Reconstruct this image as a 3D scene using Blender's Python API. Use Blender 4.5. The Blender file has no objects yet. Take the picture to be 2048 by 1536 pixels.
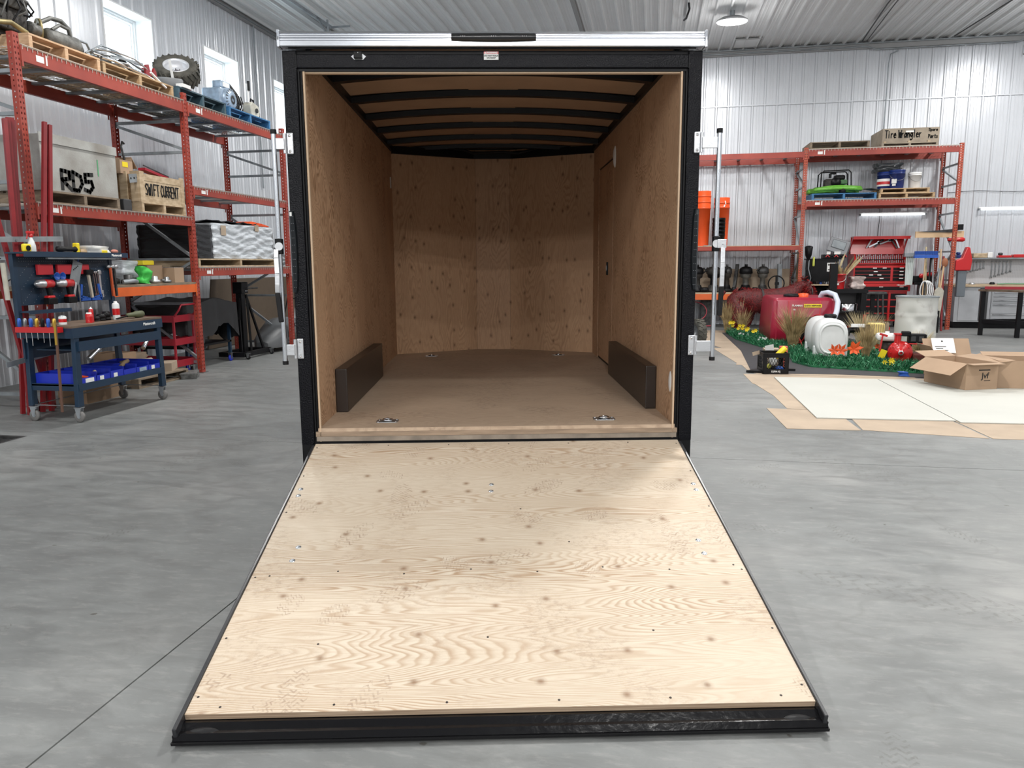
import bpy, math, random
from mathutils import Vector, Matrix, Euler
random.seed(7)
PI = math.pi
SC = bpy.context.scene
COL = SC.collection
A0 = 0.2095                      # trailer yaw in the room

# ---------------------------------------------------------------- camera, world, exposure, lights
def _basis(yaw, pit, rol):
    cy, sy, cp, sp = math.cos(yaw), math.sin(yaw), math.cos(pit), math.sin(pit)
    F = Vector((-sy*cp, cy*cp, -sp)); R = Vector((cy, sy, 0)); U = R.cross(F)
    R2 = R*math.cos(rol) + U*math.sin(rol); U2 = -R*math.sin(rol) + U*math.cos(rol)
    return R2, U2, F
cd = bpy.data.cameras.new('camera'); cam = bpy.data.objects.new('camera', cd); COL.objects.link(cam)
R_, U_, F_ = _basis(-0.025 + A0, 0.1577, -0.0068)
M = Matrix((R_, U_, -F_)).transposed().to_4x4(); M.translation = Vector((0.834, -4.022, 1.464))
cam.matrix_world = M
cd.sensor_fit = 'HORIZONTAL'; cd.sensor_width = 36.0; cd.lens = 36.0*1516.4/2048; cd.clip_end = 200; cd.clip_start = 0.05
SC.camera = cam
vs = SC.view_settings
vs.view_transform = 'Standard'; vs.look = 'None'; vs.gamma = 1; vs.use_curve_mapping = False; vs.exposure = 0.30
w = bpy.data.worlds.new('sky'); SC.world = w; w.use_nodes = True
bg = w.node_tree.nodes['Background']; bg.inputs[0].default_value = (0.80, 0.90, 1.0, 1); bg.inputs[1].default_value = 5.0

CEIL = 6.22; UL = -7.05; UR = 13.5; VB = 14.75; VF = -23.0
LAMPS = [(2.19, 11.87), (2.19, 7.0), (1.95, 2.1), (2.19, -2.9), (-4.0, 8.6), (-4.0, 4.0), (-4.0, -0.9), (8.4, 11.9), (8.4, 7.0), (8.4, 2.1), (8.4, -2.9)]
LW_ = [0.55, 1.0, 1.75, 0.40, 0.65, 0.6, 0.75, 1.0, 1.0, 0.9, 0.6]
for vy in (-7.8, -12.7, -17.6):  # unseen rows behind the camera, added for soft light into the trailer
    for ux in (-4.0, 2.19, 8.4): LAMPS.append((ux, vy)); LW_.append({-7.8: 0.8, -12.7: 1.9, -17.6: 2.9}[vy])
LAMP_W = 135.0
def area(name, loc, size, power, col=(1, 1, 1), rot=(0, 0, 0), sy=None, shape='RECTANGLE', spread=PI):
    l = bpy.data.lights.new(name, 'AREA'); l.energy = power; l.size = size; l.shape = shape
    if shape in ('RECTANGLE', 'ELLIPSE'): l.size_y = sy or size
    l.color = col; l.spread = spread
    o = bpy.data.objects.new(name, l); o.location = loc; o.rotation_euler = rot; COL.objects.link(o); return o
for i, (x, y) in enumerate(LAMPS):
    area('lamp_light', (x, y, CEIL-0.30), 0.75 if i == 2 else 0.42, LAMP_W*LW_[i], (1.0, 0.985, 0.96), (0, 0, 0), 0.30, 'ELLIPSE')
    pl = bpy.data.lights.new('lamp_glow', 'POINT'); pl.energy = 40*LW_[i]; pl.shadow_soft_size = 0.2; po = bpy.data.objects.new('lamp_glow', pl); po.location = (x, y, CEIL-0.55); COL.objects.link(po)  # extra point light under each lamp, added to brighten the ceiling

# ---------------------------------------------------------------- node helpers
_m = {}
def mat(key, col, rough=0.5, metal=0.0, var=0.0, vscale=6.0, bump=0.0, bscale=60.0, col2=None, stretch=(1, 1, 1), coat=0.0, emit=0.0, ecol=None, spec=None, detail=4, thr=None, alpha=None):
    """procedural principled material: colour varied by noise, noise bump"""
    if key in _m: return _m[key]
    m = bpy.data.materials.new(key); m.use_nodes = True; _m[key] = m
    nt = m.node_tree; N = nt.nodes; L = nt.links; b = N['Principled BSDF']
    b.inputs['Base Color'].default_value = (*col, 1); b.inputs['Roughness'].default_value = rough; b.inputs['Metallic'].default_value = metal
    if coat: b.inputs['Coat Weight'].default_value = coat; b.inputs['Coat Roughness'].default_value = 0.15
    if spec is not None: b.inputs['Specular IOR Level'].default_value = spec
    if emit: b.inputs['Emission Color'].default_value = (*(ecol or col), 1); b.inputs['Emission Strength'].default_value = emit
    if alpha is not None: b.inputs['Alpha'].default_value = alpha
    if var or bump:
        tc = N.new('ShaderNodeTexCoord'); mp = N.new('ShaderNodeMapping'); mp.inputs['Scale'].default_value = stretch
        L.new(tc.outputs['Object'], mp.inputs[0])
    if var:
        n = N.new('ShaderNodeTexNoise'); n.inputs['Scale'].default_value = vscale; n.inputs['Detail'].default_value = detail; L.new(mp.outputs[0], n.inputs['Vector'])
        r = N.new('ShaderNodeValToRGB'); c2 = col2 or tuple(max(0, c*(1-var)) for c in col)
        lo, hi = thr or (0.35, 0.65)
        r.color_ramp.elements[0].position = lo; r.color_ramp.elements[1].position = hi
        r.color_ramp.elements[0].color = (*c2, 1); r.color_ramp.elements[1].color = (*col, 1)
        L.new(n.outputs[0], r.inputs[0]); L.new(r.outputs[0], b.inputs['Base Color'])
    if bump:
        n2 = N.new('ShaderNodeTexNoise'); n2.inputs['Scale'].default_value = bscale; n2.inputs['Detail'].default_value = 3; L.new(mp.outputs[0], n2.inputs['Vector'])
        bp = N.new('ShaderNodeBump'); bp.inputs['Strength'].default_value = bump; bp.inputs['Distance'].default_value = 0.01
        L.new(n2.outputs[0], bp.inputs['Height']); L.new(bp.outputs[0], b.inputs['Normal'])
    return m

def math_n(nt, op, a, b=None, c=None):
    n = nt.nodes.new('ShaderNodeMath'); n.operation = op
    for i, v in enumerate((a, b, c)):
        if v is None: continue
        if isinstance(v, (int, float)): n.inputs[i].default_value = v
        else: nt.links.new(v, n.inputs[i])
    return n.outputs[0]
def noise_n(nt, vec, scale, detail=3, rough=0.5, dist=0.0):
    n = nt.nodes.new('ShaderNodeTexNoise'); nt.links.new(vec, n.inputs['Vector'])
    n.inputs['Scale'].default_value = scale; n.inputs['Detail'].default_value = detail; n.inputs['Roughness'].default_value = rough; n.inputs['Distortion'].default_value = dist
    return n.outputs[0]
def ramp_n(nt, v, stops):
    r = nt.nodes.new('ShaderNodeValToRGB'); e = r.color_ramp.elements
    while len(e) < len(stops): e.new(0.5)
    for i, (p, c) in enumerate(stops): e[i].position = p; e[i].color = (*c, 1) if len(c) == 3 else c
    nt.links.new(v, r.inputs[0]); return r.outputs[0]
def mix_n(nt, f, a, b, mode='MIX'):
    n = nt.nodes.new('ShaderNodeMix'); n.data_type = 'RGBA'; n.blend_type = mode
    for s, v in ((n.inputs[0], f), (n.inputs[6], a), (n.inputs[7], b)):
        if isinstance(v, (int, float)): s.default_value = v
        elif isinstance(v, tuple): s.default_value = (*v, 1)
        else: nt.links.new(v, s)
    return n.outputs[2]
def map_n(nt, scale=(1, 1, 1), loc=(0, 0, 0), rot=(0, 0, 0)):
    tc = nt.nodes.new('ShaderNodeTexCoord'); mp = nt.nodes.new('ShaderNodeMapping')
    mp.inputs['Scale'].default_value = scale; mp.inputs['Location'].default_value = loc; mp.inputs['Rotation'].default_value = rot
    nt.links.new(tc.outputs['Object'], mp.inputs[0]); return mp.outputs[0]

def prints(nt, scale, size, seed, thr, per, rad=1.0):
    """shoe-tread marks: one oriented, striped ellipse in some cells of a voronoi field"""
    L = nt.links; v = map_n(nt, (1, 1, 1), (seed, seed*0.7, 0))
    vo = nt.nodes.new('ShaderNodeTexVoronoi'); vo.voronoi_dimensions = '2D'; vo.inputs['Scale'].default_value = scale; L.new(v, vo.inputs['Vector'])
    d = nt.nodes.new('ShaderNodeVectorMath'); d.operation = 'SUBTRACT'; L.new(v, d.inputs[0]); L.new(vo.outputs['Position'], d.inputs[1])
    sc = nt.nodes.new('ShaderNodeSeparateColor'); L.new(vo.outputs['Color'], sc.inputs[0])
    ro = nt.nodes.new('ShaderNodeVectorRotate'); ro.rotation_type = 'Z_AXIS'; L.new(d.outputs[0], ro.inputs['Vector']); L.new(math_n(nt, 'MULTIPLY', sc.outputs[0], 6.28), ro.inputs['Angle'])
    sx = nt.nodes.new('ShaderNodeSeparateXYZ'); L.new(ro.outputs[0], sx.inputs[0]); x, y = sx.outputs[0], sx.outputs[1]
    e = math_n(nt, 'ADD', math_n(nt, 'POWER', math_n(nt, 'MULTIPLY', math_n(nt, 'ABSOLUTE', x), 1/size[0]), 2), math_n(nt, 'POWER', math_n(nt, 'MULTIPLY', math_n(nt, 'ABSOLUTE', y), 1/size[1]), 2))
    inside = math_n(nt, 'LESS_THAN', e, 1.0)
    zig = math_n(nt, 'ADD', math_n(nt, 'MULTIPLY', y, 6.283/per), math_n(nt, 'MULTIPLY', math_n(nt, 'PINGPONG', x, per*0.8), 6.283/per))
    st = ramp_n(nt, math_n(nt, 'SINE', zig), [(0.1, (0,)*3), (0.5, (1,)*3)])
    br = ramp_n(nt, noise_n(nt, v, 30, 3, 0.7), [(0.42, (0,)*3), (0.62, (1,)*3)])
    on = math_n(nt, 'GREATER_THAN', sc.outputs[1], thr)
    return math_n(nt, 'MULTIPLY', math_n(nt, 'MULTIPLY', inside, on), math_n(nt, 'MULTIPLY', st, br))

def plywood(key, base, line, stretch, nlines, lscale, lamt=0.5, knots=0.0, kscale=(3, 6, 6), dirt=0.0, dirtcol=(0.28, 0.22, 0.17), rough=0.6, kdark=(0.20, 0.11, 0.06), tint=None, warp=0.0, kaxes='xy', foot=0.0):
    """rotary-cut veneer: contour lines of a stretched noise field make the cathedral grain; knots; dirt; tread marks"""
    if key in _m: return _m[key]
    m = bpy.data.materials.new(key); m.use_nodes = True; _m[key] = m
    nt = m.node_tree; L = nt.links; b = nt.nodes['Principled BSDF']; b.inputs['Roughness'].default_value = rough
    b.inputs['Specular IOR Level'].default_value = 0.3
    v = map_n(nt, stretch)
    field = noise_n(nt, v, lscale, 3.0, 0.40, warp)
    fr = math_n(nt, 'FRACT', math_n(nt, 'MULTIPLY', field, nlines))
    ln = ramp_n(nt, fr, [(0.0, (0.35,)*3), (0.10, (0,)*3), (0.45, (0.10,)*3), (0.82, (1,)*3), (0.93, (0.9,)*3), (1.0, (0.35,)*3)])
    am = noise_n(nt, v, lscale*0.8, 2)
    amp = math_n(nt, 'MULTIPLY', ramp_n(nt, am, [(0.36, (0.15,)*3), (0.60, (1,)*3)]), lamt)
    col = mix_n(nt, math_n(nt, 'MULTIPLY', ln, amp), base, line)
    st = map_n(nt, tuple(s*k for s, k in zip(stretch, (5, 5, 5))))
    fib = noise_n(nt, st, lscale*4.0, 5, 0.7)
    col = mix_n(nt, math_n(nt, 'MULTIPLY', ramp_n(nt, fib, [(0.40, (1,)*3), (0.58, (0,)*3)]), 0.22), col, line)
    big = noise_n(nt, map_n(nt), 1.3, 3)
    col = mix_n(nt, math_n(nt, 'MULTIPLY', ramp_n(nt, big, [(0.38, (0,)*3), (0.66, (1,)*3)]), 0.6), col, tint or tuple(c*0.84 for c in base), 'MIX')
    if knots:
        tc = map_n(nt); sx = nt.nodes.new('ShaderNodeSeparateXYZ'); L.new(tc, sx.inputs[0]); cx = nt.nodes.new('ShaderNodeCombineXYZ')
        L.new(math_n(nt, 'MULTIPLY', sx.outputs[0], kscale[0]), cx.inputs[0]); L.new(math_n(nt, 'MULTIPLY', sx.outputs[1 if kaxes == 'xy' else 2], kscale[1]), cx.inputs[1])
        vo = nt.nodes.new('ShaderNodeTexVoronoi'); vo.voronoi_dimensions = '2D'; vo.inputs['Scale'].default_value = 1.0; L.new(cx.outputs[0], vo.inputs['Vector'])
        sc = nt.nodes.new('ShaderNodeSeparateColor'); L.new(vo.outputs['Color'], sc.inputs[0])
        dd = math_n(nt, 'ADD', vo.outputs['Distance'], math_n(nt, 'MULTIPLY', noise_n(nt, map_n(nt), 40, 2), 0.04*knots))
        k = ramp_n(nt, dd, [(0.03*knots, (1,)*3), (0.065*knots, (0.75,)*3), (0.10*knots, (0.35,)*3), (0.17*knots, (0,)*3)])
        col = mix_n(nt, math_n(nt, 'MULTIPLY', math_n(nt, 'MULTIPLY', k, math_n(nt, 'GREATER_THAN', sc.outputs[0], 0.35)), 0.75), col, kdark)
    if dirt:
        d1 = noise_n(nt, map_n(nt), 2.6, 3); d2 = noise_n(nt, map_n(nt, (1, 1.6, 1)), 30, 4, 0.75)
        d = math_n(nt, 'MULTIPLY', ramp_n(nt, d1, [(0.48, (0,)*3), (0.62, (1,)*3)]), ramp_n(nt, d2, [(0.47, (0,)*3), (0.62, (1,)*3)]))
        col = mix_n(nt, math_n(nt, 'MULTIPLY', d, dirt), col, dirtcol)
    if foot:
        f = math_n(nt, 'MAXIMUM', prints(nt, 2.4, (0.05, 0.12), 1.3, 0.35, 0.022), prints(nt, 2.9, (0.048, 0.07), 7.9, 0.45, 0.016))
        col = mix_n(nt, math_n(nt, 'MULTIPLY', f, foot), col, dirtcol)
    L.new(col, b.inputs['Base Color'])
    bp = nt.nodes.new('ShaderNodeBump'); bp.inputs['Strength'].default_value = 0.12; bp.inputs['Distance'].default_value = 0.003
    L.new(fib, bp.inputs['Height']); L.new(bp.outputs[0], b.inputs['Normal'])
    return m

# ---------------------------------------------------------------- mesh helpers
def rotm(r): return Euler(r).to_matrix() if not isinstance(r, Matrix) else r
class MB:
    def __init__(s): s.v = []; s.f = []; s.sm = []; s.mi = []; s.cur = 0
    def add(s, vs, fs, sm=False):
        o = len(s.v); s.v += [tuple(v) for v in vs]
        for f in fs: s.f.append(tuple(i+o for i in f)); s.sm.append(sm); s.mi.append(s.cur)
        return s
    def box(s, c, d, r=None):
        x, y, z = d[0]/2, d[1]/2, d[2]/2
        vs = [Vector((sx*x, sy*y, sz*z)) for sx in (-1, 1) for sy in (-1, 1) for sz in (-1, 1)]
        if r is not None: R = rotm(r); vs = [R @ v for v in vs]
        c = Vector(c)
        return s.add([v+c for v in vs], [(0, 1, 3, 2), (4, 6, 7, 5), (0, 4, 5, 1), (2, 3, 7, 6), (0, 2, 6, 4), (1, 5, 7, 3)])
    def bx(s, x0, x1, y0, y1, z0, z1): return s.box(((x0+x1)/2, (y0+y1)/2, (z0+z1)/2), (abs(x1-x0), abs(y1-y0), abs(z1-z0)))
    def cyl(s, p, q, r, r2=None, n=12, caps=True, sm=True):
        p, q = Vector(p), Vector(q); r2 = r if r2 is None else r2
        d = (q-p).normalized(); a = d.orthogonal().normalized(); b = d.cross(a)
        vs = []
        for c, rr in ((p, r), (q, r2)):
            vs += [c + (a*math.cos(2*PI*i/n) + b*math.sin(2*PI*i/n))*rr for i in range(n)]
        s.add(vs, [(i, (i+1) % n, n+(i+1) % n, n+i) for i in range(n)], sm)
        if caps: s.add(vs, [tuple(reversed(range(n))), tuple(range(n, 2*n))])
        return s
    def bar(s, p, q, w, h, up=(0, 0, 1)):
        p, q = Vector(p), Vector(q); d = q-p; L = d.length; d.normalize(); up = Vector(up)
        x = d.cross(up)
        if x.length < 1e-4: x = d.orthogonal()
        x.normalize(); z = x.cross(d)
        R = Matrix((x, d, z)).transposed()
        return s.box((p+q)/2, (w, L, h), R)
    def tube(s, pts, r, n=8, caps=True, closed=False):
        pts = [Vector(p) for p in pts]; k = len(pts); rs = r if isinstance(r, (list, tuple)) else [r]*k
        t0 = (pts[1]-pts[0]).normalized(); a = t0.orthogonal().normalized(); rings = []
        for i, p in enumerate(pts):
            if closed: t = (pts[(i+1) % k]-pts[i-1]).normalized()
            else: t = (pts[min(i+1, k-1)]-pts[max(i-1, 0)]).normalized()
            a = (a - t*a.dot(t)).normalized(); b = t.cross(a)
            rings.append([p + (a*math.cos(2*PI*j/n) + b*math.sin(2*PI*j/n))*rs[i] for j in range(n)])
        vs = [v for rg in rings for v in rg]; fs = []
        for i in range(k if closed else k-1):
            i2 = (i+1) % k
            fs += [(i*n+j, i*n+(j+1) % n, i2*n+(j+1) % n, i2*n+j) for j in range(n)]
        s.add(vs, fs, True)
        if caps and not closed: s.add(vs, [tuple(reversed(range(n))), tuple(range((k-1)*n, k*n))])
        return s
    def lathe(s, prof, c=(0, 0, 0), n=24, axis='z', R=None, sm=True, caps=True):
        c = Vector(c); vs = []
        for r, h in prof:
            for i in range(n):
                a = 2*PI*i/n; v = Vector((r*math.cos(a), r*math.sin(a), h))
                if axis == 'x': v = Vector((v.z, v.x, v.y))
                elif axis == 'y': v = Vector((v.x, v.z, v.y))
                if R is not None: v = rotm(R) @ v
                vs.append(v+c)
        k = len(prof); fl = axis == 'y'
        fs = [((i*n+j, i*n+(j+1) % n, (i+1)*n+(j+1) % n, (i+1)*n+j)) for i in range(k-1) for j in range(n)]
        s.add(vs, fs, sm)
        if caps:
            if prof[0][0] > 1e-4: s.add(vs, [tuple(reversed(range(n)))])
            if prof[-1][0] > 1e-4: s.add(vs, [tuple(range((k-1)*n, k*n))])
        return s
    def prism(s, poly, h0, h1, axis='z', sm=False):
        n = len(poly); f = {'z': lambda a, b, h: (a, b, h), 'y': lambda a, b, h: (a, h, b), 'x': lambda a, b, h: (h, a, b)}[axis]
        vs = [f(a, b, h0) for a, b in poly] + [f(a, b, h1) for a, b in poly]
        return s.add(vs, [tuple(reversed(range(n))), tuple(range(n, 2*n))] + [(i, (i+1) % n, n+(i+1) % n, n+i) for i in range(n)], sm)
    def grid(s, P, nu, nv, sm=True, cu=False, cv=False):
        """P[i][j] points"""
        vs = [P[i][j] for i in range(nu) for j in range(nv)]; fs = []
        for i in range(nu if cu else nu-1):
            for j in range(nv if cv else nv-1):
                fs.append((i*nv+j, ((i+1) % nu)*nv+j, ((i+1) % nu)*nv+(j+1) % nv, i*nv+(j+1) % nv))
        return s.add(vs, fs, sm)
    def ball(s, c, r, n=12, m=8, sx=1, sy=1, sz=1, R=None):
        c = Vector(c); P = []
        for i in range(m+1):
            t = PI*i/m; row = []
            for j in range(n):
                a = 2*PI*j/n; v = Vector((r*sx*math.sin(t)*math.cos(a), r*sy*math.sin(t)*math.sin(a), r*sz*math.cos(t)))
                row.append((rotm(R) @ v if R is not None else v)+c)
            P.append(row)
        return s.grid(P, m+1, n, True, False, True)
    def mesh(s, name, *mats):
        me = bpy.data.meshes.new(name); me.from_pydata(s.v, [], s.f); me.polygons.foreach_set('use_smooth', s.sm)
        for m in mats: me.materials.append(m)
        if len(mats) > 1: me.polygons.foreach_set('material_index', s.mi)
        me.validate()
        # consistent outward normals
        import bmesh
        bm = bmesh.new(); bm.from_mesh(me)
        bmesh.ops.remove_doubles(bm, verts=bm.verts, dist=1e-6) if len(s.v) < 4000 and not any(s.sm) else None
        bmesh.ops.recalc_face_normals(bm, faces=bm.faces); bm.to_mesh(me); bm.free()
        return me
    def build(s, name, m, parent=None, loc=(0, 0, 0), rot=(0, 0, 0), bevel=0, kind=None, label=None):
        ms = m if isinstance(m, (list, tuple)) else [m]
        o = bpy.data.objects.new(name, s.mesh(name, *ms)); COL.objects.link(o)
        o.location = loc; o.rotation_euler = rot
        if parent: o.parent = parent
        if bevel:
            b = o.modifiers.new('bevel', 'BEVEL'); b.width = bevel; b.segments = 2; b.limit_method = 'ANGLE'; b.angle_limit = 0.6
        if kind: o['kind'] = kind
        if label: o['label'] = label
        return o
def tag(o, label, cat, group=None, kind=None):
    o['label'] = label; o['category'] = cat
    if group: o['group'] = group
    if kind: o['kind'] = kind
    return o
def thing(name, label, cat, loc=(0, 0, 0), rz=0.0, group=None, rot=None):
    o = bpy.data.objects.new(name, None); COL.objects.link(o); o.location = loc
    o.rotation_euler = rot or (0, 0, rz); o.empty_display_size = 0.1
    return tag(o, label, cat, group)
def dup(o, parent=None, loc=None, rot=None):
    c = o.copy(); COL.objects.link(c)
    if parent is not None: c.parent = parent
    if loc is not None: c.location = loc
    if rot is not None: c.rotation_euler = rot
    for ch in [k for k in bpy.data.objects if k.parent == o]: dup(ch, c)
    return c
def relabel(o, label=None, group=None):
    if label: o['label'] = label
    if group: o['group'] = group
    return o
def share(o, parent, loc, rot=(0, 0, 0), scale=None):
    c = o.copy(); COL.objects.link(c); c.parent = parent; c.location = loc; c.rotation_euler = rot
    if scale: c.scale = scale
    return c
def text(name, s, size, m, parent=None, loc=(0, 0, 0), rot=(PI/2, 0, 0), ext=0.0008, align='CENTER', bold=0.0, sx=1.0):
    cu = bpy.data.curves.new(name, 'FONT'); cu.body = s; cu.size = size; cu.extrude = ext; cu.align_x = align; cu.align_y = 'CENTER'; cu.offset = bold; cu.resolution_u = 3
    o = bpy.data.objects.new(name, cu); COL.objects.link(o)
    bpy.context.view_layer.update()
    me = bpy.data.meshes.new_from_object(o.evaluated_get(bpy.context.evaluated_depsgraph_get()))
    bpy.data.objects.remove(o); o = bpy.data.objects.new(name, me); COL.objects.link(o)
    me.materials.clear(); me.materials.append(m)
    o.location = loc; o.rotation_euler = rot; o.scale = (sx, 1, 1)
    if parent: o.parent = parent
    return o
ORD = ('first', 'second', 'third', 'fourth', 'fifth', 'sixth', 'seventh', 'eighth', 'ninth', 'tenth', 'eleventh', 'twelfth', 'thirteenth', 'fourteenth', 'fifteenth', 'sixteenth', 'seventeenth', 'eighteenth', 'nineteenth', 'twentieth', 'twenty-first', 'twenty-second', 'twenty-third', 'twenty-fourth', 'twenty-fifth', 'twenty-sixth')
# hand-drawn letters as strokes in a unit cell (0..1, 0..1)
GL = {'R': [[(0, 0), (0, 1), (.6, .95), (.6, .6), (0, .5), (.7, 0)]], 'D': [[(0, 0), (0, 1), (.6, .8), (.7, .4), (.4, 0), (0, 0)]],
      '5': [[(.7, 1), (.1, .95), (.1, .55), (.6, .6), (.7, .3), (.4, 0), (0, .1)]], 'S': [[(.7, .9), (.3, 1), (0, .75), (.6, .4), (.5, .05), (0, .1)]],
      'W': [[(0, 1), (.2, 0), (.4, .7), (.6, 0), (.8, 1)]], 'I': [[(.3, 0), (.3, 1)]], 'F': [[(0, 0), (0, 1), (.7, 1)], [(0, .55), (.5, .55)]],
      'T': [[(0, 1), (.8, 1)], [(.4, 1), (.4, 0)]], 'C': [[(.7, .85), (.3, 1), (0, .5), (.3, 0), (.7, .15)]], 'U': [[(0, 1), (.05, .2), (.35, 0), (.6, .2), (.65, 1)]],
      'E': [[(.7, 1), (0, 1), (0, 0), (.7, 0)], [(0, .5), (.5, .5)]], 'N': [[(0, 0), (0, 1), (.6, 0), (.6, 1)]], 'i': [[(.3, 0), (.3, .6)], [(.3, .78), (.3, .85)]],
      'r': [[(.1, 0), (.1, .6)], [(.1, .4), (.5, .6)]], 'e': [[(.05, .3), (.6, .35), (.4, .6), (.1, .5), (.05, .2), (.3, 0), (.6, .1)]],
      'a': [[(.6, .5), (.3, .6), (.05, .3), (.2, 0), (.55, .2), (.6, .6), (.65, 0)]], 'n': [[(.1, 0), (.1, .6)], [(.1, .4), (.4, .6), (.6, .4), (.6, 0)]],
      'g': [[(.6, .5), (.3, .6), (.05, .3), (.3, .1), (.6, .3), (.6, .6), (.6, -.2), (.3, -.35), (.05, -.2)]], 'l': [[(.3, 1), (.3, 0)]],
      'o': [[(.3, .6), (.05, .3), (.3, 0), (.6, .3), (.3, .6)]], 'p': [[(.1, .6), (.1, -.35)], [(.1, .5), (.5, .6), (.6, .3), (.4, 0), (.1, .1)]],
      'P': [[(0, 0), (0, 1), (.6, .9), (.6, .55), (0, .45)]], 't': [[(.3, .95), (.3, .1), (.6, 0)], [(.05, .65), (.6, .65)]], 's': [[(.55, .55), (.1, .5), (.5, .2), (.4, 0), (.05, .05)]], ' ': []}
def hand(name, s, h, wd, m, parent, loc, axis='x', thick=0.012, gap=0.18):
    """brush lettering on a face; axis 'x': written along +x facing -y ; 'y': along +y facing +x"""
    mb = MB(); x = 0
    for ch in s:
        for st in GL[ch]:
            pts = []
            for i in range(len(st)-1):
                a, b = st[i], st[i+1]
                for t in (0, .5): pts.append((a[0]*(1-t)+b[0]*t, a[1]*(1-t)+b[1]*t))
            pts.append(st[-1])
            for (a, b) in zip(pts[:-1], pts[1:]):
                p = Vector((x+a[0]*wd, 0, a[1]*h)); q = Vector((x+b[0]*wd, 0, b[1]*h))
                if axis == 'y': p = Vector((0, p.x, p.z)); q = Vector((0, q.x, q.z))
                nrm = (0, -1, 0) if axis == 'x' else (1, 0, 0)
                d = (q-p).normalized()*thick*0.35
                mb.bar(p-d, q+d, thick, 0.003, nrm)
        x += wd*(0.75+gap) if ch != ' ' else wd*0.5
    return mb.build(name, m, parent, loc)
# ---------------------------------------------------------------- materials
black_h = mat('hammered_black', (0.004, 0.004, 0.006), 0.20, 0, bump=0.35, bscale=130, spec=0.15)
black_s = mat('satin_black', (0.005, 0.005, 0.006), 0.42, spec=0.22)
black_r = mat('black_rubber', (0.007, 0.007, 0.008), 0.5, bump=0.1, spec=0.25)
dark_g = mat('dark_grey_plastic', (0.035, 0.036, 0.038), 0.5)
alu = mat('aluminium', (0.56, 0.58, 0.62), 0.22, 0.95)
alu_r = mat('aluminium_rod', (0.62, 0.64, 0.67), 0.22, 0.95)
alu_m = mat('aluminium_cast', (0.60, 0.61, 0.63), 0.36, 0.85, bump=0.1, bscale=80)
zinc = mat('zinc', (0.62, 0.66, 0.70), 0.28, 0.9)
steel = mat('steel', (0.35, 0.36, 0.37), 0.35, 0.85, var=0.3, vscale=12)
steel_d = mat('dark_steel', (0.09, 0.09, 0.09), 0.45, 0.6, var=0.5, vscale=18)
red_rack = mat('rack_red', (0.34, 0.050, 0.030), 0.42, 0, var=0.25, vscale=3, col2=(0.26, 0.034, 0.022))
org_rack = mat('rack_orange', (0.72, 0.13, 0.025), 0.4, 0, var=0.15, vscale=4)
galv = mat('galvanised', (0.33, 0.36, 0.38), 0.45, 0.55, var=0.3, vscale=6)
wire_m = mat('wire', (0.55, 0.5, 0.44), 0.4, 0.6)
white_p = mat('white_plastic', (0.75, 0.75, 0.74), 0.35)
milky = mat('milky_plastic', (0.70, 0.72, 0.72), 0.35, var=0.08)
paper = mat('paper', (0.78, 0.78, 0.76), 0.8)
ink = mat('ink', (0.015, 0.015, 0.015), 0.8)
redp = mat('red_paint', (0.50, 0.012, 0.014), 0.3, coat=0.3)
redpole = mat('red_pole', (0.24, 0.012, 0.016), 0.4, var=0.2)
redcart = mat('red_cart', (0.30, 0.012, 0.025), 0.4)
red_b = mat('red_bin', (0.48, 0.02, 0.03), 0.45)
yellow = mat('yellow_plastic', (0.80, 0.62, 0.02), 0.4)
blue = mat('blue_steel', (0.010, 0.032, 0.066), 0.42, var=0.15)
blue_b = mat('blue_bin', (0.012, 0.03, 0.42), 0.35)
blue_c = mat('blue_clamp', (0.015, 0.09, 0.42), 0.4)
blue_w = mat('blue_painted_wood', (0.045, 0.19, 0.40), 0.6, var=0.4, vscale=14, stretch=(1, 4, 4))
teal_w = mat('teal_painted_wood', (0.05, 0.10, 0.13), 0.65, var=0.4, vscale=14)
wood = mat('pallet_wood', (0.50, 0.36, 0.21), 0.75, var=0.4, vscale=9, col2=(0.33, 0.21, 0.11), stretch=(1, 1, 5), bump=0.2)
wood_n = mat('pallet_wood_fresh', (0.62, 0.42, 0.26), 0.7, var=0.3, vscale=9, col2=(0.48, 0.30, 0.17), stretch=(1, 1, 5), bump=0.2)
wood_o = mat('pallet_wood_old', (0.26, 0.20, 0.14), 0.8, var=0.4, vscale=9, stretch=(1, 1, 5), bump=0.2)
crate_w = mat('weathered_white_wood', (0.38, 0.38, 0.36), 0.8, var=0.35, vscale=3.2, col2=(0.24, 0.225, 0.20), bump=0.2, detail=8)
crate_t = mat('crate_tan', (0.55, 0.43, 0.29), 0.75, var=0.35, vscale=4, col2=(0.38, 0.28, 0.17), bump=0.2, stretch=(3, 1, 6))
osb = mat('osb', (0.42, 0.27, 0.14), 0.8, var=0.5, vscale=25, bump=0.2)
crate_g = mat('crate_grey_tan', (0.36, 0.30, 0.23), 0.8, var=0.3, vscale=4)
card = mat('cardboard', (0.38, 0.26, 0.17), 0.8, var=0.12, vscale=3)
card_l = mat('cardboard_light', (0.42, 0.33, 0.245), 0.8, var=0.15, vscale=3)
card_d = mat('cardboard_inside', (0.32, 0.21, 0.13), 0.85, var=0.15)
tire = mat('tyre', (0.03, 0.03, 0.03), 0.75, var=0.4, vscale=10, bump=0.4)
tire_g = mat('tyre_dusty', (0.09, 0.085, 0.07), 0.8, var=0.5, vscale=10, bump=0.4)
engine = mat('dirty_engine', (0.05, 0.045, 0.04), 0.6, 0.3, var=0.6, vscale=22, bump=0.5)
eng_l = mat('cast_iron', (0.17, 0.17, 0.16), 0.55, 0.5, var=0.5, vscale=12, bump=0.3)
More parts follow.
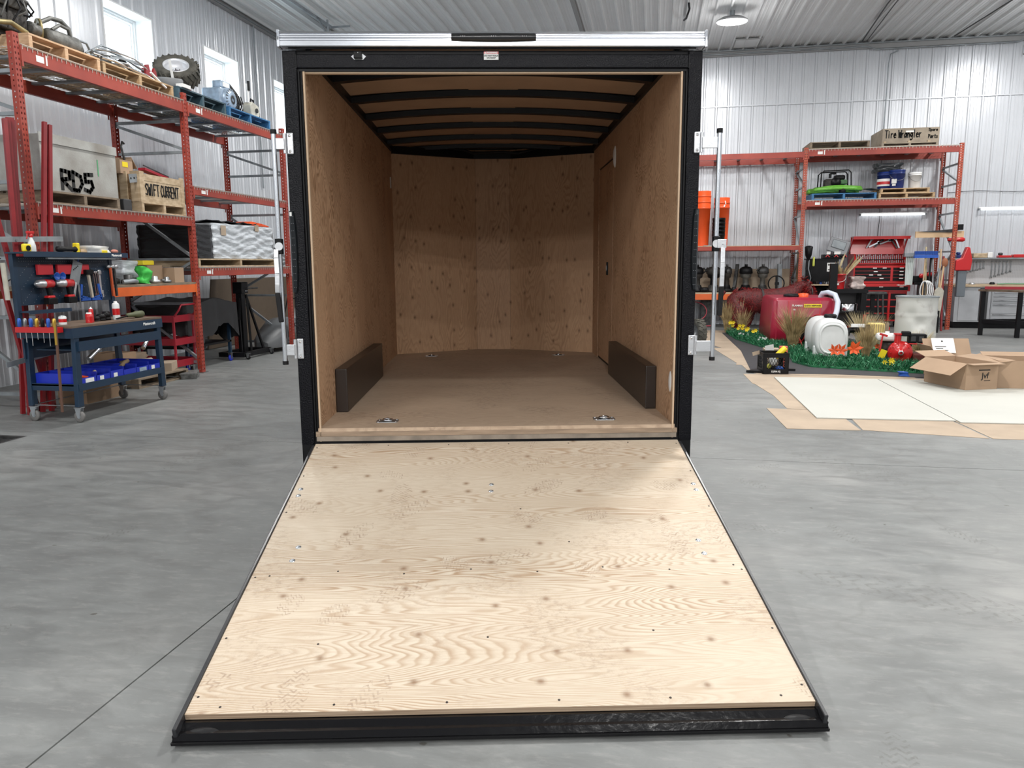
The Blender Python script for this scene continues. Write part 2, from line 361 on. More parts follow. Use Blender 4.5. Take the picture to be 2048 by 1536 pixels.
eng_b = mat('brass_dirty', (0.33, 0.27, 0.13), 0.5, 0.5, var=0.4)
stretch_b = mat('black_stretch_film', (0.012, 0.013, 0.015), 0.25, var=0.3, vscale=5, stretch=(1, 1, 12), bump=0.5, bscale=8)
tarp_b = mat('black_tarp', (0.018, 0.018, 0.02), 0.6, bump=0.5, bscale=6, var=0.3, vscale=4)
tarp_g = mat('ground_cloth', (0.045, 0.043, 0.048), 0.8, var=0.35, vscale=7, stretch=(1, 6, 1))
brown_bd = mat('brown_board', (0.13, 0.095, 0.065), 0.7, var=0.12)
scrub = mat('grey_machine', (0.10, 0.105, 0.11), 0.45, var=0.15)
tank_r = mat('red_tank', (0.33, 0.010, 0.035), 0.35, var=0.1, vscale=2, coat=0.15)
tank_d = mat('red_rib_light', (0.50, 0.05, 0.07), 0.4)
orange_b = mat('orange_bucket', (0.85, 0.10, 0.02), 0.4)
navy = mat('navy_plastic', (0.012, 0.03, 0.16), 0.3)
green_h = mat('green_hose', (0.15, 0.45, 0.05), 0.4, var=0.3, vscale=20)
grn_g = mat('green_glove', (0.05, 0.50, 0.07), 0.6)
turf = mat('plastic_turf', (0.012, 0.17, 0.06), 0.6, var=0.6, vscale=14, col2=(0.006, 0.07, 0.03))
leaf_g = mat('plastic_leaf', (0.05, 0.28, 0.12), 0.5, var=0.5, vscale=20)
straw = mat('dry_grass', (0.46, 0.34, 0.17), 0.75, var=0.5, vscale=9, col2=(0.20, 0.14, 0.06))
straw_p = mat('pale_grass', (0.60, 0.50, 0.30), 0.75, var=0.4, vscale=9)
flower_o = mat('orange_petal', (0.80, 0.12, 0.03), 0.55)
flower_y = mat('yellow_petal', (0.80, 0.62, 0.03), 0.55)
fuzz = mat('red_tinsel', (0.14, 0.005, 0.006), 0.55, var=0.7, vscale=38, col2=(0.045, 0.002, 0.002), bump=1.0, bscale=45)
white_c = mat('white_board', (0.50, 0.50, 0.46), 0.6, var=0.06, vscale=1.2)
bench_w = mat('bench_top', (0.55, 0.42, 0.28), 0.55, var=0.2)
grey_cab = mat('grey_cabinet', (0.42, 0.43, 0.45), 0.4, 0.2, var=0.08)
dk_wood = mat('worn_bench_top', (0.16, 0.11, 0.075), 0.7, var=0.4)
hose_w = mat('clear_hose', (0.55, 0.60, 0.70), 0.3)
beige = mat('beige_wood', (0.60, 0.42, 0.25), 0.7)
gold = mat('yellow_zinc', (0.55, 0.35, 0.06), 0.35, 0.7)
chrome = mat('chrome', (0.75, 0.75, 0.76), 0.15, 1.0)
glove = mat('white_cloth', (0.6, 0.6, 0.58), 0.9)
film = mat('white_film', (0.62, 0.66, 0.70), 0.28, bump=1.0, bscale=9, stretch=(1, 1, 5), var=0.25, vscale=9)

# ribbed liner steel
wall_m = mat('liner_steel', (0.60, 0.62, 0.655), 0.30, 0.2, var=0.05, vscale=1.5)
wall_f = mat('liner_dim', (0.16, 0.165, 0.17), 0.5)  # gloom behind the camera put into the unseen front wall's colour
ceil_m = mat('ceiling_steel', (0.72, 0.73, 0.73), 0.30, 0.25, var=0.05, vscale=1.5)

def concrete():
    m = bpy.data.materials.new('concrete'); m.use_nodes = True; nt = m.node_tree; b = nt.nodes['Principled BSDF']; L = nt.links
    o = map_n(nt); 
    a = noise_n(nt, map_n(nt, (1, 1, 1)), 0.55, 5, 0.6)
    c = ramp_n(nt, a, [(0.30, (0.140, 0.146, 0.145)), (0.5, (0.192, 0.200, 0.197)), (0.72, (0.275, 0.275, 0.266))])
    s = noise_n(nt, map_n(nt, (1, 2.6, 1), rot=(0, 0, 0.5)), 3.0, 9, 0.68, 0.6)
    c = mix_n(nt, math_n(nt, 'MULTIPLY', ramp_n(nt, s, [(0.38, (1,)*3), (0.60, (0,)*3)]), 0.50), c, (0.10, 0.103, 0.102))
    s2 = noise_n(nt, map_n(nt, (1, 3.2, 1), rot=(0, 0, -0.2)), 9.0, 8, 0.7)
    c = mix_n(nt, math_n(nt, 'MULTIPLY', ramp_n(nt, s2, [(0.52, (0,)*3), (0.70, (1,)*3)]), 0.28), c, (0.36, 0.355, 0.335))
    sp = nt.nodes.new('ShaderNodeTexVoronoi'); sp.inputs['Scale'].default_value = 5.5; L.new(o, sp.inputs['Vector'])
    spk = ramp_n(nt, math_n(nt, 'ADD', sp.outputs['Distance'], math_n(nt, 'MULTIPLY', noise_n(nt, o, 45, 4), 0.22)), [(0.150, (1,)*3), (0.175, (0,)*3)])
    sel = ramp_n(nt, math_n(nt, 'FRACT', math_n(nt, 'MULTIPLY', sp.outputs['Color'], 5.3)), [(0.80, (0,)*3), (0.82, (1,)*3)])
    c = mix_n(nt, math_n(nt, 'MULTIPLY', math_n(nt, 'MULTIPLY', spk, sel), 0.75), c, (0.06, 0.055, 0.045))
    # wandering hairline cracks
    cv = nt.nodes.new('ShaderNodeTexVoronoi'); cv.feature = 'DISTANCE_TO_EDGE'; cv.inputs['Scale'].default_value = 0.22
    ds = nt.nodes.new('ShaderNodeVectorMath'); ds.operation = 'ADD'; nz = nt.nodes.new('ShaderNodeTexNoise'); nz.inputs['Scale'].default_value = 1.3; L.new(o, nz.inputs['Vector'])
    L.new(o, ds.inputs[0]); L.new(nz.outputs['Color'], ds.inputs[1]); L.new(ds.outputs[0], cv.inputs['Vector'])
    ck = ramp_n(nt, cv.outputs['Distance'], [(0.0004, (1,)*3), (0.0010, (0,)*3)])
    c = mix_n(nt, math_n(nt, 'MULTIPLY', ck, 0.16), c, (0.09, 0.088, 0.08))
    c = mix_n(nt, math_n(nt, 'MULTIPLY', prints(nt, 1.5, (0.055, 0.15), 3.1, 0.45, 0.030), 0.55), c, (0.09, 0.088, 0.08))
    c = mix_n(nt, math_n(nt, 'MULTIPLY', prints(nt, 0.6, (0.13, 0.55), 9.3, 0.40, 0.075), 0.45), c, (0.10, 0.097, 0.09))
    L.new(c, b.inputs['Base Color'])
    L.new(ramp_n(nt, s, [(0.3, (0.42,)*3), (0.7, (0.62,)*3)]), b.inputs['Roughness'])
    bp = nt.nodes.new('ShaderNodeBump'); bp.inputs['Strength'].default_value = 0.2; bp.inputs['Distance'].default_value = 0.004
    L.new(s2, bp.inputs['Height']); L.new(bp.outputs[0], b.inputs['Normal'])
    return m
conc = concrete()
ply_ramp = plywood('plywood_ramp', (0.61, 0.53, 0.425), (0.36, 0.235, 0.14), (0.36, 3.0, 1), 84, 1.15, 0.9, 0.66, (3.8, 4.0, 1), 0.40, (0.30, 0.21, 0.15), kdark=(0.20, 0.105, 0.05), tint=(0.53, 0.435, 0.33), warp=0.15, foot=0.62)
ply_floor = plywood('plywood_floor', (0.54, 0.41, 0.30), (0.25, 0.165, 0.11), (0.5, 4.0, 1), 50, 1.4, 0.45, 0, dirt=0.45, dirtcol=(0.20, 0.14, 0.10), foot=0.2)
ply_wall = plywood('plywood_wall', (0.60, 0.39, 0.245), (0.24, 0.125, 0.06), (1, 1.0, 0.62), 30, 3.8, 0.9, 0, rough=0.55, warp=0.5)
ply_nose = plywood('plywood_nose', (0.60, 0.385, 0.235), (0.30, 0.17, 0.09), (2.6, 2.6, 0.6), 30, 1.6, 0.6, 1.0, (8, 4.5, 1), rough=0.55, kdark=(0.10, 0.045, 0.02), kaxes='xz')
ply_ceil = mat('roof_liner', (0.44, 0.30, 0.20), 0.6, var=0.15, vscale=3)
ply_edge = mat('plywood_edge', (0.45, 0.34, 0.24), 0.7, var=0.5, vscale=4, stretch=(1, 1, 60), col2=(0.25, 0.17, 0.11))
# ---------------------------------------------------------------- the building
def struct(o): o['kind'] = 'structure'; return o
# floor: slabs with sawn joints between them over a dark bed
fl = struct(MB().bx(UL-0.3, UR+0.3, VF-0.3, VB+0.3, -0.20, -0.03).build('floor', mat('joint_fill', (0.05, 0.048, 0.043), 0.9)))
GR = (-5.35, -4.53, -0.2, 1.58)   # drain grate recess
us = [UL, -0.96, 5.1, UR]; vs_ = [VF, -11.5, -4.9, 1.72, 8.3, VB]
g = 0.0035
def slab(u0, u1, v0, v1):
    MB().bx(u0+g, u1-g, v0+g, v1-g, -0.03, 0.0).build('slab', conc, fl, kind='structure')
for i in range(len(us)-1):
    for j in range(len(vs_)-1):
        u0, u1, v0, v1 = us[i], us[i+1], vs_[j], vs_[j+1]
        if i == 0 and j == 2:
            a0, a1, b0, b1 = GR
            MB().bx(u0+g, a0, v0+g, v1-g, -0.03, 0).bx(a1, u1-g, v0+g, v1-g, -0.03, 0).bx(a0, a1, v0+g, b0, -0.03, 0).bx(a0, a1, b1, v1-g, -0.03, 0).build('slab', conc, fl, kind='structure')
        else: slab(u0, u1, v0, v1)
t = thing('drain_grate', 'dark iron slotted drain grate let into the floor left of the trailer', 'drain', ((GR[0]+GR[1])/2, (GR[2]+GR[3])/2, -0.028))
w_, l_ = GR[1]-GR[0]-0.006, GR[3]-GR[2]-0.006
MB().bx(-w_/2, w_/2, -l_/2, -l_/2+0.03, 0, 0.028).bx(-w_/2, w_/2, l_/2-0.03, l_/2, 0, 0.028).bx(-w_/2, -w_/2+0.03, -l_/2+.03, l_/2-.03, 0, 0.028).bx(w_/2-0.03, w_/2, -l_/2+.03, l_/2-.03, 0, 0.028).build('grate_frame', steel_d, t)
sl = MB().box((0, 0, 0.012), (w_-0.06, 0.016, 0.024)).build('slat', steel_d, t, (0, -l_/2+0.05, 0))
k = int((l_-0.1)/0.04)
for i in range(1, k): share(sl, t, (0, -l_/2+0.05+i*0.04, 0))

def ribs(L, H, pitch=0.2667, rise=0.02, wtop=0.028, wbot=0.065):
    """trapezoid rib profile across 0..L as list of (s, depth)"""
    P = [(0, 0)]; s = pitch*0.5
    while s < L-0.05:
        P += [(s-wbot/2, 0), (s-wtop/2, rise), (s+wtop/2, rise), (s+wbot/2, 0)]
        m = s+pitch/2
        if m+0.03 < L-0.05:
            P += [(m-0.045, 0), (m-0.038, 0.005), (m-0.022, 0.005), (m-0.015, 0), (m+0.015, 0), (m+0.022, 0.005), (m+0.038, 0.005), (m+0.045, 0)]
        s += pitch
    return P+[(L, 0)]
def sheet(f, L, prof, z0, z1):
    n = len(prof); a = [f(s, d, z0) for s, d in prof] + [f(s, d, z1) for s, d in prof]
    return a, [(i, i+1, n+i+1, n+i) for i in range(n-1)]
SEAM = 4.98
def wallsheet(name, f, L, holes=(), z0=0.0, z1=CEIL):
    mb = MB(); P = ribs(L, z1)
    cuts = sorted(holes)
    s0 = 0
    segs = []
    for (h0, h1, hz0, hz1) in cuts:
        segs.append((s0, h0, 0, z1)); segs.append((h0, h1, 0, hz0)); segs.append((h0, h1, hz1, z1)); s0 = h1
    segs.append((s0, L, 0, z1))
    for a, b, c, d in segs:
        def dep(x):
            for (p, q), (r, t) in zip(P[:-1], P[1:]):
                if p <= x <= r: return q + (t-q)*((x-p)/(r-p) if r > p else 0)
            return 0
        pr = [(a, dep(a))] + [p for p in P if a < p[0] < b] + [(b, dep(b))]
        for za, zb in ([(c, SEAM), (SEAM, d)] if c < SEAM < d else [(c, d)]):
            v, fs = sheet(f, L, pr, za, zb)
            mb.add(v, fs)
    return mb
# left wall faces +x ; windows in it
WIN = [(2.4+1.35, 3.45+1.35), (6.32, 7.40), (8.84, 9.95), (11.36, 12.47)]
WIN[0] = (3.85, 4.93)
WZ0, WZ1 = 3.95, 5.27
LW = VB-VF
hl = [(a-VF, b-VF, WZ0, WZ1) for a, b in WIN]
struct(wallsheet('wall_left', lambda s, d, z: (UL+d, VF+s, z), LW, hl).build('wall_left', wall_m))
struct(wallsheet('wall_back', lambda s, d, z: (UL+s, VB-d, z), UR-UL).build('wall_back', wall_m))
struct(wallsheet('wall_right', lambda s, d, z: (UR-d, VB-s, z), LW).build('wall_right', wall_m))
# front wall behind the photographer with the closed overhead door
D0, D1, DZ = -1.5, 4.5, 4.6
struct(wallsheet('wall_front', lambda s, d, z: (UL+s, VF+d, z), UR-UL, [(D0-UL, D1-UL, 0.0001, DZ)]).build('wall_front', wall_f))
o = struct(bpy.data.objects.new('door_1', None)); COL.objects.link(o); o.location = ((D0+D1)/2, VF, 0)
for i in range(6):
    zc = 0.02+i*0.76
    if i in (2, 3):
        mb = MB().bx(-3, 3, -0.06, 0, zc, zc+0.16).bx(-3, 3, -0.06, 0, zc+0.6, zc+0.755)
        for q in range(7): mb.bx(-3+q*0.955, -3+q*0.955+0.27, -0.06, 0, zc+0.16, zc+0.6)
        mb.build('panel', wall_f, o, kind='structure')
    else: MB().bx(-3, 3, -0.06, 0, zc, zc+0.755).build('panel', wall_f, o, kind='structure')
# ceiling: ribs run along y
P = ribs(UR-UL, 0, 0.2667, 0.042, 0.030, 0.060)
mb = MB(); n = len(P)
for ya, yb in ((VF, 2.2), (2.2, VB)):
    mb.add([(UL+s, ya, CEIL-d) for s, d in P]+[(UL+s, yb, CEIL-d) for s, d in P], [(i, i+1, n+i+1, n+i) for i in range(n-1)])
struct(mb.build('ceiling', ceil_m))
# glass
gm = bpy.data.materials.new('window_glass'); gm.use_nodes = True; nt = gm.node_tree; nt.nodes.clear()
ou = nt.nodes.new('ShaderNodeOutputMaterial'); mx = nt.nodes.new('ShaderNodeMixShader'); tr = nt.nodes.new('ShaderNodeBsdfTransparent'); gl = nt.nodes.new('ShaderNodeBsdfGlossy')
gl.inputs['Roughness'].default_value = 0.02; tr.inputs[0].default_value = (0.93, 0.97, 0.97, 1)
mx.inputs[0].default_value = 0.06; nt.links.new(tr.outputs[0], mx.inputs[1]); nt.links.new(gl.outputs[0], mx.inputs[2]); nt.links.new(mx.outputs[0], ou.inputs[0])
wf = mat('window_vinyl', (0.82, 0.83, 0.83), 0.4)
for i, (a, b) in enumerate(WIN):
    o = struct(bpy.data.objects.new('window_%d' % (i+1), None)); COL.objects.link(o); o.location = (UL, (a+b)/2, (WZ0+WZ1)/2)
    hw, hh = (b-a)/2, (WZ1-WZ0)/2; T = 0.32
    MB().bx(-T, 0.022, -hw-0.02, -hw, -hh, hh).bx(-T, 0.022, hw, hw+0.02, -hh, hh).bx(-T, 0.022, -hw-.02, hw+.02, hh, hh+0.02).bx(-T, 0.03, -hw-.02, hw+.02, -hh-0.02, -hh).build('window_reveal', wf, o, kind='structure')
    fr = MB()
    for k, x in ((0.0, -T), (0.035, -T+0.02), (0.06, -T+0.04)):
        w2 = 0.03
        e0 = 0.0 + 0.06 - k
        fr.bx(x, x+0.02, -hw+e0, -hw+e0+w2, -hh+e0, hh-e0).bx(x, x+0.02, hw-e0-w2, hw-e0, -hh+e0, hh-e0).bx(x, x+0.02, -hw+e0+w2, hw-e0-w2, hh-e0-w2, hh-e0).bx(x, x+0.02, -hw+e0+w2, hw-e0-w2, -hh+e0, -hh+e0+w2)
    fr.build('window_frame', wf, o, kind='structure')
    MB().bx(-T+0.006, -T+0.012, -hw+0.09, hw-0.09, -hh+0.09, hh-0.09).build('pane', gm, o, kind='structure')
# seams, trims
tr_m = mat('grey_trim', (0.30, 0.30, 0.30), 0.5, 0.3)
struct(MB().bx(UL+0.03, UR-0.03, VB-0.075, VB-0.021, CEIL-0.16, CEIL-0.025).build('trim_1', tr_m))
struct(MB().bx(UL+0.021, UL+0.08, VF+0.03, VB-0.1, CEIL-0.13, CEIL-0.022).build('trim_2', tr_m))
struct(MB().bx(UL+0.03, UR-0.03, VB-0.032, VB-0.021, SEAM-0.012, SEAM+0.012).build('trim_3', wall_m))
struct(MB().bx(-0.78, -0.70, 2.0, VB-0.1, CEIL-0.06, CEIL-0.0425).build('trim_4', tr_m))
struct(MB().bx(-5.86, -5.76, 2.0, VB-0.1, CEIL-0.06, CEIL-0.0425).build('trim_5', tr_m))
t = tag(MB().bx(UL+0.0805, UL+0.10, VF+0.1, VB-0.1, CEIL-0.10, CEIL-0.08).build('conduit', galv), 'thin grey conduit running along the top of the window wall', 'conduit')
def tubething(name, label, cat, pts, r, m, n=8, group=None):
    return tag(MB().tube(pts, r, n).build(name, m), label, cat, group)
yb = VB-0.10
tubething('conduit', 'grey conduit along the top of the back wall, upper one of two', 'conduit', [(UL+0.3, yb, CEIL-0.05), (UR-0.3, yb, CEIL-0.05)], 0.016, galv)
tubething('conduit', 'grey conduit along the top of the back wall, lower one of two', 'conduit', [(UL+0.3, yb, CEIL-0.12), (5.3, yb, CEIL-0.12), (5.5, yb, CEIL-0.19), (8.3, yb, CEIL-0.19), (8.5, yb, CEIL-0.12), (UR-.3, yb, CEIL-0.12)], 0.016, galv)
tubething('conduit', 'vertical conduit dropping down the back wall behind the right rack', 'conduit', [(5.95, yb, CEIL-0.24), (5.80, yb, CEIL-0.30), (5.77, yb, CEIL-0.5), (5.77, yb+0.04, 4.4), (5.77, yb+0.045, 2.62)], 0.014, galv)
tubething('conduit', 'ceiling conduit meeting the back wall above the right rack', 'conduit', [(5.16, VB-0.25, CEIL-0.045), (4.98, 12.0, CEIL-0.045), (4.9, 9.0, CEIL-0.045)], 0.014, steel_d)
tubething('conduit', 'thinner ceiling conduit beside the one above the right rack', 'conduit', [(5.26, VB-0.25, CEIL-0.04), (5.12, 12.0, CEIL-0.04), (5.05, 9.0, CEIL-0.04)], 0.010, steel_d)
tubething('conduit', 'ceiling conduit running to the back wall nearest the right edge', 'conduit', [(7.0, VB-0.25, CEIL-0.045), (7.2, 12.0, CEIL-0.045), (7.3, 9.0, CEIL-0.045)], 0.013, steel_d)
tubething('conduit', 'grey conduit dropping down the window wall beyond the second window', 'conduit', [(UL+0.06, 10.55, CEIL-0.1), (UL+0.06, 10.58, 5.0), (UL+0.06, 10.6, 3.0)], 0.015, galv)
t = thing('ceiling_hatch', 'square framed access hatch in the ceiling near the back wall', 'hatch', (2.72, 14.18, CEIL-0.022))
MB().bx(-0.29, 0.29, -0.34, -0.31, -0.02, 0).bx(-0.29, 0.29, 0.31, 0.34, -0.02, 0).bx(-0.29, -0.26, -.31, .31, -0.02, 0).bx(0.26, 0.29, -.31, .31, -0.02, 0).build('hatch_frame', tr_m, t)
MB().bx(-0.255, 0.255, -0.305, 0.305, -0.010, 0).build('hatch_panel', ceil_m, t)
# door track hanging from the ceiling at the upper left
t = thing('door_track', 'grey steel door track hanging from the ceiling above the trailer roof', 'track', (-5.55, 10.2, CEIL-0.03))
MB().bar((-0.1, -1.6, -0.10), (0.0, 0.75, -0.10), 0.05, 0.05).build('rail', galv, t)
MB().bar((0.0, 0.6, 0), (0.0, 0.6, -0.32), 0.03, 0.03).bar((0, 0.6, -.32), (0, 0.15, -0.1), 0.025, 0.025).bar((-.1, .75, -.1), (.4, .75, -.1), .03, .03).build('bracket', galv, t)
MB().bar((-0.05, -1.2, 0), (-0.05, -1.2, -0.08), 0.03, 0.03).build('bracket', galv, t)
tubething('hanging_cable', 'dark cable with a chain hanging near the ceiling joint over the trailer', 'cable', [(1.35, 11.2, CEIL-.03), (1.37, 11.3, CEIL-0.12), (1.33, 11.7, CEIL-0.16), (1.3, 12.2, CEIL-0.05)], 0.02, black_s)
tubething('drop_pipe', 'short thin pipe hanging down from the upper conduit at right', 'pipe', [(8.45, yb-.03, CEIL-0.2), (8.45, yb-.03, CEIL-0.42), (8.42, yb-.03, CEIL-.46)], 0.012, steel_d)
# ceiling lamps
led = mat('led_panel', (1, 1, 1), 0.5, emit=14, ecol=(1, 0.99, 0.97))
def lamp_fix(x, y, label):
    t = thing('ceiling_lamp', label, 'lamp', (x, y, CEIL-0.03), 0, 'high bay lamps on the ceiling')
    MB().cyl((0, 0, 0), (0, 0, -0.09), 0.05, n=12).build('mount', galv, t)
    MB().lathe([(0.05, -0.09), (0.20, -0.12), (0.29, -0.17), (0.30, -0.20)], n=24).build('housing', alu_m, t).scale = (1, 0.72, 1)
    MB().lathe([(0.0, -0.235), (0.15, -0.232), (0.27, -0.215), (0.285, -0.20)], n=24, caps=False).build('lens', led, t).scale = (1, 0.72, 1)
    return t
L0 = lamp_fix(*LAMPS[0], 'bright oval LED lamp glowing on the ceiling above the right end of the trailer')
for i, (x, y) in enumerate(LAMPS[1:]):
    c = dup(L0, None, (x, y, CEIL-0.03)); c['label'] = 'LED ceiling lamp out of frame, %s from back wall, %s row' % (ORD[sum(1 for (a_, b_) in LAMPS if abs(a_-x) < 1 and b_ > y)], 'window side' if x < 0 else ('middle' if x < 4 else 'right side'))
# ---------------------------------------------------------------- trailer (local: x right, y into the trailer, z up)
T = thing('cargo_trailer', 'black enclosed cargo trailer, plywood lined, with its rear ramp door lowered', 'trailer', (0, 0, 0), A0)
HW = 1.08; WI = 0.9786; ZF = 0.574; ZR = 2.515; ZH = 2.441; DL = 3.46
# rear frame
for s in (-1, 1):
    MB().bx(s*HW, s*1.009, 0.0, 0.09, 0.4886, 2.543).build('post', black_h, T, bevel=0.004)
    mb = MB()
    for x0, x1, y0 in ((1.0088, 0.999, 0.012), (0.999, 0.992, 0.022), (0.992, 0.985, 0.014), (0.985, WI+0.0003, 0.025)):
        mb.bx(s*x0, s*x1, y0, 0.09, 0.50, 2.47)
    mb.build('gasket', black_r, T, bevel=0.002)
    MB().bx(s*WI, s*(WI-0.012+0.012*0.3), -0.0, 0.02, 0.50, ZH).build('plywood_edge', mat('pale_edge', (0.55, 0.40, 0.27), 0.7), T)
    # corner post foot
    MB().bx(s*1.079, s*1.017, 0.006, 0.09, 0.30, 0.4883).build('post_foot', black_s, T)
    MB().box((s*1.047, 0.003, 0.4888), (0.062, 0.008, 0.010)).build('weld', black_h, T)
MB().bx(-1.0085, 1.0085, 0.0, 0.09, 2.458, 2.525).build('header', black_h, T, bevel=0.004)
MB().bx(-1.02, 1.02, 0.012, 0.09, 2.4435, 2.4575).build('header_lip', black_s, T)
MB().bx(-1.05, 1.05, 0.02, 0.09, 2.5255, 2.548).build('header_recess', black_s, T)
MB().bx(-0.9785, 0.9785, 0.02, 0.05, 2.436, 2.443).build('header_plywood_edge', mat('pale_edge', (0.55, 0.40, 0.27), 0.7), T)
for s in (-1, 1): MB().box((s*1.009, -0.0005, 2.49), (0.004, 0.004, 0.066)).build('weld', black_s, T)
# roof trim: extruded aluminium profile along x
prof = [(0.02, 2.552), (-0.035, 2.552), (-0.04, 2.556), (-0.04, 2.578), (-0.030, 2.584), (-0.030, 2.592), (-0.036, 2.596), (-0.036, 2.602), (-0.029, 2.607), (-0.029, 2.613), (-0.033, 2.617), (-0.022, 2.628), (0.02, 2.632)]
MB().prism([(a, b) for a, b in prof], -1.078, 1.078, 'x').build('roof_trim', alu, T)
for s in (-1, 1):
    MB().prism([(0.02, 2.548), (-0.046, 2.548), (-0.046, 2.582), (-0.040, 2.600), (-0.044, 2.632), (0.02, 2.636)], s*1.0785, s*1.091, 'x').build('trim_end_cap', alu, T, bevel=0.002)
# third brake light on the trim
t = MB()
P = []
for i in range(17):
    x = -0.214+0.428*i/16; h = 0.012+0.010*math.sqrt(max(0, 1-(x/0.235)**2)); 
    P.append([(x, -0.040, 2.594-h), (x, -0.056, 2.594-h*0.8), (x, -0.062, 2.594), (x, -0.056, 2.594+h*0.8), (x, -0.040, 2.594+h)])
t.grid(P, 17, 5, True); n0 = len(t.v)
t.add(P[0], [(0, 1, 2, 3, 4)]); t.add(P[-1], [(4, 3, 2, 1, 0)])
lt = t.build('brake_light', mat('brake_light_black', (0.012, 0.012, 0.013), 0.2), T)
for cx in (-0.155, 0.0, 0.155):
    mb = MB()
    for q in (-1, 0, 1): mb.ball((cx+q*0.010, -0.0615, 2.5955), 0.0022, 6, 4)
    mb.build('diode', chrome, lt)
# work-light / lock plate and warning sticker on the header
o = MB().prism([(-0.728, 2.512), (-0.712, 2.524), (-0.69, 2.498+0.03), (-0.668, 2.524), (-0.652, 2.512), (-0.668, 2.496), (-0.712, 2.496)], -0.006, 0.0, 'y').build('striker_plate', chrome, T)
MB().bx(-0.713, -0.671, -0.024, -0.006, 2.500, 2.534).build('striker', black_s, o, bevel=0.003)
MB().cyl((-0.69, -0.025, 2.526), (-0.69, -0.024, 2.526), 0.0022, n=6).build('rivet', chrome, o)
st = MB().bx(-0.051, 0.024, -0.0015, 0.0, 2.497, 2.537).build('warning_sticker', paper, T)
MB().bx(-0.051, 0.024, -0.0022, -0.0015, 2.525, 2.537).build('sticker_band', redp, st)
text('sticker_text', 'WARNING', 0.011, paper, st, (-0.008, -0.0026, 2.531), bold=0.0004)
MB().prism([(-0.046, 2.5265), (-0.037, 2.5265), (-0.0415, 2.5355)], -0.003, -0.0022, 'y').build('triangle', paper, st)
text('sticker_text', 'DO NOT WALK\nON ROOF', 0.010, ink, st, (-0.0135, -0.002, 2.511), bold=0.0003)
# tail lights: slim black strips with diodes wrapped round the posts
for s in (-1, 1):
    P = []
    for i in range(13):
        z = 1.318+(1.744-1.318)*i/12; e = 0.006+0.012*math.sin(PI*i/12)**0.5
        P.append([(s*1.079, 0.03, z), (s*(1.081+0.004), 0.0, z), (s*1.075, -0.014, z), (s*(1.070-e), -0.014, z), (s*(1.064-e), 0.0, z)])
    mb = MB().grid(P, 13, 5, False); mb.add(P[0], [(0, 1, 2, 3, 4)]); mb.add(P[-1], [(0, 1, 2, 3, 4)])
    tl = mb.build('tail_light', mat('tail_black', (0.008, 0.010, 0.012), 0.25, spec=0.25), T)
    for i in range(11):
        mb = MB()
        for q in (0, 1): mb.ball((s*(1.071-q*0.009), -0.0145, 1.345+i*0.037), 0.0018, 6, 4)
        mb.build('diode', alu, tl)
    MB().box((s*1.073, -0.0155, 1.727), (0.011, 0.003, 0.02)).build('light_label', paper if s < 0 else dark_g, tl)
# shell
for s in (-1, 1):
    MB().bx(s*1.079, s*1.067, 0.09, DL+0.05, 0.40, 2.56).build('side_skin', black_s, T)
    # two plywood sheets per wall, joined at mid height near the rear
    MB().bx(s*WI, s*(WI+0.009), 0.0205, 1.23, ZF, 2.53).build('wall_panel', ply_wall, T)
    if s < 0: MB().bx(s*WI, s*(WI+0.009), 1.2315, DL, ZF, 2.53).build('wall_panel', ply_wall, T)
    MB().bx(s*(WI+0.010), s*(WI+0.012), 0.03, DL, ZF, 2.53).build('wall_backing', black_s, T)
# right wall beyond the rear sheet holds the side door
MB().bx(WI, WI+0.009, 1.2315, 2.235, ZF, 2.53).build('wall_panel', ply_wall, T)
MB().bx(WI, WI+0.009, 2.2355, 3.095, 2.318, 2.53).build('wall_panel', ply_wall, T)
MB().bx(WI, WI+0.009, 3.096, DL, ZF, 2.53).build('wall_panel', ply_wall, T)
sd = MB().bx(WI+0.001, WI+0.008, 2.256, 3.075, ZF+0.022, 2.298).build('side_door', ply_wall, T)
MB().bx(WI-0.012, WI+0.0005, 2.475, 2.52, 1.36, 1.47).build('latch', black_s, sd, bevel=0.003)
MB().bx(WI-0.016, WI-0.012, 2.485, 2.505, 1.40, 1.44).build('latch_lever', alu, sd)
# wall vent (white oval) and pale tag
MB().ball((WI, 2.17, 2.305), 0.085, 14, 10, 0.22, 0.45, 1.0).build('wall_vent', white_p, T)
MB().ball((WI, 0.10, 0.80), 0.06, 12, 8, 0.14, 0.5, 1.0).build('wall_vent', white_p, T)
MB().box((-WI+0.003, 3.34, 2.23), (0.006, 0.05, 0.10)).build('wall_tag', white_p, T)
# nose: left slope, centre, right slope
def nose(x0, y0, x1, y1):
    d = Vector((x1-x0, y1-y0)).normalized(); nx, ny = -d.y*0.01, d.x*0.01
    return MB().prism([(x0, y0), (x1, y1), (x1+nx, y1+ny), (x0+nx, y0+ny)], ZF-0.001, 2.60, 'z')
nose(-WI, DL, -0.1835, 3.862).build('nose_panel', ply_nose, T)
nose(-0.182, 3.862, 0.165, 3.845).build('nose_panel', ply_nose, T)
nose(0.1665, 3.845, WI, DL).build('nose_panel', ply_nose, T)
MB().prism([(-1.08, DL), (-0.2, 3.90), (0.2, 3.89), (1.08, DL), (1.08, DL+0.06), (0.2, 4.02), (-0.2, 4.02), (-1.08, DL+0.06)], 0.42, 2.621, 'z').build('nose_skin', black_s, T)
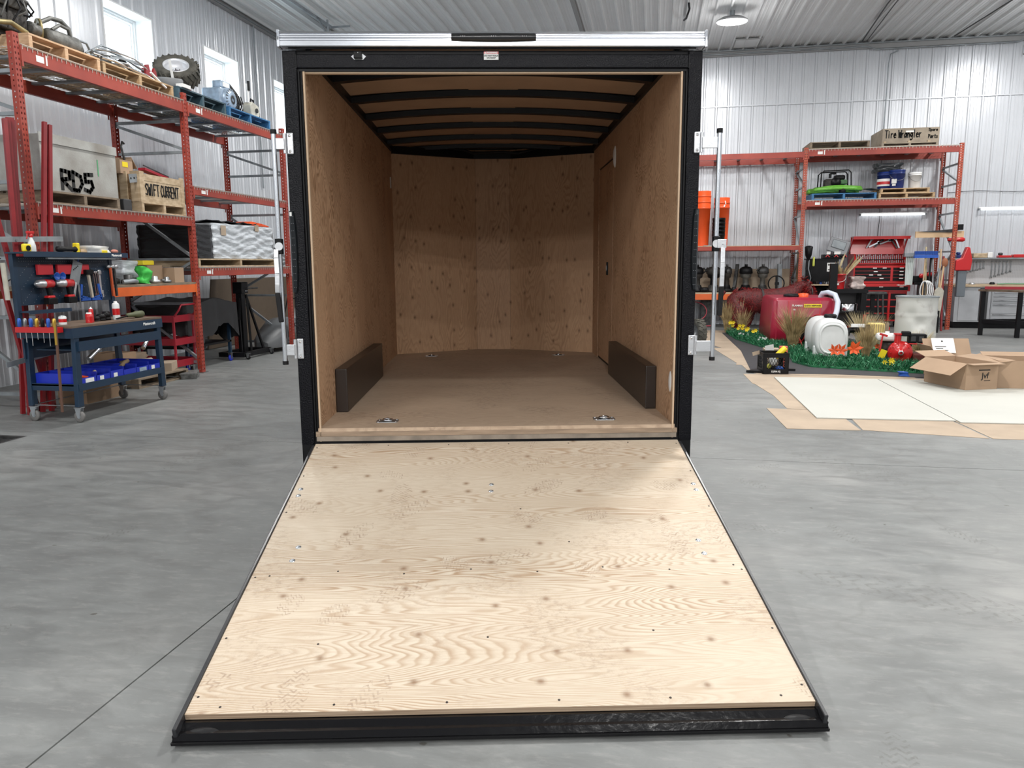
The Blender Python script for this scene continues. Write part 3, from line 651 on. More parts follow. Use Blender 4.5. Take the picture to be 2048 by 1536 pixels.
# floor and rear sill
MB().prism([(-WI-0.008, 0.002), (WI+0.008, 0.002), (WI+0.008, DL), (0.165, 3.843), (-0.183, 3.86), (-WI-0.008, DL)], ZF-0.02, ZF, 'z').build('floor_panel', ply_floor, T)
MB().bx(-1.0, 1.0, 0.000, 0.03, 0.528, 0.5535).build('sill_board', mat('sill_wood', (0.36, 0.26, 0.18), 0.7, var=0.35, vscale=5, stretch=(1, 1, 8)), T)
MB().bx(-0.995, 0.995, -0.006, 0.03, 0.503, 0.5275).build('sill_strip', mat('worn_sill', (0.30, 0.25, 0.20), 0.6, var=0.4, vscale=8), T)
MB().bx(-1.05, 1.05, 0.01, 0.09, 0.40, 0.5025).build('rear_beam', black_s, T)
MB().bx(-1.05, 1.05, 0.091, 3.4, 0.42, 0.545).build('underframe', black_s, T)
# wheel boxes
for s in (-1, 1):
    a, b = (-0.977, -0.905) if s < 0 else (0.911, 0.977)
    wb = MB().bx(a, b, 0.455, 1.96, ZF+0.001, ZF+0.267)
    wb.build('wheel_box', mat('wheel_box_brown', (0.030, 0.021, 0.017), 0.35, var=0.2), T, bevel=0.006)
# wheels outboard and fenders
whl = MB().lathe([(0.10, -0.09), (0.24, -0.10), (0.31, -0.095), (0.335, -0.05), (0.335, 0.05), (0.31, 0.095), (0.24, 0.10), (0.10, 0.09)], axis='x', n=28)
for s in (-1, 1):
    for y in (2.05, 2.85):
        wh = whl.build('wheel', tire, T, (s*1.185, y, 0.336))
        MB().lathe([(0.205, 0.085), (0.20, 0.098), (0.185, 0.08), (0.17, 0.04), (0.09, 0.05), (0.085, 0.075), (0.045, 0.085), (0.04, 0.11), (0, 0.112)], axis='x', n=24, caps=False).build('rim', zinc, wh, rot=(0, 0, 0 if s > 0 else PI))
        mb = MB()
        for k in range(5): a = 2*PI*k/5; mb.cyl((0.05, 0.065*math.cos(a), 0.065*math.sin(a)), (0.09, 0.065*math.cos(a), 0.065*math.sin(a)), 0.009, n=6)
        mb.build('wheel_nuts', chrome, wh, rot=(0, 0, 0 if s > 0 else PI))
    P = [(1.62, 0.40), (1.62, 0.62), (1.78, 0.72), (3.12, 0.72), (3.28, 0.62), (3.28, 0.40), (3.26, 0.40), (3.26, 0.61), (3.11, 0.705), (1.79, 0.705), (1.64, 0.61), (1.64, 0.40)]
    MB().prism(P, s*1.0795, s*1.29, 'x').build('fender', black_s, T)
# roof: bows, liner
MB().add([(x, y, 2.575+0.045*(1-(x/1.0)**2)) for x in [q/5-1 for q in range(11)] for y in (0.05, 3.90)], [(2*i, 2*i+1, 2*i+3, 2*i+2) for i in range(10)]).build('roof_liner', ply_ceil, T)
MB().bx(-1.078, 1.078, 0.02, 4.03, 2.622, 2.634).build('roof_skin', black_s, T)
for y in (0.68, 1.28, 1.88, 2.46, 3.06, 3.60):
    xs = [q/6-1 for q in range(13)]; vs2 = []
    for x in xs:
        z = 2.532+0.052*(1-x*x)
        X = x*0.985
        # hat section
        for dy, dz in ((-0.06, 0.036), (-0.036, 0.036), (-0.030, 0), (0.030, 0), (0.036, 0.036), (0.06, 0.036)): vs2.append((X, y+dy, z+dz))
    MB().add(vs2, [(6*i+j, 6*i+j+1, 6*i+j+7, 6*i+j+6) for i in range(12) for j in range(5)]).build('roof_bow', black_s, T)
for s in (-1, 1): MB().bx(s*0.9785, s*0.955, 0.09, DL-0.02, 2.531, 2.60).build('top_rail', black_s, T)
P = [(-WI+0.01, DL-0.02), (-0.2, 3.83), (0.18, 3.83), (WI-0.01, DL-0.02)]
mb = MB()
for (a, b) in zip(P[:-1], P[1:]): mb.bar((a[0], a[1]-0.01, 2.545), (b[0], b[1]-0.01, 2.545), 0.03, 0.07)
mb.build('nose_rail', black_s, T)
MB().tube([(-0.45, 3.60, 2.58), (-0.3, 3.66, 2.575), (-0.2, 3.7, 2.55), (0.1, 3.72, 2.562), (0.25, 3.72, 2.55), (0.4, 3.66, 2.575)], 0.012, 6).build('wiring', black_r, T)
# recessed tie-down rings in the floor
def dring(x, y):
    r = bpy.data.objects.new('tie_down', None); COL.objects.link(r); r.parent = T; r.location = (x, y, ZF)
    MB().prism([(-0.062, -0.03), (-0.05, -0.042), (0.05, -0.042), (0.062, -0.03), (0.062, 0.03), (0.05, 0.042), (-0.05, 0.042), (-0.062, 0.03)], 0.0005, 0.004, 'z').build('plate', zinc, r, bevel=0.001)
    MB().ball((0, 0, 0.002), 0.036, 14, 8, 1, 0.8, 0.16).build('cup', steel_d, r)
    MB().tube([(-0.026, -0.012, 0.010), (-0.026, 0.012, 0.011), (0, 0.026, 0.012), (0.026, 0.012, 0.011), (0.026, -0.012, 0.010), (0, -0.016, 0.010)], 0.005, 6, closed=True).build('ring', chrome, r)
    mb = MB()
    for sx in (-1, 1):
        for sy in (-1, 1): mb.ball((sx*0.05, sy*0.03, 0.005), 0.006, 8, 4, 1, 1, 0.5)
    mb.build('screws', chrome, r)
for x, y in ((-0.629, 0.169), (0.616, 0.167), (-0.622, 3.285), (0.622, 3.268)): dring(x, y)
# ramp door
ang = math.atan2(0.4179, 1.887)
RD = bpy.data.objects.new('ramp_door', None); COL.objects.link(RD); RD.parent = T; RD.location = (0, -0.004, 0.4886); RD.rotation_euler = (ang, 0, 0)
MB().bx(-1.0017, 1.0017, -1.9327, -0.002, -0.021, 0.0).build('plywood_panel', ply_ramp, RD)
MB().bx(-1.0005, 1.0005, -1.9335, -1.9328, -0.0205, -0.001).build('plywood_edge', ply_edge, RD)
for s in (-1, 1):
    MB().bx(s*1.0025, s*1.0163, -2.0, -0.03, -0.045, 0.006).build('side_rail', mat('rail_grey_black', (0.02, 0.021, 0.024), 0.3), RD, bevel=0.003)
    MB().bx(s*1.0165, s*1.019, -2.0, -0.03, -0.045, -0.020).build('side_seal', black_r, RD)
    MB().ball((s*0.93, -1.975, -0.046), 0.05, 14, 8, 1.6, 0.6, 0.55).build('end_roller', black_r, RD)
mb = MB().prism([(-1.9345, -0.03), (-2.008, -0.042), (-2.010, -0.030), (-1.99, -0.020), (-1.975, -0.024), (-1.95, -0.016), (-1.9345, -0.022)], -1.0165, 1.0165, 'x')
mb.build('end_channel', mat('end_black', (0.004, 0.004, 0.005), 0.2, bump=0.2, bscale=25, spec=0.3), RD)
MB().bx(-1.02, 1.02, -2.014, -2.0075, -0.044, -0.034).build('end_seal', black_r, RD)
MB().bx(-1.0, 1.0, -1.93, -0.05, -0.05, -0.0215).build('door_skin', black_s, RD)
bm_ = MB().lathe([(0.0, 0.0035), (0.006, 0.0035), (0.0105, 0.0022), (0.0125, 0.0)], n=12, caps=False)
bm_.lathe([(0.0, 0.0050), (0.0035, 0.0045), (0.004, 0.0036)], n=6, caps=False)
b0 = None
for x, s in ((-0.968, 0.505), (-0.965, 0.568), (-0.862, 1.009), (-0.864, 1.108), (-0.035, 0.486), (-0.037, 0.551), (0.965, 0.505), (0.965, 0.565), (0.862, 1.004), (0.862, 1.103)):
    if b0 is None: b0 = bm_.build('carriage_bolt', zinc, RD, (x, -s, 0.0004))
    else: share(b0, RD, (x, -s, 0.0004))
sm_ = MB().lathe([(0.0, 0.0006), (0.0042, 0.0006), (0.0045, 0.0)], n=8, caps=False); s0 = None
spots = [(-0.9+i*0.36, 1.905) for i in range(6)] + [(-0.93+i*0.27, 1.20+0.012*(-1)**i) for i in range(8)] + [(x, s) for x in (-0.985, 0.985) for s in (0.05, 0.37, 0.72, 1.22, 1.58, 1.86)] + [(-0.6+i*0.33, 0.03) for i in range(5)] + [(-0.65, 1.62), (-0.05, 1.60), (0.55, 1.58), (0.1, 0.72), (0.3, 1.0)]
for x, s in spots:
    if s0 is None: s0 = sm_.build('screw', mat('screw_dark', (0.05, 0.04, 0.035), 0.5, 0.5), RD, (x, -s, 0.0003))
    else: share(s0, RD, (x, -s, 0.0003))
hb = MB().cyl((-0.97, -0.002, -0.012), (0.97, -0.002, -0.012), 0.010, n=10).build('hinge', black_s, RD)
# cam bar locks on both sides: hinge plates on the post, arms, rod, hasp, handle
for s in (-1, 1):
    cb = bpy.data.objects.new('bar_lock', None); COL.objects.link(cb); cb.parent = T; cb.location = (s*1.06, -0.004, 0)
    dx = s*0.0
    rx = s*(0.075 if s < 0 else 0.112)
    for z0, z1 in ((2.03, 2.138), (0.962, 1.072)):
        m = MB().bx(-0.015*1, 0.019, -0.010, 0, z0, z1); 
        pl = m.build('hinge_plate', alu_m, cb, bevel=0.006)
        zz = (z0+z1)/2
        MB().cyl((s*0.024, -0.012, z0+0.004), (s*0.024, -0.012, z1-0.004), 0.009, n=12).build('hinge_knuckle', alu_m, cb)
        MB().bx(s*0.022, rx-s*0.008, -0.034, -0.020, z0+0.022, z1-0.030).build('hinge_arm', alu_m, cb, bevel=0.002)
        for zb in (z0+0.015, z1-0.015): MB().lathe([(0, 0.004), (0.006, 0.003), (0.008, 0)], (0.001, -0.010, zb), 10, R=(PI/2, 0, 0), caps=False).build('bolt', chrome, cb)
    MB().cyl((rx, -0.030, 0.955), (rx, -0.030, 2.128), 0.0125, n=16).build('lock_rod', alu_r, cb)
    MB().cyl((rx, -0.030, 2.128), (rx, -0.030, 2.150), 0.0155, n=14).build('end_cap', black_r, cb); MB().cyl((rx, -0.030, 0.935), (rx, -0.030, 0.955), 0.0155, n=14).build('end_cap', black_r, cb)
    MB().bx(rx-0.018, rx+0.018, -0.050, -0.014, 1.52, 1.60).build('clamp', black_s, cb, bevel=0.004)
    hx = rx + s*0.022
    MB().cyl((rx-s*0.004, -0.0505, 1.56), (rx-s*0.004, -0.056, 1.56), 0.021, n=18).build('hasp', alu_m, cb)
    if s > 0: MB().bx(rx, rx+0.048, -0.060, -0.0565, 1.537, 1.583).cyl((rx+0.033, -0.064, 1.56), (rx+0.033, -0.060, 1.56), 0.007, n=8).build('hasp_plate', alu_m, cb, bevel=0.002)
    hx = rx + (0.030 if s > 0 else -0.012)
    pts = [(hx, -0.053, 1.545), (hx, -0.060, 1.50), (hx-s*0.004, -0.070, 1.42), (hx-s*0.002, -0.072, 1.36), (hx, -0.068, 1.32)] if s < 0 else [(hx, -0.058, 1.54), (hx, -0.062, 1.46), (hx-0.001, -0.064, 1.39), (hx-.002, -0.064, 1.335)]
    mb = MB()
    for a, b in zip(pts[:-1], pts[1:]): mb.bar(a, b, 0.024, 0.008, (0, -1, 0))
    mb.build('handle', alu_m, cb, bevel=0.002)
    e = Vector(pts[-1]); MB().bar(e, e+Vector((s*-0.006 if s > 0 else 0.012, 0, -0.155)), 0.026, 0.016, (0, -1, 0)).build('grip', black_r, cb, bevel=0.005)
# ---------------------------------------------------------------- pallet racks
def perf_face(mb, w, H, place, pitch=0.0508, hw=0.014, hh=0.022, cols=2, zs=0.04):
    """upright face w wide pierced by rows of slots; place(a, z) -> xyz of plane, thickness built as thin boxes"""
    xs = [0.0] if cols == 1 else [-w*0.24, w*0.24]
    edges = [-w/2]
    for x in xs: edges += [x-hw/2, x+hw/2]
    edges.append(w/2)
    for a, b in zip(edges[0::2], edges[1::2]): mb.bx(*place(a, b, 0, H))
    n = int((H-zs)/pitch)
    for x in xs:
        z = 0
        for i in range(n):
            zc = zs+i*pitch
            mb.bx(*place(x-hw/2, x+hw/2, z, zc)); z = zc+hh
        mb.bx(*place(x-hw/2, x+hw/2, z, H))
def post_mesh(H, cap=None):
    """C upright 76 wide x 70 deep, pierced front; pierced flanks"""
    mb = MB(); w = 0.076; d = 0.07; t = 0.003
    perf_face(mb, w, H, lambda a, b, z0, z1: (a, b, 0, t, z0, z1))
    for s in (-1, 1):
        perf_face(mb, d-2*t, H, lambda a, b, z0, z1: (s*(w/2-t), s*w/2, d/2+a, d/2+b, z0, z1), cols=1, hw=0.012, hh=0.016)
    return mb
def rack(label, loc, rz, xs, depth, levels, H, pm, beam_h, group=None, decks=True, low=None, braces=(), tagsm=True):
    R = thing('pallet_rack', label, 'rack', loc, rz, group)
    pmesh = post_mesh(H).build('post', pm, R, (xs[0], 0, 0)); first = pmesh
    for i, x in enumerate(xs):
        for y, rot in ((0, 0), (depth, PI)):
            if i == 0 and y == 0: p = first
            else: p = share(first, R, (x, y, 0), (0, 0, rot))
            MB().bx(-0.065, 0.065, -0.03, 0.10, 0.0, 0.008).build('foot_plate', steel, R, (x, y-(0.07 if rot else 0), 0))
        zz = braces or (0.15, 1.25, 1.75, 3.05, 3.45)
        up = True
        for k, (za, zb) in enumerate(zip(zz[:-1], zz[1:])):
            MB().bar((x, 0.06, za), (x, depth-0.06, za), 0.035, 0.035).build('brace', galv, R)
            if k % 2 == 0 or k == 1:
                a, b = (za+0.03, zb-0.03) if k % 2 == 0 else (zb-0.03, za+0.03)
                MB().bar((x, 0.05, a), (x, depth-0.05, b), 0.035, 0.035).build('brace', galv, R)
        MB().bar((x, 0.06, zz[-1]), (x, depth-0.06, zz[-1]), 0.035, 0.035).build('brace', galv, R)
    for b, lv in enumerate(levels):
        x0, x1 = xs[b]+0.0385, xs[b+1]-0.0385
        for z, bh, m, dk in lv:
            for y0 in (-0.004, depth-0.046):
                MB().bx(x0, x1, y0, y0+0.05, z-bh, z).build('beam', m, R, bevel=0.003)
                for xx in (x0, x1): MB().box((xx-(0.012 if xx == x1 else -0.012), y0-0.003 if y0 < 0.5 else y0+0.053, z-bh/2-0.02), (0.022, 0.006, bh+0.06)).build('beam_clip', m, R)
            n = max(3, int((x1-x0)/0.45))
            if dk:
                for k in range(n):
                    xc = x0+(k+0.5)*(x1-x0)/n
                    MB().bx(xc-0.03, xc+0.03, 0.047, depth-0.047, z-0.034, z-0.006).build('deck_support', galv, R)
            if dk == 1:
                mb = MB(); nn = int((x1-x0)/0.064)
                for k in range(nn+1):
                    xx = x0+0.02+k*(x1-x0-0.04)/nn
                    mb.bx(xx-0.0028, xx+0.0028, -0.012, depth+0.004, z+0.001, z+0.006).bx(xx-0.0028, xx+0.0028, -0.014, -0.0085, z-0.030, z+0.006)
                for k in range(int(depth/0.10)+1): mb.bx(x0, x1, k*0.10-0.006, k*0.10-0.001, z+0.0065, z+0.0115)
                mb.bx(x0, x1, -0.0145, -0.0085, z+0.012, z+0.018)
                mb.build('wire_deck', wire_m, R, kind='stuff')
            if tagsm: MB().bx(x0+0.19, x0+0.29, -0.0058, -0.0045, z-bh*0.72, z-bh*0.28).bx(x0+0.315, x0+0.335, -0.0058, -0.0045, z-bh*0.8, z-bh*0.1).build('beam_label', paper, R, kind='stuff')
    return R
LX = -5.27
lr = rack('tall red-orange pallet rack along the window wall left of the trailer', (LX, 0, 0), PI/2, (2.72, 5.43, 8.15), 1.10,
     [[(3.585, 0.14, red_rack, 1), (2.09, 0.105, red_rack, 1), (1.215, 0.105, org_rack, 0)],
      [(3.585, 0.12, red_rack, 1), (2.505, 0.10, red_rack, 1), (1.425, 0.105, red_rack, 1)]], 3.70, red_rack, 0.1, braces=(0.15, 0.95, 1.55, 2.3, 2.95, 3.35))
MB().bx(2.76, 5.39, 0.0, 1.09, 1.217, 1.245).build('shelf_board', wood_o, lr)

# ---------------------------------------------------------------- pallets
def pallet(label, loc, L, D, m, rz=0.0, group='pallets', h=0.13, nb=6, m2=None, name='pallet'):
    """deck boards run along local x; stringers run along local y; front = -y"""
    P = thing(name, label, 'pallet', loc, rz, group)
    bw = D/nb*0.82; m2 = m2 or m
    b = MB().box((0, 0, 0), (L, bw, 0.018)).build('deck_board', m, P, (0, -D/2+bw/2, h-0.009)); 
    for i in range(1, nb): share(b, P, (0, -D/2+bw/2+i*(D-bw)/(nb-1), h-0.009))
    st = MB().box((0, 0, 0), (0.045, D-0.004, h-0.038)).build('stringer', m2, P, (-L/2+0.024, 0, h/2))
    share(st, P, (0, 0, h/2)); share(st, P, (L/2-0.024, 0, h/2))
    for y in (-D/2+bw/2, 0, D/2-bw/2): share(b, P, (0, y, 0.009))
    return P
R90 = PI/2
ZT = 3.605
def lp(label, v0, v1, z, m, u0=-5.31, D=1.0, **k): return pallet(label, (u0-D/2, (v0+v1)/2, z), v1-v0, D, m, R90, group=k.pop('group', 'pallets on the top shelf of the left rack'), **k)
lp('fresh brown pallet under the dirty engine, nearest on the top shelf', 2.93, 3.93, ZT, wood_n, h=0.15)
lp('weathered pallet under the heap of bent pipes on the top shelf', 3.97, 5.26, ZT, wood, h=0.14)
lp('dark teal pallet with a blue end under the tyres on the top shelf', 5.36, 6.50, ZT, teal_w, h=0.17)
lp('bright blue pallet under the engine pump, farthest on the top shelf', 6.58, 7.80, ZT, blue_w, h=0.15)

# dirty engine
E_ = thing('car_engine', 'dirty dark car engine with belt pulleys on the nearest top shelf pallet', 'engine', (-5.78, 3.02, ZT+0.152), R90)
# local: x along rack (v), y = depth (-u)
MB().bx(-0.38, 0.22, -0.20, 0.22, 0.06, 0.34).bx(-0.34, 0.20, -0.14, 0.16, 0.0, 0.06).build('engine_block', engine, E_, bevel=0.012)
for s in (-1, 1): MB().box((-0.08, s*0.19, 0.36), (0.52, 0.15, 0.12), (s*-0.5, 0, 0)).build('cylinder_head', eng_l, E_, bevel=0.015)
MB().bx(-0.30, 0.10, -0.10, 0.10, 0.34, 0.46).build('intake_manifold', eng_l, E_, bevel=0.02)
MB().lathe([(0.05, 0), (0.055, 0.05), (0.14, 0.06), (0.145, 0.11), (0.12, 0.125), (0, 0.125)], (-0.10, 0, 0.45), 20).build('air_cleaner', black_s, E_)
for x, y, z, r, n_ in ((0.27, -0.08, 0.30, 0.075, 'pulley'), (0.27, -0.19, 0.16, 0.06, 'pulley'), (0.26, 0.10, 0.22, 0.08, 'pulley'), (0.26, -0.02, 0.10, 0.085, 'pulley')):
    MB().lathe([(0.02, -0.03), (r, -0.03), (r, -0.02), (r*0.82, -0.012), (r, -0.004), (r, 0.004), (r*0.82, 0.012), (r, 0.02), (r, 0.03), (r*0.5, 0.03), (r*0.45, 0.015), (0, 0.015)], (x, y, z), 18, 'x').build(n_, steel_d if r > 0.07 else eng_l, E_)
MB().lathe([(0.03, 0), (0.05, 0.01), (0.055, 0.09), (0.03, 0.10)], (0.17, -0.28, 0.12), 14, 'x').build('alternator', eng_l, E_)
MB().bx(-0.42, -0.22, -0.22, -0.16, 0.36, 0.50).build('ignition_box', dark_g, E_, bevel=0.01)
rr = random.Random(3)
for i in range(9):
    x = -0.36+i*0.07; MB().tube([(x, -0.24, 0.14+0.1*rr.random()), (x+rr.uniform(-.05, .05), -0.31, 0.22+0.1*rr.random()), (x+rr.uniform(-.08, .08), -0.27, 0.36), (x+rr.uniform(-.1, .1), -0.1, 0.50)], 0.010, 6).build('hose', black_r if i % 3 else eng_l, E_)
MB().tube([(-0.34, -0.25, 0.05), (-0.1, -0.29, 0.10), (0.12, -0.27, 0.06)], 0.025, 8).build('exhaust_manifold', eng_b, E_)
t = thing('flywheel_disc', 'brass coloured ribbed disc leaning beside the dirty engine', 'disc', (-5.60, 3.42, ZT+0.155), R90)
MB().lathe([(0.0, -0.02), (0.03, -0.03), (0.11, -0.02), (0.13, -0.03), (0.135, 0.0), (0.0, 0.01)], (0.0, 0, 0.15), 24, 'x', R=(0, 0, 0)).build('disc', eng_b, t, rot=(0, 0, -0.6))
mb = MB()
for k in range(6): a = k*PI/6; mb.bar((0.045, 0.11*math.cos(a), 0.15+0.11*math.sin(a)), (0.045, -0.11*math.cos(a), 0.15-0.11*math.sin(a)), 0.01, 0.008, (1, 0, 0))
t = thing('muffler', 'dark grey muffler tank with arched pipes on the nearest top shelf pallet', 'muffler', (-5.55, 3.68, ZT+0.153), R90)
MB().lathe([(0, -0.24), (0.075, -0.235), (0.10, -0.20), (0.105, 0.18), (0.08, 0.22), (0, 0.22)], (-0.02, 0, 0.105), 20, 'x').build('body', eng_l, t)
MB().lathe([(0.03, 0.20), (0.028, 0.26), (0.036, 0.27), (0.036, 0.29), (0.024, 0.29)], (-0.02, 0, 0.10), 14, 'x').build('outlet', steel_d, t)
MB().tube([(0.12, 0, 0.19), (0.10, 0, 0.28), (0.02, 0.02, 0.34), (-0.12, 0.03, 0.33), (-0.26, 0.03, 0.25), (-0.36, 0.02, 0.12)], 0.024, 10).build('pipe', eng_l, t)
MB().tube([(0.06, -0.06, 0.17), (0.02, -0.06, 0.25), (-0.10, -0.06, 0.26), (-0.22, -0.06, 0.18)], 0.018, 8).build('pipe', eng_l, t)
# bent pipes heap
zB = ZT+0.142
gp = 'bent metal pipes heaped on the top shelf'
rr = random.Random(11)
for i in range(13):
    v0 = 4.0+rr.random()*0.35; u0 = -5.36-rr.random()*0.55; L = 0.7+rr.random()*0.45; z0 = zB+0.015+0.012*i; arch = 0.04+0.18*rr.random()*(i % 3 == 0)
    pts = [(u0+rr.uniform(-.03, .03), v0, z0+0.02), (u0+rr.uniform(-.06, .06), v0+L*0.25, z0+arch), (u0+rr.uniform(-.1, .08), v0+L*0.55, z0+arch*1.1), (u0+rr.uniform(-.12, .06), v0+L*0.85, z0+0.01), (u0+rr.uniform(-.1, .06), v0+L, max(zB+.02, z0-0.05))]
    o = MB().tube(pts, 0.010+0.006*rr.random(), 7).build('bent_pipe', (galv, steel, chrome)[i % 3])
    tag(o, 'bent grey metal pipe in the heap on the weathered top shelf pallet', 'pipe', gp)
tag(MB().bar((-5.5, 4.50, zB+0.17), (-5.62, 5.10, zB+0.24), 0.03, 0.03).bar((-5.5, 4.15, zB+0.06), (-5.5, 4.50, zB+0.17), 0.03, 0.03).build('angle_bar', galv), 'straight grey bar sticking out past the first window from the pipe heap', 'bar')
t = thing('electric_motor', 'black finned motor lying at the far end of the pipe heap', 'motor', (-5.62, 4.78, zB+0.09), R90)
MB().lathe([(0, -0.14), (0.07, -0.13), (0.085, -0.08), (0.085, 0.10), (0.05, 0.14), (0, 0.14)], (0, 0, 0), 16, 'x').build('housing', black_s, t, rot=(0, 0.4, 0))
t = thing('red_bracket', 'dark red toothed bracket beside the black motor on the top shelf', 'bracket', (-5.50, 5.06, zB), R90)
MB().prism([(-0.12, 0), (0.14, 0), (0.10, 0.16), (0.07, 0.20), (0.04, 0.14), (-0.02, 0.15), (-0.04, 0.22), (-0.09, 0.20)], -0.03, 0.0, 'y').build('plate', redpole, t)
MB().prism([(-0.08, 0), (0.10, 0), (0.06, 0.14), (-0.05, 0.18)], 0.04, 0.07, 'y').build('plate', redpole, t)
MB().cyl((0.02, -0.04, 0.08), (0.02, 0.08, 0.08), 0.02, n=10).build('pin', steel_d, t)
tag(MB().tube([(-5.34, 4.86, zB+0.08), (-5.325, 5.0, zB+0.0), (-5.32, 5.12, zB-.07+.02)], 0.014, 8).build('handle_bar', white_p), 'black and white rod leaning over the end of the weathered pallet', 'rod')
tag(MB().prism([(-0.06, 0), (0.06, 0), (0, 0.14)], -0.01, 0.01, 'y').build('steel_wedge', steel_d, None, (-5.55, 5.31, ZT+0.012), (0, 0, R90)), 'small dark pointed plate standing between two top shelf pallets', 'plate')
# tyres
def tyre(name, label, loc, rot, R, w, rim, m, lugs=0, spokes=True):
    t = thing(name, label, 'tyre', loc, rot=rot)
    pr = [(R*0.56, -w*0.42), (R*0.72, -w*0.5), (R*0.92, -w*0.48), (R, -w*0.33), (R*1.01, 0), (R, w*0.33), (R*0.92, w*0.48), (R*0.72, w*0.5), (R*0.56, w*0.42)]
    MB().lathe(pr, n=32, caps=False).build('tread', m, t)
    if lugs:
        mb = MB()
        for i in range(lugs):
            for s in (-1, 1):
                a = 2*PI*(i+0.25*s)/lugs
                mb.box((R*1.0*math.cos(a), R*1.0*math.sin(a), s*w*0.24), (R*0.10, R*0.11, w*0.50), Matrix.Rotation(a, 3, 'Z') @ Matrix.Rotation(s*0.6, 3, 'X'))
        mb.build('lugs', m, t, kind='stuff')
    MB().lathe([(R*0.585, -w*0.44), (R*0.60, w*0.47), (R*0.56, w*0.47), (R*0.52, w*0.30), (R*0.48, w*0.06), (R*0.20, w*0.02), (R*0.19, w*0.06), (R*0.14, w*0.07)], n=28, caps=False).build('rim', rim, t)
    mb = MB()
    for i in range(5): a = 2*PI*i/5; mb.cyl((R*0.165*math.cos(a), R*0.165*math.sin(a), w*0.05), (R*0.165*math.cos(a), R*0.165*math.sin(a), w*0.13), R*0.02, n=6)
    mb.build('wheel_nuts', steel_d, t)
    return t
zC = ZT+0.172
rimw = mat('rim_white', (0.62, 0.63, 0.66), 0.35, 0.2, var=0.15)
tyre('tyre', 'large lugged tractor tyre on a white rim tilted on red legs on the top shelf', (-5.75, 6.03, zC+0.34), (0.62, 0.42, 0.0), 0.285, 0.24, rimw, tire_g, 22)
t = thing('red_stand', 'red angled steel legs under the large tractor tyre', 'stand', (-5.75, 6.02, zC), R90)
for p, q in (((-0.22, -0.16, 0), (-0.10, -0.05, 0.18)), ((0.20, -0.18, 0), (0.08, -0.06, 0.18)), ((-0.15, 0.2, 0), (-0.08, 0.05, 0.2)), ((0.16, 0.2, 0), (0.08, 0.05, 0.2)), ((-0.2, -0.17, 0.02), (0.2, -0.18, 0.02)), ((-0.10, -0.05, 0.18), (0.08, -0.06, 0.18))):
    MB().bar(p, q, 0.04, 0.035).build('leg', redp, t)
tyre('tyre', 'small grey tyre lying flat on the teal pallet, left of the tractor tyre', (-5.53, 5.52, zC+0.075), (0.12, 0.10, 0), 0.165, 0.13, steel_d, mat('tyre_grey', (0.16, 0.165, 0.17), 0.7))
tag(MB().bx(-0.09, 0.09, -0.05, 0.05, 0, 0.045).build('white_box', white_p, None, (-5.335, 5.52, zC+0.0), (0, 0, R90)), 'small white box on the blue end of the teal pallet', 'box')
tag(MB().bar((0, 0, 0), (0.03, -0.10, 0.27), 0.03, 0.012).build('wooden_strip', white_p, None, (-5.62, 5.74, zC+0.13)), 'thin white strip leaning on the tractor tyre', 'strip')
# blue engine with fan
t = thing('generator_engine', 'pale blue generator engine with a round fan grille on the blue pallet', 'engine', (-5.72, 7.16, ZT+0.152), R90)
pblue = mat('pale_blue_paint', (0.36, 0.46, 0.58), 0.35, 0.2, var=0.35, vscale=10)
MB().bx(-0.26, 0.16, -0.10, 0.22, 0.04, 0.36).build('crankcase', pblue, t, bevel=0.03)
MB().lathe([(0.0, -0.05), (0.10, -0.055), (0.17, -0.02), (0.18, 0.03)], (-0.05, -0.12, 0.20), 24, 'y').build('fan_cover', pblue, t)
mb = MB()
for k in range(20): a = 2*PI*k/20; mb.bar((-0.05+0.03*math.cos(a), -0.178, 0.20+0.03*math.sin(a)), (-0.05+0.16*math.cos(a), -0.155, 0.20+0.16*math.sin(a)), 0.010, 0.006, (0, 1, 0))
mb.build('fan_grille', steel_d, t, kind='stuff')
MB().bx(-0.16, 0.10, -0.06, 0.10, 0.37, 0.48).build('air_box', pblue, t, bevel=0.02)
MB().bx(-0.12, 0.06, -0.064, -0.06, 0.39, 0.46).build('air_box_front', white_p, t)
MB().bx(0.10, 0.45, -0.02, 0.24, 0.05, 0.33).build('alternator_body', steel_d, t, bevel=0.04)
MB().tube([(0.05, 0.05, 0.46), (0.22, 0.05, 0.47), (0.40, 0.05, 0.38), (0.50, 0.03, 0.24)], 0.045, 10).build('exhaust', engine, t)
for i in range(5): MB().tube([(0.12+i*0.06, -0.06, 0.05), (0.10+i*0.07, -0.11, 0.18), (0.16+i*0.06, -0.05, 0.34)], 0.009, 6).build('hose', black_r, t)
for x in (-0.2, 0.1, 0.38): MB().bx(x-0.03, x+0.03, -0.1, 0.2, 0.0, 0.045).build('foot', steel_d, t)
t = thing('hydraulic_pump', 'cream gear pump with an upright black and white handle on the blue pallet', 'pump', (-5.50, 7.52, ZT+0.152), R90)
cream = mat('cream_paint', (0.55, 0.53, 0.45), 0.45, var=0.3)
MB().prism([(-0.10, 0.02), (0.12, 0.0), (0.17, 0.08), (0.14, 0.20), (-0.06, 0.24), (-0.12, 0.18)], -0.08, 0.06, 'y').build('housing', cream, t, bevel=0.015)
MB().cyl((0.05, -0.085, 0.12), (0.05, -0.10, 0.12), 0.035, n=14).build('port', steel_d, t)
MB().tube([(-0.08, -0.02, 0.22), (-0.08, -0.02, 0.36), (-0.085, -0.02, 0.50)], 0.022, 10).build('lever', white_p, t)
MB().cyl((-0.085, -0.045, 0.40), (-0.085, -0.045, 0.54), 0.020, n=10).build('lever_grip', black_r, t)
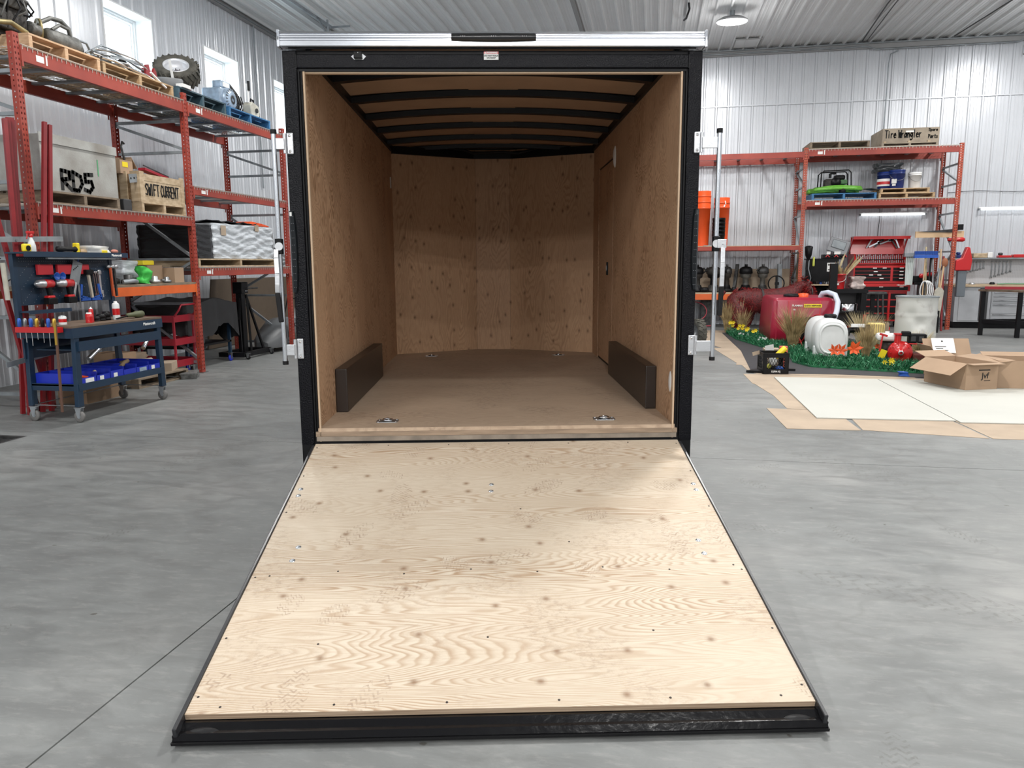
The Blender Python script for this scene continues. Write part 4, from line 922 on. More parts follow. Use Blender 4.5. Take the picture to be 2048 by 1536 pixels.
MB().tube([(0.02, 0, 0.22), (0.05, 0, 0.30), (0.12, 0, 0.29), (0.10, 0, 0.22)], 0.016, 8).build('fitting', black_s, t)
MB().tube([(0.14, -0.03, 0.18), (0.20, -0.05, 0.10), (0.18, -0.05, 0.0+.02), (0.05, -0.1, 0.014)], 0.012, 8).build('hose', black_r, t)

# ---------------------------------------------------------------- second shelf: crates
Z2 = 2.11
lp('grey weathered pallet under the big RD5 crate', 2.96, 4.06, Z2, wood_o, h=0.13, group='pallets on the middle shelf of the left rack')
t = thing('plywood_crate', 'large weathered whitish plywood crate sprayed RD5', 'crate', (-5.83, 3.51, Z2+0.131), R90)
MB().bx(-0.56, 0.56, -0.50, 0.50, 0, 0.56).build('crate_body', crate_w, t, bevel=0.004)
MB().bx(-0.57, 0.57, -0.512, -0.502, 0.48, 0.575).build('top_batten', crate_w, t)
MB().bx(-0.585, -0.565, -0.50, 0.5, 0.0, 0.10).build('side_batten', crate_w, t)
MB().bx(-0.10, 0.14, -0.3, 0.2, 0.5605, 0.582).build('lid_patch', crate_g, t)
hand('painted_letters', 'RD5', 0.19, 0.185, ink, t, (-0.30, -0.503, 0.035), thick=0.042, gap=0.12)
MB().bx(0.245, 0.262, -0.5035, -0.502, 0.22, 0.40).build('green_mark', mat('green_spray', (0.10, 0.32, 0.16), 0.8), t)
lp('pale pallet under the SWIFT CURRENT crate', 4.45, 5.34, Z2, crate_t, D=0.95, h=0.13, group='pallets on the middle shelf of the left rack')
t = thing('wooden_crate', 'tan framed crate hand lettered SWIFT CURRENT', 'crate', (-5.79, 4.895, Z2+0.131), R90)
MB().bx(-0.43, 0.43, -0.45, 0.45, 0, 0.33).build('crate_body', osb, t)
for x0, x1 in ((-0.445, -0.36), (0.375, 0.445)): MB().bx(x0, x1, -0.475, -0.452, 0, 0.36).build('corner_post', crate_t, t)
MB().bx(-0.359, 0.374, -0.472, -0.452, 0.255, 0.335).build('plank', crate_t, t); MB().bx(-0.359, 0.374, -0.469, -0.452, 0.062, 0.253).build('plank', crate_t, t); MB().bx(-0.359, 0.374, -0.472, -0.452, 0.0, 0.060).build('plank', crate_t, t)
for y0 in (-0.45, -0.30, -0.16): MB().bx(-0.452, -0.432, y0, y0+0.10, 0, 0.36).build('side_slat', crate_t, t)
hand('painted_letters', 'SWIFT CURRENT', 0.135, 0.064, ink, t, (-0.345, -0.4735, 0.085), thick=0.015, gap=0.08)
tag(MB().bx(-0.07, 0.07, -0.06, 0.06, 0, 0.14).build('grey_block', dark_g, None, (-5.40, 4.24, Z2), (0, 0, R90), bevel=0.01), 'dark grey block between the two crates on the middle shelf', 'block')
t = thing('open_carton', 'open brown carton with a yellow label on top of the tan crate', 'carton', (-5.62, 4.36+0.18, Z2+0.463), R90)
MB().bx(-0.15, 0.08, -0.10, -0.094, 0, 0.16).bx(-0.15, 0.08, 0.094, 0.10, 0, 0.20).bx(-0.15, -0.144, -0.094, 0.094, 0, 0.18).bx(0.074, 0.08, -.094, .094, 0, 0.2).bx(-.144, .074, -.094, .094, 0, 0.006).build('carton_body', card, t)
MB().box((0.13, 0.0, 0.15), (0.16, 0.18, 0.005), (0, 0.9, 0)).build('flap', card, t)
MB().box((-0.06, -0.102, 0.11), (0.10, 0.002, 0.06)).build('yellow_label', yellow, t)
t = thing('red_trough', 'dark red metal channel lying on top of the tan crate', 'channel', (-5.50, 4.98, Z2+0.463), R90)
MB().bar((-0.22, 0, 0.09), (0.24, 0, 0.02), 0.10, 0.03).build('channel', redcart, t)
MB().bar((-0.24, -0.04, 0.13), (0.26, -0.04, 0.04), 0.012, 0.012).build('edge_strip', steel_d, t)
t = thing('metal_sign', 'grey metal plate with round black holes leaning on the tan crate', 'plate', (-5.345, 4.40, Z2+0.40), R90)
MB().box((0, 0, 0.0), (0.20, 0.004, 0.10), (0, -0.15, 0)).build('plate', galv, t)
mb = MB()
for i in range(3): mb.cyl((-0.07+i*0.06, -0.004, 0.01*i-0.01), (-0.07+i*0.06, -0.002, 0.01*i-0.01), 0.013, n=10)
mb.build('holes', ink, t, kind='stuff')
tag(MB().tube([(-5.62, 4.66, Z2+0.50), (-5.62, 4.61, Z2+0.66), (-5.62, 4.57, Z2+0.80), (-5.62, 4.60, Z2+0.86), (-5.62, 4.63, Z2+0.84)], 0.013, 8).build('hooked_pipe', steel_d), 'dark hooked pipe standing up from the tan crate', 'pipe')

# ---------------------------------------------------------------- bay two, wrapped loads
Z3 = 1.445
lp('long pallet under the plastic wrapped loads', 5.55, 7.76, Z3, crate_t, h=0.115, nb=7, group='pallets on the middle shelf of the left rack')
def crumple(mb, x0, x1, y0, y1, z0, z1, amp, nx, ny, nz, seed, top=True):
    r = random.Random(seed)
    ph = [r.random()*6 for _ in range(12)]
    def d(x, y, z, k): return amp*(math.sin(38*z+3*math.sin(5*x+ph[0])+ph[1]+k)+0.6*math.sin(75*z+4*math.sin(7*y+x*6+ph[2]))+0.5*r.uniform(-1, 1))
    P = []
    per = [(x0+(x1-x0)*i/nx, y0) for i in range(nx)]+[(x1, y0+(y1-y0)*i/ny) for i in range(ny)]+[(x1-(x1-x0)*i/nx, y1) for i in range(nx)]+[(x0, y1-(y1-y0)*i/ny) for i in range(ny)]
    cx, cy = (x0+x1)/2, (y0+y1)/2
    for k in range(nz+1):
        z = z0+(z1-z0)*k/nz; row = []
        for (x, y) in per:
            n = Vector((x-cx, y-cy)); n = Vector(((1 if n.x > 0 else -1)*(abs(x-cx) > (x1-x0)/2-1e-5), (1 if n.y > 0 else -1)*(abs(y-cy) > (y1-y0)/2-1e-5)))
            e = d(x, y, z, 0); row.append((x+n.x*e, y+n.y*e, z+(0 if k in (0,) else 0.3*e)))
        P.append(row)
    m = len(per); mb.grid(P, nz+1, m, True, False, True)
    mb.add([*P[-1], (cx, cy, z1+amp)], [(i, (i+1) % m, m) for i in range(m)])
    mb.add([*P[0]], [tuple(range(m))])
    return mb
t = thing('wrapped_load', 'load wrapped in black stretch film behind the rack post', 'load', (-5.84, 5.78, Z3+0.12), R90)
crumple(MB(), -0.21, 0.18, -0.50, 0.40, 0.0, 0.46, 0.004, 8, 20, 30, 5).build('film', stretch_b, t)
t = thing('wrapped_load', 'load wrapped in shiny crinkled white stretch film on the long pallet', 'load', (-5.84, 6.86, Z3+0.12), R90)
crumple(MB(), -0.86, 0.86, -0.50, 0.45, 0.0, 0.50, 0.009, 60, 20, 46, 8).build('film', film, t)
MB().box((-0.62, -0.515, 0.40), (0.12, 0.012, 0.14)).build('shipping_label', card_l, t)
MB().box((0.34, -0.512, 0.47), (0.10, 0.012, 0.10)).build('film_patch', card_l, t)
t = thing('folded_tarp', 'crumpled black sheet lying over the white wrapped load', 'sheet', (-5.84, 6.72, Z3+0.64), R90)
P = [[(-0.6+1.2*i/20, -0.46+0.8*j/6, 0.012+0.02*math.sin(i*1.3+j)*math.sin(j*2.1+i*.4)) for j in range(7)] for i in range(21)]
MB().grid(P, 21, 7).build('sheet', tarp_b, t).modifiers.new('thick', 'SOLIDIFY').thickness = 0.006
t = thing('orange_cover', 'orange hood lying beyond the white wrapped load', 'cover', (-5.66, 7.70, Z3+0.645), R90)
MB().prism([(-0.30, 0), (0.34, 0), (0.34, 0.02), (0.10, 0.05), (-0.22, 0.07)], -0.10, 0.18, 'y').build('hood', orange_b, t, bevel=0.01)
t = thing('slatted_panel', 'pale striped panel standing at the far end of the wrapped load shelf', 'panel', (-5.52, 7.98, Z3), R90)
MB().bx(-0.10, 0.10, 0, 0.03, 0.0, 0.60).build('panel', white_p, t)
for i in range(5): MB().bx(-0.088+i*0.038, -0.072+i*0.038, -0.006, 0, 0.02, 0.58).build('slat', galv, t)

# ---------------------------------------------------------------- bay one lower shelf clutter
Z4 = 1.2465
def carton(label, loc, dims, m, rz=0, group=None, flaps=0, name='carton'):
    t = thing(name, label, 'carton', loc, rz, group); x, y, z = dims[0]/2, dims[1]/2, dims[2]; k = 0.004
    MB().bx(-x, x, -y, -y+k, 0, z).bx(-x, x, y-k, y, 0, z).bx(-x, -x+k, -y+k, y-k, 0, z).bx(x-k, x, -y+k, y-k, 0, z).bx(-x+k, x-k, -y+k, y-k, 0, k).build('carton_body', m, t)
    if flaps:
        for s in (-1, 1): MB().box((0, s*(y+0.4*y*0.5), z+0.012), (2*x-0.01, y*0.5, 0.004), (s*-0.5, 0, 0)).build('flap', m, t)
    else: MB().bx(-x, x, -y, y, z+0.0005, z+k).build('lid', m, t)
    return t
carton('small brown carton with a printed mark at the end of the lower left shelf', (-5.44, 5.12, Z4), (0.20, 0.22, 0.19), card, R90)
carton('brown carton with a yellow stripe on the lower left shelf', (-5.62, 4.86, Z4), (0.30, 0.25, 0.22), card, R90)
tag(MB().bx(-0.12, 0.10, -0.10, 0.10, 0, 0.06).build('yellow_case', yellow, None, (-5.60, 4.76, Z4+0.227), (0, 0, R90), bevel=0.01), 'yellow case lying on top of a carton on the lower left shelf', 'case')
tag(crumple(MB(), -0.10, 0.07, -0.04, 0.04, 0, 0.20, 0.014, 6, 4, 9, 91).build('green_rag', grn_g, None, (-5.40, 4.50, Z4), (0, 0.12, R90)), 'bright green rag on the lower left shelf', 'rag')
tag(crumple(MB(), -0.13, 0.15, -0.08, 0.12, 0, 0.28, 0.012, 8, 6, 12, 4).build('plastic_bag', film, None, (-5.66, 4.50, Z4), (0, 0, R90)), 'clear crumpled plastic bag behind the green rag', 'bag')
for i, (v, u, s, m, lab) in enumerate(((4.28, -5.45, 0.09, steel_d, 'dark cast fitting at the left of the lower left shelf'), (4.15, -5.62, 0.12, engine, 'greasy machine part beside the workbench pegboard on the lower left shelf'), (4.70, -5.40, 0.07, alu_m, 'silver pipe clamp in front of the cartons on the lower left shelf'), (4.90, -5.37, 0.06, steel, 'round steel coupling in front of the yellow striped carton'), (4.62, -5.48, 0.08, dark_g, 'grey ribbed part beside the green rag'))):
    t = thing('machine_part', lab, 'part', (u, v, Z4), R90+i)
    MB().lathe([(s*0.5, 0), (s, 0.01), (s, s*0.5), (s*0.6, s*0.7), (s*0.6, s*1.2), (s*0.3, s*1.3)], n=14).build('body', m, t)
    MB().cyl((s*0.7, 0, s*0.5), (s*1.5, 0, s*0.6), s*0.3, n=10).build('spout', m, t)
tag(MB().tube([(0, -.12, .03), (.06, 0, .04), (0, .12, .03)], .028, 8).build('grey_pipe', galv, None, (-5.36, 4.18, Z4), (0, 0, 0)), 'short bent grey pipe at the left end of the lower left shelf', 'pipe')

# ---------------------------------------------------------------- floor level left
t = thing('service_cart', 'red three-shelf service cart with a loop handle beside the rack post', 'cart', (-5.84, 5.27, 0), 0)
# x: -0.42..0.42 (u), y: -0.225..0.225
for x in (-0.42, 0.40):
    for y in (-0.225, 0.205): MB().bx(x, x+0.025, y, y+0.025, 0.11, 0.80).build('leg', redcart, t)
for z in (0.14, 0.43, 0.74):
    MB().bx(-0.42, 0.425, -0.225, 0.23, z, z+0.012).bx(-0.42, 0.425, -0.232, -0.225, z-0.02, z+0.07).bx(-0.42, 0.425, 0.23, 0.237, z-0.02, z+0.07).bx(0.426, 0.433, -0.232, 0.237, z-0.02, z+0.07).bx(-0.43, -0.422, -0.232, 0.237, z-0.02, z+0.07).build('shelf', redcart, t)
MB().tube([(0.43, -0.21, 0.80), (0.50, -0.21, 0.88), (0.52, -0.18, 0.95), (0.52, 0.18, 0.95), (0.50, 0.21, 0.88), (0.43, 0.21, 0.80)], 0.013, 8).build('handle', redcart, t)
def caster(par, x, y, r=0.055, m=black_r, hub=steel, h=None):
    h = h or 2*r+0.03
    c = bpy.data.objects.new('caster', None); COL.objects.link(c); c.parent = par; c.location = (x, y, 0)
    MB().lathe([(r*0.35, -0.014), (r*0.9, -0.014), (r, -0.008), (r, 0.008), (r*0.9, 0.014), (r*0.35, 0.014)], (0, 0, r), 20, 'x').build('wheel', m, c)
    MB().cyl((-0.016, 0, r), (0.016, 0, r), r*0.35, n=12).build('hub', hub, c)
    MB().prism([(-0.03, h), (0.035, h), (0.012, r-0.01), (-0.012, r-0.01)], -0.022, -0.018, 'x').prism([(-0.03, h), (0.035, h), (0.012, r-0.01), (-0.012, r-0.01)], 0.018, 0.022, 'x').bx(-0.03, 0.03, -0.035, 0.035, h-0.006, h).build('fork', hub, c)
    return c
for x in (-0.38, 0.38):
    for y in (-0.19, 0.19): caster(t, x, y, 0.04)
t = thing('covered_machine', 'machine hidden under a sagging black tarp on blue casters under the rack', 'machine', (-5.93, 6.12, 0), 0)
nx, ny = 14, 20
P = []
for i in range(nx+1):
    a = -0.42+0.84*i/nx; row = []
    for j in range(ny+1):
        b = -0.66+1.32*j/ny
        ex = max(0, abs(a)-0.34)/0.08; ey = max(0, abs(b)-0.56)/0.10
        e = min(1, max(ex, ey)); z = 1.0-0.05*abs(b)+0.012*math.sin(a*17+b*9)-0.04*(b/0.6)**2
        row.append((a, b, z-e*0.02))
    P.append(row)
mb = MB().grid(P, nx+1, ny+1)
edge = [P[i][0] for i in range(nx+1)]+[P[nx][j] for j in range(1, ny+1)]+[P[i][ny] for i in range(nx-1, -1, -1)]+[P[0][j] for j in range(ny-1, 0, -1)]
n = len(edge); sk = []
for k in range(7):
    f = k/6; row = []
    for i, (x, y, z) in enumerate(edge):
        w_ = 0.03*f*math.sin(i*1.1); d = 0.46+0.10*math.sin(i*0.35+1)+0.03*math.sin(i*1.7)
        row.append((x*(1+0.04*f)+w_*0.6, y*(1+0.03*f)+w_, z-f*d))
    sk.append(row)
mb.grid(sk, 7, n, True, False, True)
mb.build('tarp', tarp_b, t)
for x in (-0.33, 0.33):
    for y in (-0.55, 0.55): MB().bx(x-0.02, x+0.02, y-0.02, y+0.02, 0.12, 0.93).build('leg', blue, t); caster(t, x, y, 0.05, blue_b)
MB().bx(-0.35, 0.35, -0.57, 0.57, 0.30, 0.33).build('lower_shelf', black_s, t)
tag(MB().box((0, 0, 0), (3.2, 0.03, 1.22), (0.12, 0, 0)).build('plywood_sheet', brown_bd, None, (-6.75, 9.6, 0.62), (0, 0, R90)), 'big brown board leaning upright behind the grey floor machine', 'board')
t = thing('hydraulic_jack_stand', 'tall black jack stand with splayed legs on a low frame', 'jack', (-5.66, 7.16, 0), R90)
MB().bx(-0.05, 0.07, -0.05, 0.05, 0.06, 1.18).build('column', black_s, t, bevel=0.006)
MB().bx(-0.08, 0.12, -0.08, 0.08, 1.02, 1.20).build('head', black_s, t, bevel=0.01)
MB().cyl((-0.02, -0.14, 1.10), (0.30, -0.14, 1.10), 0.012, n=8).build('crossbar', steel_d, t)
for p, q in (((0.0, 0, 1.0), (-0.24, -0.1, 0.62)), ((-0.24, -0.1, 0.62), (-0.22, -0.1, 0.05)), ((0.08, -0.05, 1.0), (0.42, -0.12, 0.10)), ((0.02, -0.1, 0.95), (0.04, -0.12, 0.1))): MB().bar(p, q, 0.03, 0.03).build('strut', black_s, t)
MB().bx(-0.34, 0.50, -0.22, -0.16, 0.04, 0.11).bx(-0.34, 0.50, 0.16, 0.22, 0.04, 0.11).bx(-0.36, -0.28, -0.22, 0.22, 0.04, 0.11).bx(0.42, 0.50, -0.22, 0.22, 0.04, 0.11).build('base_frame', black_s, t)
for x in (-0.3, 0.45): caster(t, x, -0.25, 0.035)
for x in (0.02, 0.06): MB().cyl((x, -0.081, 1.06), (x, -0.09, 1.06), 0.01, n=8).build('bolt', chrome, t)
t = thing('floor_scrubber', 'grey walk-behind floor cleaning machine with large grey wheels', 'scrubber', (-5.62, 8.32, 0), R90)
P = []
for x, w_, z0, z1 in ((-0.62, 0.10, 0.10, 0.20), (-0.52, 0.20, 0.08, 0.30), (-0.30, 0.25, 0.08, 0.40), (-0.05, 0.26, 0.08, 0.52), (0.20, 0.26, 0.10, 0.56), (0.48, 0.25, 0.14, 0.52), (0.62, 0.20, 0.2, 0.45)):
    P.append([(x, -w_, z0), (x, -w_*1.02, z0+(z1-z0)*0.6), (x, -w_*0.85, z1-0.03), (x, 0, z1), (x, w_*0.85, z1-0.03), (x, w_*1.02, z0+(z1-z0)*0.6), (x, w_, z0)])
mb = MB().grid(P, 7, 7, True); mb.add(P[0], [tuple(range(7))]); mb.add(P[-1], [tuple(range(7))]); mb.build('body', scrub, t)
MB().bx(0.06, 0.22, -0.262, -0.256, 0.40, 0.46).build('name_plate', black_s, t); 
MB().bx(0.075, 0.205, -0.2645, -0.262, 0.415, 0.445).build('name_plate_text', galv, t)
for y in (-0.25, 0.25): MB().lathe([(0.05, -0.03), (0.11, -0.03), (0.155, -0.025), (0.16, 0), (0.155, 0.025), (0.11, 0.03), (0.05, 0.03)], (0.16, y*1.1, 0.16), 26, 'y').build('wheel', tire_g, t)
for y in (-0.25, 0.25): MB().lathe([(0.0, -0.04), (0.10, -0.032), (0.11, 0.0), (0.10, 0.032), (0.0, 0.04)], (0.16, y*1.1, 0.16), 20, 'y').build('hub', black_s, t)
MB().tube([(0.55, -0.2, 0.45), (0.75, -0.2, 0.85), (0.75, 0.2, 0.85), (0.55, 0.2, 0.45)], 0.014, 8).build('handle', black_s, t)
MB().bx(0.30, 0.5, -0.262, -0.25, 0.22, 0.32).build('side_panel', dark_g, t)
# cartons, pallet and foil pipe on the floor behind the blue workbench
pallet('grey pallet on the floor behind the blue workbench', (-5.62, 4.50, 0), 1.0, 0.8, wood_o, R90, group=None, h=0.12)
carton('flattened tan carton on the floor pallet right of the blue workbench', (-5.46, 4.80, 0.1205), (0.34, 0.30, 0.10), card_l, R90+0.4)
carton('open tan carton tipped on the floor pallet behind the workbench leg', (-5.62, 4.48, 0.1205), (0.30, 0.28, 0.16), card_l, R90-0.3, flaps=1)
carton('brown carton under the near end of the blue workbench', (-5.30, 3.3, 0.0), (0.55, 0.35, 0.17), card_d, R90)
carton('brown carton on the floor pallet behind the blue bins', (-5.62, 4.14, 0.1205), (0.24, 0.40, 0.30), card_d, R90)
tubething('foil_duct', 'bent shiny foil duct on the cartons behind the blue workbench', 'duct', [(-5.50, 3.55, 0.42), (-5.5, 3.75, 0.53), (-5.45, 3.95, 0.62), (-5.42, 4.35, 0.62), (-5.40, 4.5, 0.58), (-5.36, 4.32, 0.46)], 0.028, alu)
t = tag(crumple(MB(), -0.14, 0.16, -0.10, 0.14, 0, 0.22, 0.012, 8, 6, 8, 14).build('paper_bag', card_l, None, (-5.86, 4.75, 0.121), (0, 0, R90)), 'crumpled brown paper bag behind the open tan carton', 'bag')
tag(crumple(MB(), -0.22, 0.22, -0.10, 0.10, 0, 0.07, 0.008, 12, 6, 4, 24).build('grey_cover', mat('grey_cloth', (0.16, 0.16, 0.155), 0.8, var=0.6, vscale=20), None, (-5.20, 5.0, 0.0), (0, 0, R90+0.5)), 'crumpled grey printed cover on the floor between workbench and rack post', 'cover')

# red poles leaning in the corner of the rack
gp = 'long red poles leaning at the near end of the left rack'
for i, (tu, tv, tz, bu, bv) in enumerate(((-5.20, 2.41, 2.84, -5.22, 2.36), (-5.21, 2.46, 2.86, -5.24, 2.42), (-5.23, 2.53, 2.87, -5.28, 2.47), (-5.26, 2.58, 2.86, -5.34, 2.40), (-5.14, 2.83, 2.88, -5.22, 2.52), (-5.13, 2.88, 2.86, -5.17, 2.58), (-5.28, 2.28, 1.95, -5.20, 2.62), (-5.34, 2.2, 1.9, -5.30, 2.55))):
    o = MB().bar((bu, bv, 0.012), (tu, tv, tz), 0.036, 0.036).build('red_pole', redpole)
    tag(o, ('red pole in the bundle left of the rack post, %s from the left' % ORD[i] if i < 4 else 'red pole slanting low across the bundle, %s of two' % ('left', 'right')[i-6]) if i not in (4, 5) else ('red pole leaning across the rack post, near one of the pair' if i == 4 else 'red pole leaning across the rack post, far one of the pair'), 'pole', gp)
for z, lab, dz in ((1.71, 'light grey bar clamping the red poles above the workbench', 0.03), (0.56, 'grey bar clamping the red poles low behind the workbench', 0.10)):
    t = thing('pole_strap', lab, 'bar', (-5.075, 2.45, z), 0)
    MB().bar((0, -0.45, 0), (0.01, 0.32+dz*2, dz), 0.012, 0.05).build('bar', galv, t)
    MB().cyl((0, -0.2, 0), (0.02, -0.2, 0), 0.012, n=8).build('bolt', steel, t)
tag(MB().cyl((-5.30, 2.72, 0.0), (-5.25, 2.76, 0.55), 0.014, n=8).build('white_pipe', white_p), 'thin white pipe standing behind the near workbench leg', 'pipe')

# ---------------------------------------------------------------- blue workbench on casters
B = thing('rolling_workbench', 'dark blue steel workbench on casters with pegboard and drawer', 'workbench', (-4.745, 2.80, 0), R90)
# local x along v: -0.65..0.65 ; y depth: front -0.27 (towards +u) .. 0.27
XH, YH = 0.66, 0.275
for x in (-1, 1):
    for y in (-1, 1):
        tp = 0.035
        MB().prism([(x*(XH-0.07), 0.15), (x*(XH), 0.15), (x*(XH-0.03), 0.86), (x*(XH-0.085), 0.86)], y*YH, y*(YH-0.045), 'y').build('leg', blue, B, bevel=0.003)
        caster(B, x*(XH-0.035), y*(YH-0.03), 0.055, mat('grey_rubber', (0.16, 0.155, 0.15), 0.6), zinc, 0.145)
for x in (-1, 1): MB().cyl((x*(XH-0.035), -YH+0.02, 0.155), (x*(XH-0.035), YH-0.02, 0.155), 0.006, n=6).build('tie_rod', steel, B)
MB().cyl((-XH+0.03, YH-0.02, 0.155), (XH-0.03, YH-0.02, 0.155), 0.006, n=6).build('tie_rod', steel, B)
MB().bx(-XH, XH, -YH-0.003, YH, 0.895, 0.915).build('worktop', dk_wood, B)
MB().bx(-XH, XH, -YH-0.008, -YH+0.012, 0.80, 0.894).bx(-XH, XH, YH-0.015, YH, 0.80, 0.894).bx(-XH, -XH+.02, -YH+.013, YH-.016, 0.80, 0.894).bx(XH-.02, XH, -YH+.013, YH-.016, 0.80, 0.894).build('apron', blue, B)
d = MB().bx(-XH+0.05, XH-0.07, -YH-0.022, -YH+0.0, 0.675, 0.765).bx(-XH+0.06, XH-0.08, -YH, YH-0.1, 0.68, 0.69).build('drawer', blue, B)
text('maker_name', 'Mastercraft', 0.042, paper, B, (XH-0.22, -YH-0.0092, 0.855), bold=0.001)
MB().bx(-XH+0.02, XH-0.02, -YH, YH, 0.345, 0.36).bx(-XH+0.02, XH-0.02, -YH-0.006, -YH, 0.30, 0.365).bx(-XH+.02, -XH+.03, -YH, YH, .30, .365).bx(XH-.03, XH-.02, -YH, YH, .30, .365).build('tray', blue, B)
MB().bx(-XH, XH, YH-0.025, YH-0.005, 0.60, 0.79).build('back_panel', blue, B)
for x in (-1, 1): MB().bx(x*XH, x*(XH-0.045), YH+0.0, YH+0.045, 0.80, 1.585).build('upright', blue, B)
hp = mat('pegboard_blue', (0.010, 0.028, 0.055), 0.45)
MB().bx(-XH+0.05, XH-0.05, YH+0.01, YH+0.022, 1.10, 1.56).build('pegboard', hp, B)
mb = MB()
for i in range(44):
    for j in range(17):
        if (i*7+j*3) % 5 == 0 or j in (15, 16): mb.box((-XH+0.08+i*0.027, YH+0.0095, 1.125+j*0.026), (0.006, 0.001, 0.006))
mb.build('pegboard_holes', galv, B, kind='stuff')
MB().bx(-XH-0.02, XH+0.08, YH-0.14, YH+0.06, 1.585, 1.60).bx(-XH-0.02, XH+0.08, YH-0.146, YH-0.14, 1.555, 1.605).build('top_shelf', blue, B)
text('maker_name', 'Mastercraft', 0.034, paper, B, (XH-0.10, YH-0.1475, 1.578), bold=0.001)
MB().bx(-XH+0.28, XH-0.1, YH-0.13, YH-0.10, 1.535, 1.552).build('light_strip', galv, B)
MB().bx(-XH+0.02, -XH+0.55, YH-0.10, YH+0.0, 1.035, 1.05).bx(-XH+0.02, -XH+0.55, YH-0.104, YH-0.10, 1.02, 1.055).build('small_shelf', blue, B)
BX = lambda v: v-2.80                 # world v -> local x
def hang(name, label, cat, v, z, y=YH-0.004, group=None): return thing(name, label, cat, (-4.745-y, v, z), R90, group)
# red magnetic trays
for i, v in enumerate((2.49, 2.74, 2.98)):
    o = MB().bx(-0.095, 0.095, -0.03, 0.0, -0.05, 0.05).build('red_tray', red_b, None, (-4.745-YH+0.0, v, 1.435), (0, 0, R90), bevel=0.004)
    tag(o, 'flat red tray on the blue pegboard, %s' % ('nearest the red poles', 'middle of three', 'above the blue funnels')[i], 'tray', 'red trays on the pegboard')
# impact drivers
for i, v in enumerate((2.42, 2.68)):
    t = hang('impact_driver', 'red and grey cordless impact driver on the pegboard, %s' % ('nearest the red poles', 'below the blue funnels')[i], 'drill', v, 1.30)
    MB().lathe([(0.012, -0.10), (0.018, -0.08), (0.036, -0.07), (0.042, 0.0), (0.040, 0.01)], (-0.02, -0.06, 0.0), 14, 'x').build('gear_case', alu_m, t)
    MB().lathe([(0.040, 0.0), (0.043, 0.03), (0.04, 0.11), (0.02, 0.13), (0, 0.13)], (-0.02, -0.06, 0.0), 14, 'x').build('motor_housing', redp, t)
    MB().bar((0.04, -0.06, -0.02), (0.06, -0.06, -0.13), 0.04, 0.045).build('grip', black_r, t, bevel=0.01)
    MB().bx(0.0, 0.11, -0.095, -0.025, -0.20, -0.135).build('battery', black_s, t, bevel=0.008)
    MB().bx(0.005, 0.09, -0.09, -0.03, -0.145, -0.115).build('battery_top', redp, t, bevel=0.01)
for i, v in enumerate((2.60, 2.675)):
    t = hang('blue_funnel', 'small blue funnel on the pegboard, %s of two' % ('left', 'right')[i], 'funnel', v, 1.368, group='blue funnels')
    MB().lathe([(0.008, 0.0), (0.012, -0.02), (0.038, -0.045), (0.040, -0.05), (0.034, -0.048), (0.006, -0.018)], (0, 0, 0), 18, 'y', caps=False).build('cone', blue_c, t)
t = hang('drill_card', 'grey tool card with black marks hanging tilted on the pegboard', 'card', 2.875, 1.40)
MB().box((0, -0.03, 0), (0.13, 0.004, 0.24), (0, 0.35, 0)).build('card', galv, t)
mb = MB()
for i in range(4): mb.cyl((-0.03+0.02*i, -0.033, 0.03+0.012*i), (-0.03+0.02*i, -0.034, 0.03+0.012*i), 0.008, n=8)
mb.build('card_marks', ink, t, kind='stuff')
MB().tube([(0.04, -0.03, 0.11), (0.05, -0.05, 0.17), (0.04, -0.12, 0.19)], 0.006, 6).build('blue_cord', blue_c, t)
t = hang('locking_pliers', 'silver locking pliers hanging below the tilted grey card', 'pliers', 2.86, 1.20)
MB().tube([(0.0, -0.03, 0.10), (-0.03, -0.03, 0.0), (-0.03, -0.03, -0.04), (0.0, -0.03, -0.15)], [0.016, 0.014, 0.008, 0.007], 8).build('jaw', alu_m, t)
MB().tube([(0.03, -0.035, 0.08), (0.03, -0.035, 0.0), (0.03, -0.035, -0.04), (0.035, -0.035, -0.16)], [0.013, 0.013, 0.007, 0.007], 8).build('jaw', steel, t)
for i, (v, s) in enumerate(((2.965, 1), (3.165, -1))):
    t = hang('corner_clamp', 'blue angled corner clamp on the pegboard, %s the pale mallet handle' % ('left of', 'right of')[i], 'clamp', v, 1.16, group='blue corner clamps')
    MB().bar((-s*0.05, -0.02, -0.04), (-s*0.02, -0.02, 0.12), 0.028, 0.02, (0, 1, 0)).bar((-s*0.05, -0.02, -0.035), (s*0.09, -0.02, -0.035), 0.03, 0.02, (0, 1, 0)).bar((-s*0.045, -0.02, 0.0), (s*0.05, -0.02, -0.02), 0.016, 0.02, (0, 1, 0)).build('frame', blue_c, t)
t = hang('mallet', 'pale handled mallet hanging head up in the middle of the pegboard', 'mallet', 3.035, 1.28)
MB().bar((0.0, -0.04, 0.10), (0.03, -0.04, -0.14), 0.026, 0.02, (0, 1, 0)).build('handle', mat('pale_handle', (0.50, 0.44, 0.36), 0.7), t)
MB().bx(-0.05, 0.05, -0.07, -0.01, 0.10, 0.15).build('head', black_s, t, bevel=0.006)
